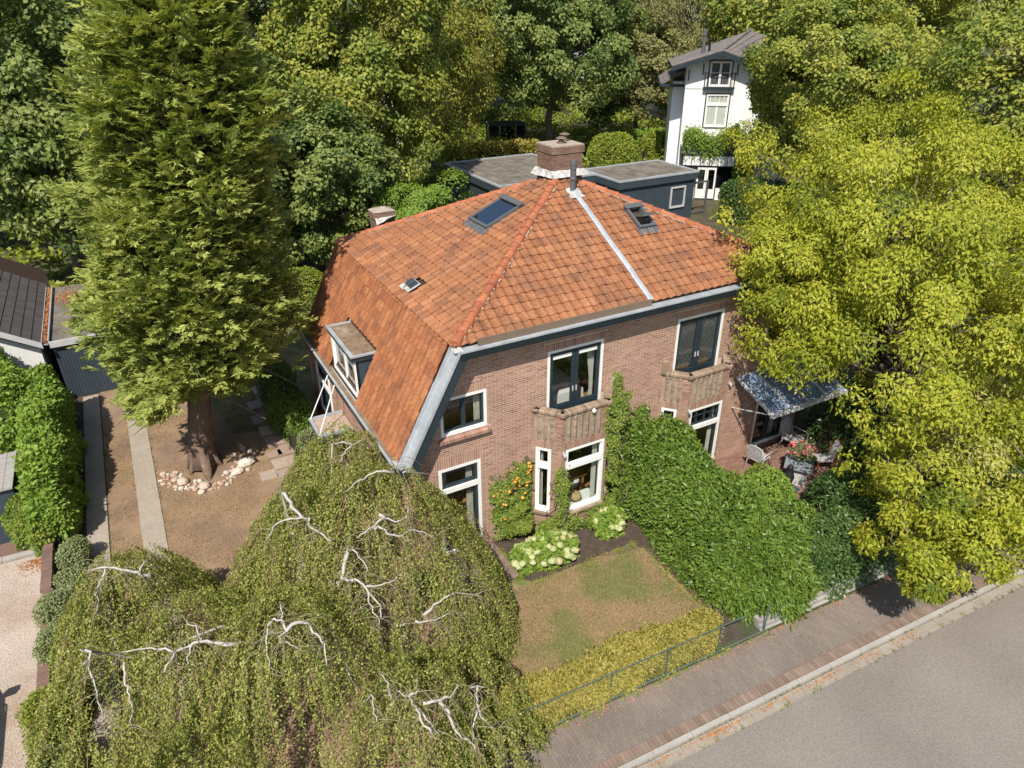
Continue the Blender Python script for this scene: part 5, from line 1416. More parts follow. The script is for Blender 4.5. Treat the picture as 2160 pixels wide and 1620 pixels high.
tree('golden_maple', 'far yellow green trees edge beyond the red roof', (78, 48, 0), 23, (18, 10, 11), 'maple_gold', 46000, .5, .32, G, 140, 2.8, seed=46, cz=12.5)
tree('dark_maple', 'far dark maple beside the weeping tree', (48, 82, 0), 26, (16, 8, 12), 'maple', 40000, .5, .34, G, 120, 3, seed=47, cz=14)

# ---- hedges, shrubs
hedge('laurel_hedge', 'big bright green laurel hedge dividing the two front gardens', [(11.85, -.35, .95, 3.0), (11.95, -1.6, 1.05, 2.95), (11.9, -3.2, 1.1, 2.7), (11.75, -4.7, 1.1, 2.4), (11.6, -5.45, 1.05, 2.0)], 62000, .14, .058, 'laurel', None, 3.2, 51, .2, tips=.10)
hedge('long_leaved_laurel', 'glossy long leaved laurel at the street end of the tall hedge', [(10.95, -5.05, .62, 1.7), (11.8, -5.1, .9, 2.25), (13.1, -5.25, .85, 2.1)], 30000, .2, .052, 'laurel', None, 2.3, 49, .2, 'shrub', tips=.12)
hedge('golden_hedge', 'low golden yellow hedge along the street fence', [(4.3, -5.32, .44, .82), (6, -5.42, .42, .8), (7.3, -5.46, .48, .88), (8.6, -5.52, .42, .78), (10.1, -5.6, .38, .8)], 60000, .09, .034, 'golden', None, 3.0, 52, .12, tips=.11, tvar=.34)
hedge('green_hedge', 'darker green end of the street hedge below the birch', [(2.9, -5.6, .5, 1.0), (3.6, -5.5, .5, 1.05), (4.5, -5.35, .45, .95)], 9000, .07, .035, 'hedge', None, 2.6, 53, .15)
hedge('dark_hedge', 'dark clipped evergreen hedge in the shade along the street wall', [(13.2, -5.35, .75, 1.7), (14.8, -5.4, .8, 1.6), (16.6, -5.5, .8, 1.5), (19.5, -5.6, .8, 1.5), (24, -5.8, .8, 1.6)], 52000, .10, .055, 'dark', None, 3.2, 54, .18)
bush('rhododendron', 'dark glossy rhododendron beside the terrace table', (16.6, -4.0), .95, 1.5, 12000, .16, .05, 'dark', None, 55)
bush('rhododendron', 'dark shrub filling the corner behind the terrace chairs', (20.3, -1.3), 1.3, 2.3, 9000, .15, .06, 'dark', None, 56)
bush('mixed_shrub', 'loose green shrub at the end of the laurel hedge by the terrace', (14.2, -3.2), .9, 1.75, 9000, .1, .05, 'bright', None, 57)
bush('mixed_shrub', 'bushy green shrub beside the street wall and dark hedge', (13.4, -4.5), .9, 2.1, 9000, .09, .045, 'laurel', None, 58)
bush('reddish_shrub', 'small reddish green shrub beside the left terrace chair', (15.3, -1.9), .5, .95, 4000, .07, .03, 'ivy', None, 59)
hedge('hornbeam_hedge', 'tall leafy hedge along the left driveway', [(-3.95, 5.6, .5, 1.6), (-3.95, 7.4, .62, 2.1), (-4.0, 9.5, .68, 2.35), (-4.05, 11.8, .68, 2.4), (-4.1, 13.9, .6, 2.4)], 52000, .145, .095, 'bright', None, 3.2, 60, .24, tips=.1)
hedge('climber_mass', 'sunlit heap of climber leaves over the neighbour shed', [(-7.6, 14.9, 1.3, 3.3), (-6.3, 14.4, 1.3, 3.4), (-5.2, 13.4, 1.1, 3.1), (-5.1, 10.6, .9, 2.3), (-4.9, 9.3, .7, 2.0)], 44000, .15, .1, 'bright', None, 2.6, 61, .3, tips=.15)
hedge('low_green_hedge', 'lower leafy shrub at the street end of the tall hedge', [(-4.9, 6.75, .55, 1.6), (-4.3, 6.3, .6, 1.5), (-3.9, 5.7, .5, 1.3)], 16000, .1, .07, 'ivy', None, 2.5, 62, .2)
bush('dark_shrub', 'dark olive shrub at the left edge behind the yard kerb', (-5.35, 7.5), .55, 1.3, 5000, .09, .06, 'maple', None, 63)
for i, (x, y, r, h, lf, lab) in enumerate([(-3.5, 4.75, .38, .8, 'grey', 'pale grey green shrub at the far end of the row along the wall'), (-3.58, 3.75, .34, .55, 'grey', 'lowest grey green shrub of the row along the wall'), (-3.62, 2.55, .52, .95, 'grey', 'rounded grey green shrub nearest the bare white birch limb'), (-3.68, 1.15, .5, .95, 'grey', 'rounded pale green shrub in the middle of the row'), (-3.75, -.55, .62, .95, 'hedge', 'yellow green shrub spilling over the brown coping'), (-3.7, -2.2, .5, .8, 'grey', 'pale shrub under the birch near the bottom of the picture'), (-3.8, -3.5, .5, .7, 'hedge', 'yellow green shrub lowest beside the gravel yard')]):
    bush('garden_shrub', lab, (x, y), r, h, 6500, .06, .04, lf, 'shrubs along the gravel yard wall', 70 + i, noise=.16)
hedge('box_hedge', 'dark green rounded hedge beside the side wall of the house', [(3.55, 6.7, .45, 1.5), (3.5, 8.2, .6, 1.75), (3.45, 10.2, .7, 1.95), (3.4, 12, .6, 1.8)], 26000, .075, .045, 'laurel', None, 2.6, 80, .2)
bush('pale_bush', 'grey green bush beside the porch canopy', (3.35, 5.85), .42, 1.7, 4500, .06, .03, 'grey', None, 81)
hedge('yew_bush', 'feathery bright green bush in front of the porch canopy', [(2.9, 4.6, .42, 1.35), (3.3, 3.9, .5, 1.5), (3.7, 3.0, .45, 1.6)], 16000, .09, .025, 'bright', None, 2.3, 82, .2, tips=.12)
bush('garden_shrub', 'sunlit shrub behind the rear corner of the house', (6.2, 19.5), 1.5, 2.4, 9000, .11, .07, 'hedge', None, 83)
bush('garden_shrub', 'small yellow green shrub at the edge of the back lawn', (3.4, 20.8), 1.0, 1.0, 4500, .1, .06, 'hedge', None, 84)
# clipped hedges far behind
hedge('beech_hedge', 'clipped yellow hedge in front of the trampoline', [(26.6, 47.4, 1.0, 2.2), (35.5, 45.2, 1.0, 2.2)], 9000, .26, .16, 'golden', 'far clipped hedges', 4, 85, .2)
hedge('yew_hedge', 'tall clipped green hedge left of the white house', [(40.5, 36.2, 1.6, 3.6), (44.5, 35.2, 1.6, 3.6)], 12000, .2, .12, 'hedge', 'far clipped hedges', 8, 86, .15)
hedge('yew_hedge', 'lower clipped hedge touching the corner of the white house', [(38.0, 31.6, 1.0, 2.1), (36.6, 32.0, 1.0, 2.1), (34.5, 32.5, 1, 2.1)], 9000, .17, .1, 'hedge', 'far clipped hedges', 8, 87, .12)
hedge('far_hedge', 'bright hedge behind the tall clipped one', [(45, 45, 1.4, 2.4), (52, 42, 1.4, 2.4)], 8000, .26, .16, 'bright', 'far clipped hedges', 5, 88, .2)
bush('far_shrub', 'rounded light green shrub behind the flat roofed garden office', (38.2, 37.6), 2.2, 3.6, 12000, .2, .11, 'hedge', None, 89)
hedge('dark_hedge', 'shaded tall hedge right of the garden office', [(36.8, 22.6, 1.3, 2.8), (38.5, 19.5, 1.3, 3.0), (40, 16, 1.3, 3.0)], 12000, .17, .1, 'dark', None, 4, 90, .2)

rng = np.random.default_rng(400); n = 60000
X = rng.uniform(-12, 62, n); Y = rng.uniform(25, 78, n)
hh = .9 + 1.1 * np.sin(X * .5 + np.sin(Y * .31)) * np.sin(Y * .43 + 1) + .5 * np.sin(X * 1.7) * np.sin(Y * 1.3)
ok = ~((X > 20.5) & (X < 36.5) & (Y > 22.5) & (Y < 36.5)) & ~((X > 35.5) & (X < 52) & (Y > 18) & (Y < 44)) & (hh > .15)
X, Y, hh = X[ok], Y[ok], hh[ok]; n = len(X)
Nn = norm(rng.normal(size=(n, 3)) * .6 + np.array([0, 0, .7]))
tag(leaf_obj('undergrowth', np.stack([X, Y, hh * (.75 + .3 * rng.random(n))], 1), np.cross(Nn, unit(rng, n)), Nn, rng.uniform(.25, .5, n), rng.uniform(.2, .35, n), np.clip(.45 + .15 * np.sin(X * .8) + rng.normal(size=n) * .2, 0, 1), LM['hedge']), kind='stuff')
# ---- climbers on the front wall, hydrangeas
def climber(name, label, rects, n, leaf, seed, bloom=0, L=.07, W=.05):
    """rects: (x0, x1, z0, z1, y, depth) patches on the walls"""
    rng = np.random.default_rng(seed)
    root = thing(name, label, 'climber', ((rects[0][0] + rects[0][1]) / 2, rects[0][4] - .1, 0))
    ar = np.array([(r[1] - r[0]) * (r[3] - r[2]) for r in rects]); idx = rng.choice(len(rects), n, p=ar / ar.sum())
    R = np.array(rects)[idx]
    u, v = rng.random(n), rng.random(n)
    ed = np.minimum(np.minimum(u, 1 - u) * (R[:, 1] - R[:, 0]), np.minimum(v, 1 - v) * (R[:, 3] - R[:, 2]))
    x = R[:, 0] + u * (R[:, 1] - R[:, 0]) + rng.normal(size=n) * .05; z = R[:, 2] + v * (R[:, 3] - R[:, 2]) + rng.normal(size=n) * .06
    bul = .55 + .45 * np.sin(x * 5.1 + rects[0][0] + 2 * np.sin(z * 3)) * np.sin(z * 5.7 + x)
    y = R[:, 4] - (R[:, 5] * np.clip(ed / .25, .25, 1) * (.55 + .6 * bul) * (.4 + .6 * rng.random(n) ** .5))
    wav = .10 + .16 * np.sin(x * 6.3 + z * 2.1 + rects[0][0]) + .13 * np.sin(z * 7.7 - x * 3.1) + .08 * np.sin(z * 17 + x * 13)
    keep = (rng.random(n) < np.clip(.55 + .7 * bul, 0, 1)) & ((ed > wav) | (z < .25) | (rng.random(n) < .06))
    P = np.stack([x, y, np.maximum(z, .03)], 1)[keep]; bb = bul[keep]; m = len(P)
    Nn = norm(np.array([0, -.75, .5]) + rng.normal(size=(m, 3)) * .55); A = np.cross(Nn, unit(rng, m)); A[:, 2] -= .4
    leaf_obj('foliage', P, A, Nn, rng.uniform(.7, 1.25, m) * L, rng.uniform(.8, 1.2, m) * W, .35 + bb * .3 + rng.normal(size=m) * .2, LM[leaf], root)
    st_ = MB()
    for r in rects[:4]:
        for k in range(3):
            xx = r[0] + (r[1] - r[0]) * rng.uniform(.25, .75)
            st_.tube(bent((xx, r[4] - .05, r[2]), (r[0] + (r[1] - r[0]) * rng.random(), r[4] - .05, r[3]), 0, .8, 6, rng), .014, 4, 0, .5, False)
    st_.build('stem', M['bark_grey'], root)
    if bloom:
        c = P[rng.choice(m, bloom)]; c = c[(c[:, 2] + rng.normal(size=len(c)) * .25 > 1.45) & (np.sin(c[:, 0] * 7) * np.sin(c[:, 2] * 6 + 1) > -.35)]
        f = MB().lathe([(.012, -.02), (.045, 0), (.05, .03), (.03, .05)], (0, 0, 0), 6, 0, 0).mesh('blossom', M['orange'])
        for q in c:
            k = link(bpy.data.objects.new('blossom', f), root); k.location = Vector(q) + Vector((0, -.06, .02)); k.rotation_euler = (rng.uniform(.4, 1.4), 0, rng.uniform(-1, 1)); s_ = rng.uniform(.5, 1.05); k.scale = (s_, s_, s_)
    return root
climber('trumpet_vine', 'climber with orange blossom on the wall beside the garden door', [(6.95, 8.15, .3, 1.9, -.0, .38), (6.98, 7.6, 1.6, 2.3, -.0, .3), (7.4, 8.25, 1.75, 2.5, -.0, .28), (7.9, 8.3, 2.1, 2.65, 0, .2), (7.0, 8.2, .25, .9, 0, .55)], 19000, 'ivy', 91, 150)
climber('wall_ivy', 'ivy joining the tall laurel hedge to the house wall', [(10.8, 11.9, .0, 2.3, -.0, .5), (10.95, 12.2, 1.6, 3.1, -.0, .35), (11.0, 11.6, .1, 1.6, -.3, .4)], 15000, 'laurel', 94, 0, .09, .055)
climber('ivy_column', 'column of climber leaves on the corner of the near bay', [(8.62, 9.02, .3, 2.15, -.68, .28), (8.66, 9.0, 1.9, 2.35, -.68, .18), (8.1, 9.1, .1, .8, -.66, .3)], 9500, 'ivy', 92)
climber('climbing_vine', 'climber rising from the bay base up to the balcony end', [(9.0, 10.5, .1, .72, -.68, .3), (10.28, 10.78, .2, 3.6, -.62, .26), (10.5, 11.0, 1.0, 3.9, -.25, .3), (10.15, 11.0, 3.0, 4.2, -.6, .2), (10.75, 11.05, 3.7, 4.55, -.12, .2)], 17000, 'ivy', 93)
def blooms(mb_n, seed):
    rng = np.random.default_rng(seed); mb = MB()
    for i in range(46):
        d = unit(rng, 1)[0]; d[2] = abs(d[2]) * 1.1 - .25; d /= np.linalg.norm(d)
        p = d * np.array([.088, .088, .07]); a = np.cross(d, unit(rng, 1)[0]); a /= np.linalg.norm(a); b = np.cross(d, a); r = .028; t0 = rng.random() * .25
        c = p + d * .008
        for k in range(4):
            q0 = p + (a * math.cos(k * 1.571) + b * math.sin(k * 1.571)) * r; q1 = p + (a * math.cos((k + 1) * 1.571) + b * math.sin((k + 1) * 1.571)) * r
            mb.face([q0, q1, c], 0, t0)
    mb.lathe([(.02, -.06), (.07, -.03), (.078, .01), (.05, .05), (.01, .065)], (0, 0, 0), 8, 0, .1)
    return mb.mesh('flower_head', M['bloom'])
BL = [blooms('flower_head', 100 + i) for i in range(4)]
def hydrangea(label, cen, rx, ry, h, heads, n, seed):
    rng = np.random.default_rng(seed)
    root = hedge('hydrangea', label, [(cen[0] - rx, cen[1] + .05, ry * .8, h * .8), (cen[0], cen[1], ry, h), (cen[0] + rx, cen[1] - .1, ry * .8, h * .8)], n, .13, .1, 'bright', 'hydrangeas under the windows', 2.2, seed, .14, 'shrub', core=False)
    for i in range(heads):
        a, r = rng.uniform(0, 6.28), rng.random() ** .5
        x, y = cen[0] + math.cos(a) * r * (rx + .1), cen[1] + math.sin(a) * r * (ry + .15)
        z = h * (1.04 - .62 * r * r) + rng.uniform(-.04, .06)
        k = link(bpy.data.objects.new('flower_head', BL[i % 4]), root); k.location = (x, y, max(z, .14)); s_ = rng.uniform(.95, 1.4); k.scale = (s_, s_, s_ * .9); k.rotation_euler = (rng.uniform(-.3, .3), rng.uniform(-.3, .3), rng.uniform(0, 6))
    st_ = MB()
    for i in range(14):
        a = rng.uniform(0, 6.28); st_.tube([(cen[0] + .2 * math.cos(a), cen[1] + .12 * math.sin(a), 0), (cen[0] + rx * .7 * math.cos(a), cen[1] + ry * .7 * math.sin(a), h * .8)], .008, 4, 0, .5, False)
    st_.build('stem', M['twig_pale'], root)
hydrangea('wide hydrangea full of cream flower heads under the near bay', (7.95, -1.32), .98, .46, .66, 62, 5200, 111)
hydrangea('smaller hydrangea with few cream heads beside the laurel hedge', (10.2, -1.15), .42, .36, .62, 16, 2200, 112)
# ------------------------------------------------------------------ walls, fences
# brown coped wall along the gravel yard
cw = thing('yard_wall', 'low brick wall with brown coping beside the gravel yard', 'wall', (-4.08, 0, 0))
mb = MB(); mb.box((-4.17, -5.2, -.05), (-3.99, 5.85, .34)); mb.build('wall_core', M['mortar_old'], cw)
cm = MB().box((-.125, -.05, -.03), (.125, .05, .035)).mesh('coping_brick', M['coping'])
y = -5.15; i = 0
while y < 5.85:
    off = (0, .03, -.015, .02, .035, -.01)[int((y + 6) / 1.9) % 6]
    k = link(bpy.data.objects.new('coping_brick', cm), cw); k.location = (-4.08 + off + random.uniform(-.006, .006), y, .375 + random.uniform(-.004, .004)); k.rotation_euler = (0, 0, random.uniform(-.02, .02))
    y += .104
# street fence: green steel posts, two rails, wire mesh
sf = thing('street_fence', 'thin green steel fence with wire mesh in front of the golden hedge', 'fence', st(3, .0))
for a in (-.35, 1.85, 3.35, 4.87, 6.3):
    mb = MB(); mb.tube([st(a, .02, -.1), st(a, .02, .92)], .018, 8); mb.lathe([(.026, 0), (.026, .02), (.01, .03)], tuple(st(a, .02, .92)), 8); mb.build('post', M['greenmetal'], sf)
for a0, a1 in ((-2.6, -.35), (-.35, 1.85), (1.85, 3.35), (3.35, 4.87), (4.87, 5.6)):
    mb = MB(); mb.tube([st(a0, .02, .90), st(a1, .02, .90)], .013, 6); mb.build('top_rail', M['greenmetal'], sf)
mb = MB(); mb.tube([st(-2.6, .02, .06), st(6.3, .02, .06)], .014, 6); mb.build('bottom_rail', M['wire'], sf)
mb = MB()
for i in range(90):
    a = -2.6 + i * .1
    for d in (.78, -.78):
        p0, p1 = st(a, .02, .07), st(a + d, .02, .88)
        w = Vector((0, 0, .0022)); mb.face([p0 - w, p0 + w, p1 + w, p1 - w], 0, .5)
tag(mb.build('wire_mesh', M['wire'], sf), kind='stuff')
# old sleepers edging the dark hedge along the pavement
sw = thing('sleeper_wall', 'low edging wall of stacked grey timber sleepers by the pavement', 'wall', st(12, .0))
for s_ in range(4):
    a0 = 6.25 + s_ * 2.6
    for k_ in range(3):
        mb = MB(); o_ = random.uniform(-.3, .3)
        mb.prism([st(a0 + o_ * .1, -.02 - .05 * k_, -.1 + .13 * k_), st(a0 + 2.59, -.02 - .05 * k_, -.1 + .13 * k_), st(a0 + 2.59, -.2 - .05 * k_, -.1 + .13 * k_), st(a0 + o_ * .1, -.2 - .05 * k_, -.1 + .13 * k_)], (0, 0, .122))
        mb.build('sleeper', M['oldwood'], sw)

# ------------------------------------------------------------------ rocks round the conifer
rock_me = []
for i in range(6):
    rng = np.random.default_rng(200 + i); mb = MB()
    rows = []
    for j in range(5):
        ph = math.pi * (j + .5) / 5
        rows.append([(math.sin(ph) * math.cos(t) * rng.uniform(.85, 1.1), math.sin(ph) * math.sin(t) * rng.uniform(.85, 1.1), math.cos(ph) * rng.uniform(.8, 1)) for t in [2 * math.pi * k / 8 for k in range(8)]])
    for j in range(4):
        for k in range(8): mb.face([rows[j][k], rows[j + 1][k], rows[j + 1][(k + 1) % 8], rows[j][(k + 1) % 8]], 0, 0)
    mb.face(rows[0], 0, 0); mb.face(rows[-1][::-1], 0, 0)
    rock_me.append(mb.mesh('rock', M['stone'], True))
rng = np.random.default_rng(9)
big = [(.13, 6.78, .19, 'big round white rock in front of the conifer root'), (1.55, 7.45, .24, 'long pale rock at the right end of the rock ring'), (-.45, 7.35, .2, 'grey topped rock at the left end of the rock ring'), (1.2, 7.1, .17, 'pale oblong rock right of the conifer root'), (.0, 6.52, .12, 'white rock nearest the camera in the rock ring')]
for i, (x, y, s_, lab) in enumerate(big):
    k = bpy.data.objects.new('rock', rock_me[i]); COL.objects.link(k); k.location = (x, y, s_ * .4); k.scale = (s_ * (1.4 if 'long' in lab or 'oblong' in lab else 1), s_, s_ * .75); k.rotation_euler = (0, 0, .4)
    tag(k, lab, 'rock', 'rocks round the conifer trunk')
pos = []
while len(pos) < 74:
    a = rng.uniform(-3.35, .45); r = rng.uniform(.85, 1.5) if a < -1.9 or a > -1.2 else rng.uniform(1.2, 1.6)
    x, y = .4 + r * math.cos(a) * 1.0, 7.95 + r * math.sin(a) * .9
    s_ = float(np.clip(rng.lognormal(-2.65, .35), .045, .14))
    if any((x - p[0]) ** 2 + (y - p[1]) ** 2 < ((s_ + p[2]) * .8) ** 2 for p in pos) or any((x - p[0]) ** 2 + (y - p[1]) ** 2 < ((s_ + p[2]) * .9) ** 2 for p in big): continue
    pos.append((x, y, s_))
RM = {'white': mat('white rock', (.48, .44, .385), .85, var=.15, scale=6), 'pink': mat('pinkish rock', (.43, .28, .22), .85, var=.2, scale=6), 'tan': mat('tan rock', (.46, .36, .26), .85, var=.2, scale=6)}
RV = {}
for k_, m_ in RM.items():
    for i in range(3):
        me = rock_me[(i + len(RV)) % 6].copy(); me.materials.clear(); me.materials.append(m_); RV[k_, i] = me
for i, (x, y, s_) in enumerate(pos):
    kd = ('white', 'pink', 'tan', 'white', 'pink')[i % 5]
    k = bpy.data.objects.new('rock', RV[kd, i % 3]); COL.objects.link(k); k.location = (x, y, s_ * .4); k.scale = (s_ * rng.uniform(.9, 1.4), s_, s_ * .75); k.rotation_euler = (0, 0, rng.uniform(0, 6))
    side = 'at the left of' if x < -.25 else ('at the right of' if x > .95 else 'in front of')
    tag(k, 'small ' + kd + ' rock in the ring ' + side + ' the conifer trunk', 'rock', 'rocks round the conifer trunk')

# ------------------------------------------------------------------ things in the rooms
bed = thing('bed', 'bed under a white cover behind the balcony doors', 'bed', (9.6, 1.3, 3.28))
mb = MB(); mb.box((8.85, .75, 3.5), (10.35, 2.7, 3.75)); mb.build('mattress', M['linen'], bed)
mb = MB(); mb.prism([(8.82, .7, 3.45), (8.82, .74, 3.8), (8.82, 2.3, 3.84), (8.82, 2.3, 3.4)], (1.56, 0, 0)); mb.build('bedspread', M['linen'], bed, False)
mb = MB(); mb.box((8.88, .8, 3.28), (10.32, 2.68, 3.49)); mb.build('bed_frame', M['wood'], bed)
sofa = thing('armchair', 'pale round armchair inside the bay', 'armchair', (9.9, .75, .12))
mb = MB(); mb.lathe([(.36, .32), (.43, .42), (.45, .55), (.40, .62), (.05, .6)], (9.95, .85, .12), 18); mb.build('seat', M['linen'], sofa, True)
mb = MB(); mb.lathe([(.30, .12), (.02, .36)], (9.95, .85, 0), 6); mb.build('base', M['wood'], sofa)
pf = thing('pouf', 'round straw pouf on the sill of the near bay', 'pouf', (9.5, -.38, .9))
mb = MB(); mb.lathe([(.05, .0), (.16, .05), (.19, .13), (.16, .22), (.05, .26), (.02, .24)], (9.5, -.38, .86), 18); mb.build('straw_shell', mat('straw', (.45, .3, .14), .9, var=.2, scale=12), pf, True)
mb = MB(); mb.box((8.9, -.5, .74), (10.2, -.02, .80)); tag(mb.build('window_seat', M['white'], B1))
tb = thing('dining_table', 'orange wooden table inside the bay', 'table', (9.6, 1.4, .12))
mb = MB(); mb.box((8.9, .5, .84), (10.5, 2.2, .88)); mb.build('table_top', M['wood'], tb)
for x, y in ((8.98, .58), (10.42, .58), (8.98, 2.1), (10.42, 2.1)):
    mb = MB(); mb.box((x - .03, y - .03, .12), (x + .03, y + .03, .838)); mb.build('leg', M['wood'], tb)
cb = thing('sideboard', 'orange wooden chest behind the garden door', 'sideboard', (6.3, 1.2, .12))
mb = MB(); mb.box((5.9, 1.0, .2), (6.9, 1.4, .9)); mb.build('carcass', M['wood'], cb); mb = MB(); mb.box((5.95, .985, .3), (6.38, .998, .85)); mb.box((6.42, .985, .3), (6.85, .998, .85)); mb.build('door', M['wood'], cb)

# ------------------------------------------------------------------ terrace furniture
def chair(x, y, rz, label, fm='silver', slat=7, arms=True, wide=.56):
    root = thing('garden_chair', label, 'chair', (0, 0, 0), 'chairs round the terrace table')
    w = wide / 2
    mb = MB()
    for s_ in (-1, 1):
        if arms:
            mb.tube([(s_ * w, -.34, .03), (s_ * w, -.33, .58), (s_ * w, -.26, .65), (s_ * w, .2, .66), (s_ * w, .3, .6)], .017, 6)
            mb.tube([(s_ * w, .34, .03), (s_ * w * .98, .2, .4), (s_ * w * .96, .30, .7), (s_ * w * .9, .40, .98)], .017, 6)
        else:
            mb.tube([(s_ * w, -.26, .03), (s_ * w, -.26, .44)], .02, 6); mb.tube([(s_ * w, .26, .03), (s_ * w, .24, .44), (s_ * w * .96, .34, .9)], .02, 6)
    mb.tube([(-w, -.26, .40), (w, -.26, .40)], .015, 6); mb.tube([(-w, .24, .42), (w, .24, .42)], .015, 6)
    n_arc = [(-w * .9, .40, .98), (-w * .5, .42, 1.03), (0, .425, 1.045), (w * .5, .42, 1.03), (w * .9, .40, .98)]
    mb.tube(n_arc, .016, 6)
    parts = [mb.build('frame', M[fm], root, True)]
    st0 = (2 * w - .08) / slat
    for i in range(slat):
        a = -w + .04 + i * st0
        m_ = MB(); m_.prism([(a + .008, .25, .46), (a + st0 - .008, .25, .46), (a + st0 - .008, .412, 1.03 - abs(i - (slat - 1) / 2) * .012), (a + .008, .412, 1.03 - abs(i - (slat - 1) / 2) * .012)], (0, .014, 0)); parts.append(m_.build('back_slat', M['silver'], root))
    m_ = MB(); m_.box((-w + .03, -.28, .415), (w - .03, .24, .455)); parts.append(m_.build('seat', M['cushion'], root))
    root.location = (x, y, .03); root.rotation_euler = (0, 0, rz)
    for p in parts: p.matrix_parent_inverse = Matrix.Identity(4)
    return root
chair(18.2, -.72, .18, 'slatted grey garden chair with its back to the house wall', wide=.66)
chair(16.3, -1.0, 1.85, 'grey metal armchair at the left of the terrace table', slat=5)
chair(18.1, -2.05, -2.0, 'garden chair with orange legs at the right of the terrace table', 'orangeframe', 5, False, .5)
tt = thing('terrace_table', 'square blue grey terrace table with a low solid base', 'table', (16.95, -2.05, .03))
def rot(cx, cy, a): return lambda x, y, z: Vector((cx + x * math.cos(a) - y * math.sin(a), cy + x * math.sin(a) + y * math.cos(a), z))
Rt = rot(16.95, -2.05, .62)
mb = MB(); mb.box((-.52, -.42, .66), (.52, .42, .71), 0, Rt); mb.build('table_top', M['tabletop'], tt)
mb = MB(); mb.box((-.38, -.3, .03), (.38, .3, .655), 0, Rt); mb.build('base', M['silver'], tt)
def potted(name, label, x, y, z, r, h, leafk, n, lr, lh, seed, potm='terracotta', flowers=None, nf=0):
    rng = np.random.default_rng(seed)
    root = thing(name, label, 'potted plant', (x, y, z))
    mb = MB(); mb.lathe([(r * .7, 0), (r * .98, h * .85), (r * 1.08, h * .86), (r * 1.08, h), (r * .95, h), (r * .9, h * .9)], (x, y, z), 16); mb.build('pot', M[potm], root, True)
    d = unit(rng, n); d[:, 2] = np.abs(d[:, 2]); rr = rng.random((n, 1)) ** .4
    P = np.array([x, y, z + h * .9]) + d * rr * np.array([lr, lr, lh]); Nn = norm(d * .6 + np.array([0, 0, .4]) + rng.normal(size=(n, 3)) * .5)
    leaf_obj('foliage', P, np.cross(Nn, unit(rng, n)) + d * .4, Nn, rng.uniform(.05, .1, n), rng.uniform(.02, .04, n), rng.random(n), LM[leafk], root)
    if flowers:
        f = MB()
        for k in range(5):
            a0, a1 = k * 1.2566 - .5, k * 1.2566 + .5
            f.face([(0, 0, 0), (.028 * math.cos(a0), .028 * math.sin(a0), .012), (.042 * math.cos((a0 + a1) / 2), .042 * math.sin((a0 + a1) / 2), .016), (.028 * math.cos(a1), .028 * math.sin(a1), .012)], 0, 0)
        me = f.mesh('flower', M[flowers])
        for k in range(nf):
            d_ = unit(rng, 1)[0]; d_[2] = abs(d_[2])
            o = link(bpy.data.objects.new('flower', me), root); o.location = (x + d_[0] * lr * 1.05, y + d_[1] * lr * 1.05, z + h * .9 + d_[2] * lh * 1.08); o.rotation_euler = (rng.uniform(-.6, .6), rng.uniform(-.6, .6), rng.uniform(0, 6)); s_ = rng.uniform(.9, 1.5); o.scale = (s_, s_, s_)
    return root
potted('flower_pot', 'pot of pink flowers on the terrace table', 17.05, -1.92, .71, .14, .2, 'grey', 1200, .38, .42, 121, 'copper', 'pink', 60)
potted('copper_bowl', 'small verdigris bowl of greenery on the terrace table', 17.2, -2.25, .71, .12, .14, 'dark', 250, .16, .15, 122, 'copper')
ped = thing('pedestal', 'square stone pedestal under the terracotta bowl', 'pedestal', (15.25, -2.95, 0))
mb = MB(); mb.box((15.0, -3.18, .0), (15.48, -2.72, .55)); mb.build('plinth', M['oldwood'], ped); mb = MB(); mb.box((14.96, -3.22, .552), (15.52, -2.68, .6)); mb.build('slab', M['felt'], ped)
potted('terracotta_bowl', 'terracotta bowl of plants on the pedestal by the terrace', 15.25, -2.95, .6, .2, .2, 'bright', 700, .28, .25, 123)
potted('terracotta_bowl', 'low terracotta bowl in the shade near the grey armchair', 16.1, -1.75, .04, .22, .16, 'ivy', 300, .24, .12, 124)
fig = thing('garden_statue', 'dark garden statue in the shade before the terrace table', 'statue', (16.3, -2.25, .03))
mb = MB(); mb.lathe([(.2, 0), (.2, .1), (.12, .14), (.14, .3), (.17, .45), (.13, .6), (.08, .68), (.1, .76), (.09, .84), (.03, .88)], (16.3, -2.25, .03), 12); mb.build('figure', M['black'], fig, True)
mb = MB(); mb.box((16.0, -2.55, .03), (16.6, -1.95, .06)); mb.build('base_slab', M['slate'], fig)

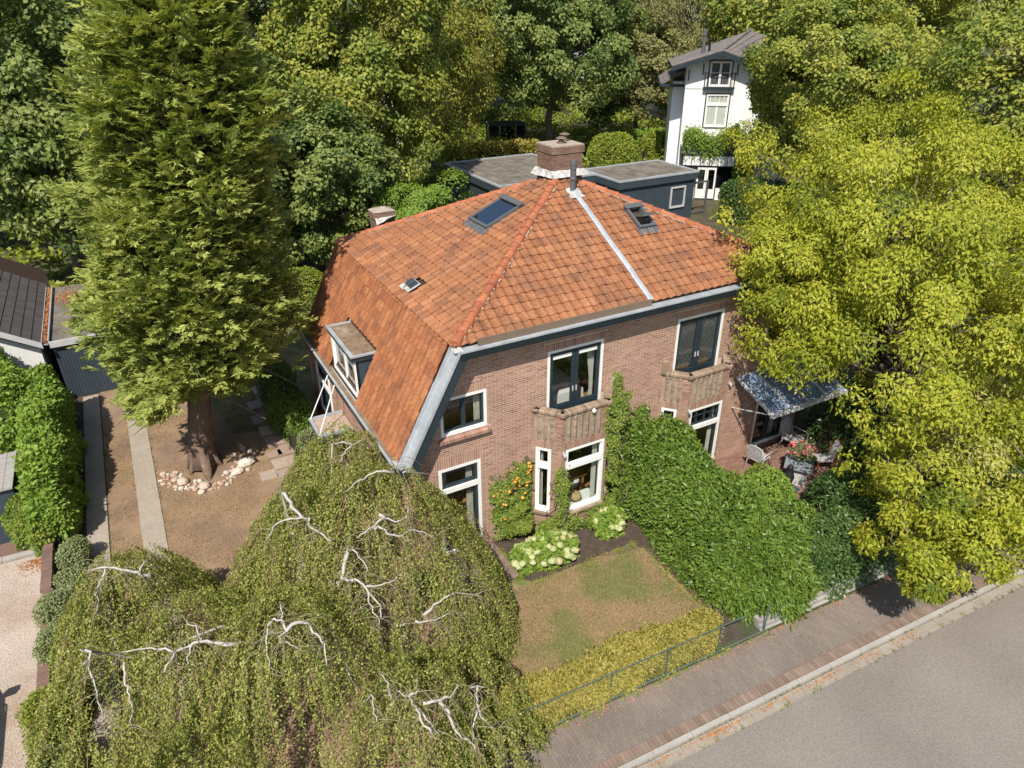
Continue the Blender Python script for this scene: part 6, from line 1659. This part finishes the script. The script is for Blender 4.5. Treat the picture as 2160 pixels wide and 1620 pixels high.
# ------------------------------------------------------------------ flat roofed garden offices behind the house
def flatbox(label, x0, x1, y0, y1, z, win=None, wm='slate'):
    root = thing('garden_office', label, 'outbuilding', ((x0 + x1) / 2, (y0 + y1) / 2, 0), 'flat roofed garden offices')
    mb = MB(); mb.box((x0 + .15, y0 + .15, 0), (x1 - .15, y1 - .15, z - .5)); w_ = mb.build('wall', M[wm], root)
    mb = MB(); mb.box((x0, y0, z - .5), (x1, y1, z - .05)); mb.build('fascia', M[wm], root)
    mb = MB(); mb.box((x0 - .03, y0 - .03, z - .048), (x1 + .03, y0 + .17, z + .06)); mb.box((x0 - .03, y1 - .17, z - .048), (x1 + .03, y1 + .03, z + .06)); mb.box((x0 - .03, y0 + .17, z - .048), (x0 + .17, y1 - .17, z + .06)); mb.box((x1 - .17, y0 + .17, z - .048), (x1 + .03, y1 - .17, z + .06)); mb.build('roof_trim', M['zinc'], root)
    n = 4
    for i in range(n):
        mb = MB(); ya = y0 + .17 + (y1 - y0 - .34) * i / n; yb = y0 + .17 + (y1 - y0 - .34) * (i + 1) / n
        mb.box((x0 + .17, ya + .01, z - .05), (x1 - .17, yb - .01, z + .0 + .006 * (i % 2))); mb.build('roof_felt', M['felt'], root)
    mb = MB()
    for i in range(3): mb.box((x0 + 1.2 + i * 1.9, y0 + .2, z + .008), (x0 + 1.35 + i * 1.9, y1 - .2, z + .014))
    mb.build('felt_seam', M['felt_seam'], root)
    return root
go1 = flatbox('wide flat roofed garden office seen past the left roof slope', 21.2, 28.6, 26.5, 35.1, 3.2)
go2 = flatbox('flat roofed garden office with one window right of the chimney', 28.6, 35.4, 23.7, 28.2, 3.22)
WT = frame((28.6, 23.84, 0), (1, 0, 0), (0, -1, 0))
window(WT, (4.55, 5.85, .9, 2.35), go2, fr=.1, sash=None, frame_m='silver', glass='glass_dark', proud=.06)
mb = MB(); mb.box((33.25, 23.95, .9), (34.35, 23.99, 2.3)); mb.build('dark_room', M['darkroom'], go2)
gf = thing('gate_frame', 'bare grey square frame beside the garden office', 'frame', (36.3, 24.5, 0))
for a, b in (((35.6, 24.4, 0), (35.72, 24.52, 2.3)), ((37.0, 24.4, 0), (37.12, 24.52, 2.3))):
    mb = MB(); mb.box(a, b); mb.build('post', M['dgrey'], gf)
mb = MB(); mb.box((35.72, 24.4, 2.18), (37.0, 24.52, 2.3)); mb.build('top_rail', M['dgrey'], gf); mb = MB(); mb.box((35.72, 24.4, .05), (37.0, 24.52, .2)); mb.build('bottom_rail', M['dgrey'], gf)
hk = thing('flue_pipe', 'grey flue with a rounded cap behind the right hip', 'flue', (22.5, 11.5, 0))
mb = MB(); mb.lathe([(.16, 0), (.16, 3.3), (.2, 3.32), (.2, 3.6), (.12, 3.7)], (22.5, 11.5, 0), 12); mb.build('pipe', M['silver'], hk, True)

# ------------------------------------------------------------------ the white house (built square, then turned)
wh = thing('white_house', 'tall white rendered house with dark trim and grey tiled roof', 'house', (0, 0, 0))
WW, WD = 4.75, 9.0
WH = frame((0, 0, 0), (1, 0, 0), (0, -1, 0))
mb = MB(); mb.prism([(0, 0, 0), (WW, 0, 0), (WW, 0, 9.4), (2.3, 0, 10.1), (0, 0, 9.4)], (0, WD, 0)); mb.build('wall', M['render'], wh)
mb = MB(); mb.box((WW + .02, .7, 0), (10.5, WD, 9.1)); mb.build('side_wing', M['render'], wh)
mb = MB(); mb.box((-.8, 2.0, 0), (-.01, 7.5, 8.2)); mb.build('side_bay', M['render'], wh)
def troof(pts, rows, name, per=0):
    """sloping roof with overlapping courses of tiles: eave a->b, ridge d->c"""
    a, b, c, d = map(Vector, pts); n = (b - a).cross(d - a).normalized(); n = n if n.z > 0 else -n
    mb = MB()
    for i in range(rows):
        f0, f1 = i / rows, (i + 1.12) / rows
        k = max(1, int((b - a).length / .33))
        for q in range(k):
            g0, g1 = q / k, (q + .93) / k; j_ = random.uniform(0, .012)
            p = [a.lerp(d, f0).lerp(b.lerp(c, f0), g0) + n * (.05 + j_), a.lerp(d, f0).lerp(b.lerp(c, f0), g1) + n * (.05 + j_), a.lerp(d, min(f1, 1)).lerp(b.lerp(c, min(f1, 1)), g1), a.lerp(d, min(f1, 1)).lerp(b.lerp(c, min(f1, 1)), g0)]
            mb.prism(p, -n * .04)
    o = MB().prism([a - n * .03, b - n * .03, c - n * .03, d - n * .03], -n * .06, 0, .5).build(name, M['greytile'], wh)
    tag(mb.build('roof_tiling', M['greytile'], o), kind='stuff')
    return o
AP = Vector((4.8, 5.0, 11.6))
troof([(-1.15, 6.0, 9.45), (-1.15, -1.0, 9.45), (2.3, -1.0, 10.5), tuple(AP)], 14, 'roof')
troof([(5.8, -1.0, 9.35), (11.5, 2.0, 9.4), tuple(AP), (2.3, -1.0, 10.5)], 12, 'roof')
mb = MB()
for (xa, za), (xb, zb) in (((-1.2, 9.45), (2.3, 10.5)), ((2.3, 10.5), (5.8, 9.33))):
    mb.prism([(xa, -1.06, za - .3), (xb, -1.06, zb - .34), (xb, -1.06, zb + .0), (xa, -1.06, za + .03)], (0, .1, 0))
mb.build('bargeboard', M['navy'], wh)
mb = MB(); mb.prism([(-1.1, -.95, 9.22), (2.3, -.95, 10.18), (5.7, -.95, 9.1), (5.7, -.95, 9.06), (2.3, -.95, 10.13), (-1.1, -.95, 9.18)], (0, .93, 0)); mb.build('soffit', M['silver'], wh)
mb = MB()
for i in range(10):
    f = i / 10; mb.tube([(-1.1 + 3.4 * f, -1.02, 9.52 + 1.03 * f), (-1.1 + 3.4 * (f + .095), -1.02, 9.52 + 1.03 * (f + .095))], .07, 6); mb.tube([(2.3 + 3.4 * f, -1.02, 10.55 - 1.18 * f), (2.3 + 3.4 * (f + .095), -1.02, 10.55 - 1.18 * (f + .095))], .07, 6)
for i in range(12):
    f = i / 12; A_, B_ = Vector((2.3, -1, 10.58)), AP + Vector((0, 0, .08)); mb.tube([A_.lerp(B_, f), A_.lerp(B_, f + .078)], .11, 6)
tag(mb.build('ridge_tiling', M['greytile'], wh), kind='stuff')
troof([(-1.75, 7.6, 8.1), (-1.75, 1.2, 8.1), (.0, 1.2, 9.1), (.0, 7.6, 9.1)], 6, 'side_roof')
mb = MB(); mb.box((-1.8, 1.1, 7.9), (.0, 1.19, 8.1)); mb.box((-1.85, 1.1, 7.92), (-1.76, 7.7, 8.08)); mb.build('side_gutter', M['navy'], wh)
mb = MB(); mb.lathe([(.16, 10.2), (.13, 10.9), (.13, 11.35), (.17, 11.37), (.17, 11.75), (.1, 11.8)], (1.1, 1.2, 0), 10); mb.build('flue', M['dgrey'], wh)
mb = MB(); mb.lathe([(.09, 10.4), (.09, 11.1), (.14, 11.12), (.03, 11.25)], (1.5, 1.0, 0), 8); mb.build('flue', M['black'], wh)
def trim(u0, u1, z0, z1, t=.09):
    mb = MB(); mb.box((u0 - t, -.02, z0), (u0, .07, z1 + t), 0, WH); mb.box((u1, -.02, z0), (u1 + t, .07, z1 + t), 0, WH); mb.box((u0, -.02, z1), (u1, .07, z1 + t), 0, WH); return mb.build('window_trim', M['navy'], wh)
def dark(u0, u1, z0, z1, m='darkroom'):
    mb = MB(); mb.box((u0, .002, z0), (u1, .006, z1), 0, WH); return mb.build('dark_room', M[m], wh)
trim(1.62, 3.15, 8.05, 9.78); dark(1.62, 3.15, 8.05, 9.78)
w = window(WH, (1.62, 3.15, 8.05, 9.78), wh, name='balcony_door', fr=.06, bars_u=[2.385], sash='white', sash_w=.08, depth=-.01, proud=.09, label='top floor balcony doors with dark curtains')
LC = mat('grey lilac curtain', (.16, .14, .18), .9, var=.3, scale=6, stretch=(5, 1, .3))
for i in range(2):
    T_ = MB(); T_.box((1.8 + i * .76, .012, 8.25), (2.2 + i * .76, .02, 9.65), 0, WH); T_.build('curtain', LC, w)
trim(1.62, 3.25, 5.25, 7.52); dark(1.62, 3.25, 5.25, 7.52, 'curtain')
w = window(WH, (1.62, 3.25, 5.25, 7.52), wh, name='tall_window', fr=.07, transom=6.82, bars_u=[2.435], sash='white', sash_w=.06, depth=-.01, proud=.09, split=(0,), label='tall first floor window with white curtains')
for i in range(4):
    mb = MB(); mb.box((1.9 + i * .33, .03, 6.95), (1.93 + i * .33, .09, 7.42), 0, WH); mb.build('glazing_bar', M['white'], w)
curtain(WH, 1.75, 2.37, 5.35, 6.7, .03, w, 'linen', 6, .015); curtain(WH, 2.5, 3.13, 5.35, 6.7, .03, w, 'linen', 6, .015)
mb = MB()
for z in (9.0, 8.06): mb.tube([WH(1.32, .3, z), WH(3.44, .3, z)], .028, 5)
for i in range(17): mb.tube([WH(1.36 + i * .128, .3, 8.06), WH(1.36 + i * .128, .3, 9.0)], .011, 4)
for u in (1.32, 3.44): mb.tube([WH(u, 0, 9.0), WH(u, .3, 9.0)], .028, 5); mb.tube([WH(u, .3, 8.0), WH(u, .3, 9.02)], .028, 5)
mb.build('balcony_rail', M['black'], wh); mb = MB(); mb.box((1.26, .01, 7.92), (3.5, .36, 8.04), 0, WH); mb.build('balcony_slab', M['navy'], wh)
for u, z in ((.12, 8.9), (1.12, 9.3), (3.55, 9.3)):
    mb = MB(); mb.box((u, .0, z - .45), (u + .07, .1, z + .3), 0, WH); mb.build('eaves_bracket', M['navy'], wh)
mb = MB(); mb.box((.02, .003, 7.9), (1.25, .03, 7.94), 0, WH); mb.build('string_course', M['silver'], wh)
# garden room with a balcony on it
mb = MB(); mb.box((.2, .003, 2.5), (4.3, .9, 3.35), 0, WH); mb.box((.2, .003, 0), (.38, .9, 2.5), 0, WH); mb.box((4.1, .003, 0), (4.3, .9, 2.5), 0, WH)
gr = mb.build('garden_room', M['navy'], wh)
mb = MB(); mb.box((.08, .003, 3.352), (4.4, 1.02, 3.95), 0, WH); mb.build('balcony_edge', M['slate'], gr)
for i in range(6):
    u = .32 + i * .66; mb = MB(); mb.box((u + .03, .9, 2.58), (u + .63, .93, 3.3), 0, WH); mb.build('white_panel', M['white'], gr)
mb = MB(); mb.box((.38, .3, .0), (4.1, .34, 2.5), 0, WH); mb.build('dark_room', M['darkroom'], gr)
for k_ in range(2):
    a = 1.5 + k_ * .72; mb = MB()
    mb.box((a, .86, .1), (a + .12, .92, 2.42), 0, WH); mb.box((a + .58, .86, .1), (a + .70, .92, 2.42), 0, WH); mb.box((a + .12, .86, 2.27), (a + .58, .92, 2.42), 0, WH); mb.box((a + .12, .86, .1), (a + .58, .92, .8), 0, WH)
    d_ = mb.build('glazed_door', M['white'], gr); g = MB(); g.box((a + .12, .88, .8), (a + .58, .89, 2.27), 0, WH); g.build('pane', M['glass_dark'], d_)
for u0, u1 in ((.42, 1.42), (3.02, 4.06)):
    mb = MB(); mb.box((u0, .84, .0), (u1, .9, .9), 0, WH); p_ = mb.build('wall_panel', M['white'], gr); g = MB(); g.box((u0, .86, .9), (u1, .87, 2.45), 0, WH); g.build('pane', M['glass_dark'], p_)
for i in range(30):
    mb = MB(); u = .12 + i * .147; mb.box((u, .93, 3.952), (u + .05, .98, 4.72), 0, WH); mb.build('baluster', M['white'], gr)
mb = MB(); mb.box((.08, .9, 4.72), (4.45, 1.0, 4.8), 0, WH); mb.build('hand_rail', M['white'], gr)
mb = MB(); mb.box((6.0, -1.18, 4.2), (7.4, -1.1, 5.6), 0, WH); sw_ = mb.build('window', M['navy'], wh)
for u in (6.08, 6.74):
    mb = MB(); mb.box((u, -1.1, 4.3), (u + .58, -1.09, 5.5), 0, WH); mb.build('pane', M['glass_dark'], sw_)
wh.location = (38.37, 29.36, 0); wh.rotation_euler = (0, 0, math.radians(-37.6))
# wisteria on its balcony
rng = np.random.default_rng(77); n = 11000
WC = frame((38.37, 29.36, 0), (.7923, -.6101, 0), (-.6101, -.7923, 0))
wp = WC(2.6, 1.1, 3.9)
root = thing('wisteria', 'green wisteria trailing over the balcony of the white house', 'climber', wp)
x = rng.uniform(.2, 5.6, n); z = 4.6 + .25 * np.sin(x * 2.1) + rng.normal(size=n) * .26 + np.clip(x - 3.2, 0, 2) * .45; z -= (rng.random(n) < .22) * rng.random(n) * 1.1
k_ = x > 4.1; z[k_] -= rng.random(k_.sum()) * 3.6
y = 1.05 + rng.normal(size=n) * .2
P = np.array([38.37, 29.36, 0]) + x[:, None] * np.array([.7923, -.6101, 0]) + y[:, None] * np.array([-.6101, -.7923, 0]) + z[:, None] * np.array([0, 0, 1.])
Nn = norm(np.array([-.3, -.4, .6]) + rng.normal(size=(n, 3)) * .5); A = np.cross(Nn, unit(rng, n)); A[:, 2] -= .7
leaf_obj('foliage', P, A, Nn, rng.uniform(.12, .26, n), rng.uniform(.05, .1, n), rng.random(n), LM['bright'], root)
mb = MB(); mb.tube(bent(WC(4.7, 1.1, 0), WC(4.5, 1.1, 4.6), 0, .6, 6, rng), .06, 5); mb.tube(bent(WC(4.5, 1.1, 4.5), WC(.4, 1.1, 4.6), .1, .4, 8, rng), .04, 5); mb.build('stem', M['bark_grey'], root)

# ------------------------------------------------------------------ the neighbour at the left
nb = thing('garage', 'neighbouring garage with a flat felt roof and dark boards', 'garage', (-3.0, 18, 0))
mb = MB(); mb.box((-3.66, 15.5, 0), (-1.6, 22, 2.3)); mb.build('wall', M['slate'], nb)
for i in range(19):
    mb = MB(); mb.box((-3.66 + i * .108, 15.47, .02), (-3.66 + i * .108 + .098, 15.498, 2.22)); mb.build('board', M['slate'], nb)
mb = MB(); mb.box((-3.70, 15.4, 2.302), (-1.55, 22.1, 2.42)); mb.build('roof_felt', M['felt'], nb)
mb = MB(); mb.box((-3.72, 15.33, 2.26), (-1.53, 15.398, 2.5)); mb.build('fascia', M['silver'], nb)
lr = thing('tiled_annex', 'neighbouring annex with a dark tiled roof and white gable', 'house', (-6, 19, 0))
mb = MB(); mb.prism([(-4.05, 15.4, 0), (-4.05, 15.4, 2.5), (-7.2, 15.4, 4.4), (-10.4, 15.4, 2.5), (-10.4, 15.4, 0)], (0, 9, 0)); mb.build('wall', M['render'], lr)
a, b, c, d = Vector((-3.98, 15.1, 2.55)), Vector((-3.98, 24.6, 2.55)), Vector((-7.2, 24.6, 4.55)), Vector((-7.2, 15.1, 4.55))
n = Vector((2.0, 0, 3.22)).normalized()
dt = MB().box((.005, -.03, -.01), (.295, .36, .02)).mesh('roof_tile', M['darktile'])
rr = MB(); mb = MB(); mb.prism([a - n * .06, b - n * .06, c - n * .06, d - n * .06], -n * .08); slab_ = mb.build('roof', M['underlay'], lr)
vv = (d - a).normalized(); cnt = 0
for r_ in range(11):
    for c_ in range(30):
        o = a + Vector((0, 1, 0)) * (c_ * .3 + .1) + vv * (r_ * .335) + n * (.0)
        if r_ < 8 and c_ < 24:
            k = link(bpy.data.objects.new('roof_tile', dt), slab_); u_ = Vector((0, 1, 0))
            tl = (vv - n * .07).normalized(); nn = u_.cross(tl).normalized(); nn = nn if nn.z > 0 else -nn
            k.matrix_basis = Matrix(((u_.x, tl.x, nn.x, o.x), (u_.y, tl.y, nn.y, o.y), (u_.z, tl.z, nn.z, o.z), (0, 0, 0, 1)))
mb = MB(); mb.prism([(-3.9, 15.05, 2.4), (-7.2, 15.05, 4.45), (-10.5, 15.05, 2.4), (-10.5, 15.05, 2.62), (-7.2, 15.05, 4.7), (-3.9, 15.05, 2.62)], (0, .06, 0)); mb.build('bargeboard', M['silver'], lr)
gl_ = thing('valley_gutter', 'valley gutter full of orange leaves between annex and garage', 'gutter', (-3.85, 18, 2.4))
mb = MB(); mb.box((-3.97, 15.35, 2.40), (-3.93, 22, 2.56)); mb.box((-3.75, 15.42, 2.43), (-3.705, 22, 2.56)); mb.box((-3.93, 15.35, 2.40), (-3.75, 22, 2.44)); mb.build('gutter_lining', M['zinc'], gl_)
rng = np.random.default_rng(31); n_ = 2600
P = np.stack([rng.uniform(-3.92, -3.76, n_), rng.uniform(15.4, 22, n_), rng.uniform(2.46, 2.54, n_)], 1); Nn = norm(np.array([0, 0, .8]) + rng.normal(size=(n_, 3)) * .4)
fl = leaf_obj('fallen_leaves', P, np.cross(Nn, unit(rng, n_)), Nn, .07, .05, rng.random(n_), M['litter'], gl_); fl['kind'] = 'stuff'
n_ = 500; P = np.stack([-3.1 + rng.normal(size=n_) * .3, 20.6 + rng.normal(size=n_) * .5, np.full(n_, 2.43) + rng.random(n_) * .02], 1); Nn = norm(np.array([0, 0, 1]) + rng.normal(size=(n_, 3)) * .2)
fl = leaf_obj('fallen_leaves', P, np.cross(Nn, unit(rng, n_)), Nn, .08, .05, rng.random(n_), M['litter']); tag(fl, kind='stuff')
sh = thing('shed', 'low shed with a grey boarded roof at the left edge', 'shed', (-5.4, 8, 0))
mb = MB(); mb.box((-6.6, 6.75, 0), (-4.62, 8.6, 1.75)); mb.build('wall', M['slate'], sh)
for i in range(9):
    mb = MB(); x = -6.7 + i * .235; mb.box((x, 6.65, 1.76), (x + .225, 8.75, 1.80)); mb.build('roof_board', M['oldwood'], sh)
# fallen leaves along kerbs and beds
rng = np.random.default_rng(41)
def scatter(n, f, L=.05, W=.035):
    P = np.array([f() for _ in range(n)]); Nn = norm(np.array([0, 0, 1]) + rng.normal(size=(n, 3)) * .35)
    o = leaf_obj('fallen_leaves', P, np.cross(Nn, unit(rng, n)), Nn, rng.uniform(.6, 1.3, n) * L, rng.uniform(.6, 1.3, n) * W, rng.random(n), M['litter']); tag(o, kind='stuff')
def kerbleaf():
    c = rng.choice([2.2, 3.4, 3.9, 5.2, 6.8, 8.1, 9.4, 3.6, 6.5]); p = st(c + rng.normal() * .3, 1.55 + abs(rng.normal()) * .06, -.11); return tuple(p)
scatter(420, kerbleaf)
scatter(260, lambda: tuple(st(rng.uniform(-2, 6.5), .1 + abs(rng.normal()) * .08, -.03)))
scatter(180, lambda: tuple(st(rng.uniform(-2, 16), rng.uniform(.1, 1.3), -.025)), .04, .025)
scatter(200, lambda: tuple(st(rng.uniform(6.5, 12), .03 + abs(rng.normal()) * .08, -.02)))
scatter(330, lambda: (-4.3 - abs(rng.normal()) * .28, 5.55 - abs(rng.normal()) * .25, .012), .06, .04)
scatter(150, lambda: (10.6 + rng.normal() * .15, rng.uniform(-5.2, -2.6), .02))
scatter(120, lambda: tuple(st(rng.uniform(0, 18), rng.uniform(1.8, 5), -.128)), .035, .022)

def weeds(n, fpos, spread, leafk, seed, L=.07):
    r = np.random.default_rng(seed); C = np.array([fpos(r) for _ in range(n)]); k = 9
    P = np.repeat(C, k, 0) + r.normal(size=(n * k, 3)) * np.array([spread, spread, .004]); P[:, 2] = np.repeat(C[:, 2], k)
    A = r.normal(size=(n * k, 3)); A[:, 2] = .25 + np.abs(A[:, 2]) * .5; Nn = norm(r.normal(size=(n * k, 3)) * .6 + np.array([0, 0, .8]))
    tag(leaf_obj('weeds', P, A, Nn, r.uniform(.4, 1.2, n * k) * L, r.uniform(.015, .03, n * k), r.random(n * k), LM[leafk]), kind='stuff')
weeds(110, lambda r: tuple(st(r.uniform(-2, 17), 1.495 + r.normal() * .012, -.06)), .025, 'olive', 501, .05)
weeds(90, lambda r: tuple(st(r.uniform(-2, 17), 1.745 + r.normal() * .015, -.12)), .03, 'olive', 502, .05)
weeds(90, lambda r: tuple(st(r.uniform(-2, 6.5), .03 + abs(r.normal()) * .04, -.02)), .04, 'hedge', 503, .09)
weeds(60, lambda r: tuple(st(r.uniform(-2, 16), r.uniform(.1, 1.1), -.03)), .02, 'olive', 504, .03)
weeds(260, lambda r: (r.choice([-3.24, -2.64, -1.83, -1.18]) + r.normal() * .02, r.uniform(-3, 13), .01), .03, 'olive', 505, .06)
weeds(90, lambda r: (r.uniform(7, 10.6), -1.95 - .3 * (r.random() ** 2) + r.normal() * .05, .012), .05, 'hedge', 506, .06)
weeds(80, lambda r: (10.58 + r.normal() * .05, r.uniform(-5.2, -2.2), .012), .04, 'hedge', 507, .05)
weeds(120, lambda r: (6.98 + r.normal() * .03, r.uniform(-1.7, -.3), .015), .04, 'hedge', 508, .06)
scatter(1500, lambda: (.8 + rng.normal() * 2.2, 9 + rng.normal() * 2.6, .014), .05, .012)
scatter(600, lambda: (rng.uniform(-2.5, 4), rng.uniform(1, 7), .014), .04, .02)
# grass blades on the two lawns
GT = mat('tan grass blade', (.32, .22, .12), .9, ramp=[(.3, .2, .105), (.36, .25, .14), (.25, .17, .1), (.33, .225, .12)], objrand=False)
GG = mat('green grass blade', (.15, .17, .05), .9, ramp=[(.14, .17, .045), (.19, .2, .065), (.24, .2, .09), (.12, .15, .04)], objrand=False)
def grass2(name, n, x0, x1, y0, y1, mt, seed, green):
    rng = np.random.default_rng(seed); X, Y = rng.uniform(x0, x1, n), rng.uniform(y0, y1, n)
    pat = np.sin(X * 1.5 + 1.2 * np.sin(Y * 1.3)) * np.sin(Y * 1.9 + .8 * np.sin(X * 2.1 + 1)) + .5 * np.sin(X * 4.3 + Y * 2.2) * np.sin(Y * 3.9 - X) + .3 * rng.normal(size=n) + .25 * np.exp(-((X - 8.6) / 1.6) ** 2 - ((Y + 3.4) / 1.1) ** 2) * 2
    ok = (pat > .32) == green
    X, Y = X[ok], Y[ok]; n = len(X); P = np.stack([X, Y, np.full(n, .004)], 1)
    A = rng.normal(size=(n, 3)) * .8; A[:, 2] = .35 + rng.random(n) * .5
    tag(leaf_obj(name, P, A, norm(rng.normal(size=(n, 3)) + np.array([0, 0, .6])), rng.uniform(.03, .065, n), .013, rng.random(n), mt), kind='stuff')
grass2('dry_grass', 90000, -2.6, 4.2, -.5, 12, GT, 301, False)
grass2('dry_grass', 90000, 5.0, 10.5, -5.0, -1.95, GT, 302, False)
grass2('green_grass', 120000, 5.0, 10.5, -5.0, -1.95, GG, 303, True)
# the parked car whose shadow falls across the gravel
car = thing('parked_car', 'dark car parked on the gravel yard, seen by its shadow', 'car', (-6.35, -1, 0))
def section(y, w0, w1, zb, zm, zt, wt): return [(-6.35 - w0, y, zb), (-6.35 - w1, y, zm), (-6.35 - wt, y, zt), (-6.35 + wt, y, zt), (-6.35 + w1, y, zm), (-6.35 + w0, y, zb)]
secs = [section(1.45, .70, .72, .35, .62, .72, .62), section(1.25, .84, .86, .25, .70, .86, .74), (section(.5, .88, .9, .22, .8, 1.0, .78)), section(-.2, .88, .9, .22, .9, 1.5, .66), section(-1.2, .88, .9, .22, .92, 1.56, .68), section(-2.4, .88, .9, .22, .92, 1.54, .66), section(-2.95, .86, .88, .25, .9, 1.1, .74), section(-3.1, .76, .8, .4, .8, .95, .7)]
mb = MB()
for i in range(len(secs) - 1):
    for j in range(6): mb.face([secs[i][j], secs[i][(j + 1) % 6], secs[i + 1][(j + 1) % 6], secs[i + 1][j]], 0, .5)
mb.face(secs[0], 0, .5); mb.face(secs[-1], 0, .5); mb.build('body', M['carpaint'], car)
for s_ in (-1, 1):
    mb = MB(); mb.box((-6.35 + s_ * .9, .15, .95), (-6.35 + s_ * 1.14, .3, 1.12)); mb.build('mirror', M['carpaint'], car)
    mb = MB(); mb.tube([(-6.35 + s_ * .62, -.35, 1.53), (-6.35 + s_ * .64, -.5, 1.62), (-6.35 + s_ * .64, -2.1, 1.64), (-6.35 + s_ * .62, -2.3, 1.55)], .018, 6); mb.build('roof_rail', M['silver'], car)
    for y in (.75, -2.2):
        mb = MB(); mb.tube([(-6.35 + s_ * .7, y, .33), (-6.35 + s_ * .91, y, .33)], .33, 18); w_ = mb.build('wheel', M['rubber'], car)
        mb = MB(); mb.tube([(-6.35 + s_ * .905, y, .33), (-6.35 + s_ * .915, y, .33)], .21, 14); mb.build('rim', M['silver'], w_)

# ------------------------------------------------------------------ glimpses of houses far behind the trees
def far_house(label, x, y, w, d, h, rm, tower=False):
    root = thing('far_house', label, 'house', (x, y, 0), 'houses glimpsed through the trees')
    mb = MB(); mb.prism([(x - w / 2, y, 0), (x + w / 2, y, 0), (x + w / 2, y, h), (x, y, h + w * .36), (x - w / 2, y, h)], (0, d, 0)); mb.build('wall', M['render'], root)
    for s_ in (-1, 1):
        mb = MB(); mb.prism([(x, y - .4, h + w * .36 + .12), (x + s_ * (w / 2 + .5), y - .4, h - .25), (x + s_ * (w / 2 + .5), y - .4, h - .4), (x, y - .4, h + w * .36 - .05)], (0, d + .8, 0)); mb.build('roof', M[rm], root)
    for u in (-.25, .25):
        for z in (1.2, h - 1.9):
            mb = MB(); mb.box((x + w * u - .55, y - .05, z), (x + w * u + .55, y - .003, z + 1.4)); f = mb.build('window', M['navy'], root); g = MB(); g.box((x + w * u - .45, y - .06, z + .1), (x + w * u + .45, y - .052, z + 1.3)); g.build('pane', M['glass_dark'], f)
    return root
far_house('white gabled house glimpsed between the trees at the top', 37.0, 84, 8, 9, 8.0, 'greytile')
far_house('pale house glimpsed behind the drooping hornbeam', 26.5, 58, 7, 8, 7.5, 'greytile')
far_house('white house with a dormer glimpsed left of the weeping tree', 66, 78, 7, 8, 8.6, 'greytile')
far_house('red roofed house glimpsed at the far right edge', 75, 39, 12, 9, 7.2, 'roofred')
tp = thing('trampoline', 'dark netted trampoline behind the yellow clipped hedge', 'trampoline', (36.5, 54, 0))
mb = MB(); mb.lathe([(2.1, .8), (2.1, .88), (2.0, .9), (.1, .86)], (36.5, 54, 0), 20); mb.build('bed', M['black'], tp)
for i in range(8):
    a = i * math.pi / 4; mb = MB(); mb.tube([(36.5 + 2.1 * math.cos(a), 54 + 2.1 * math.sin(a), 0), (36.5 + 2.1 * math.cos(a), 54 + 2.1 * math.sin(a), 2.6)], .04, 6); mb.build('pole', M['silver'], tp)
mb = MB()
for i in range(60):
    a = i * math.pi / 30; mb.box((36.5 + 2.08 * math.cos(a) - .02, 54 + 2.08 * math.sin(a) - .02, .9), (36.5 + 2.08 * math.cos(a) + .02, 54 + 2.08 * math.sin(a) + .02, 2.5))
for z in (1.3, 1.7, 2.1, 2.5):
    mb.lathe([(2.09, z), (2.09, z + .04)], (36.5, 54, 0), 24)
mb.build('net', M['netting'], tp)
bk = thing('white_bucket', 'white bucket hanging in the dark under the tall maple', 'bucket', (12.4, 27, 4.6))
mb = MB(); mb.lathe([(.18, 0), (.24, .5), (.25, .5), (.24, .46)], (12.4, 27, 4.6), 12); mb.build('pail', M['white'], bk); mb = MB(); mb.tube([(12.18, 27, 5.1), (12.4, 27, 5.5), (12.62, 27, 5.1)], .012, 5); mb.build('bail_handle', M['silver'], bk)
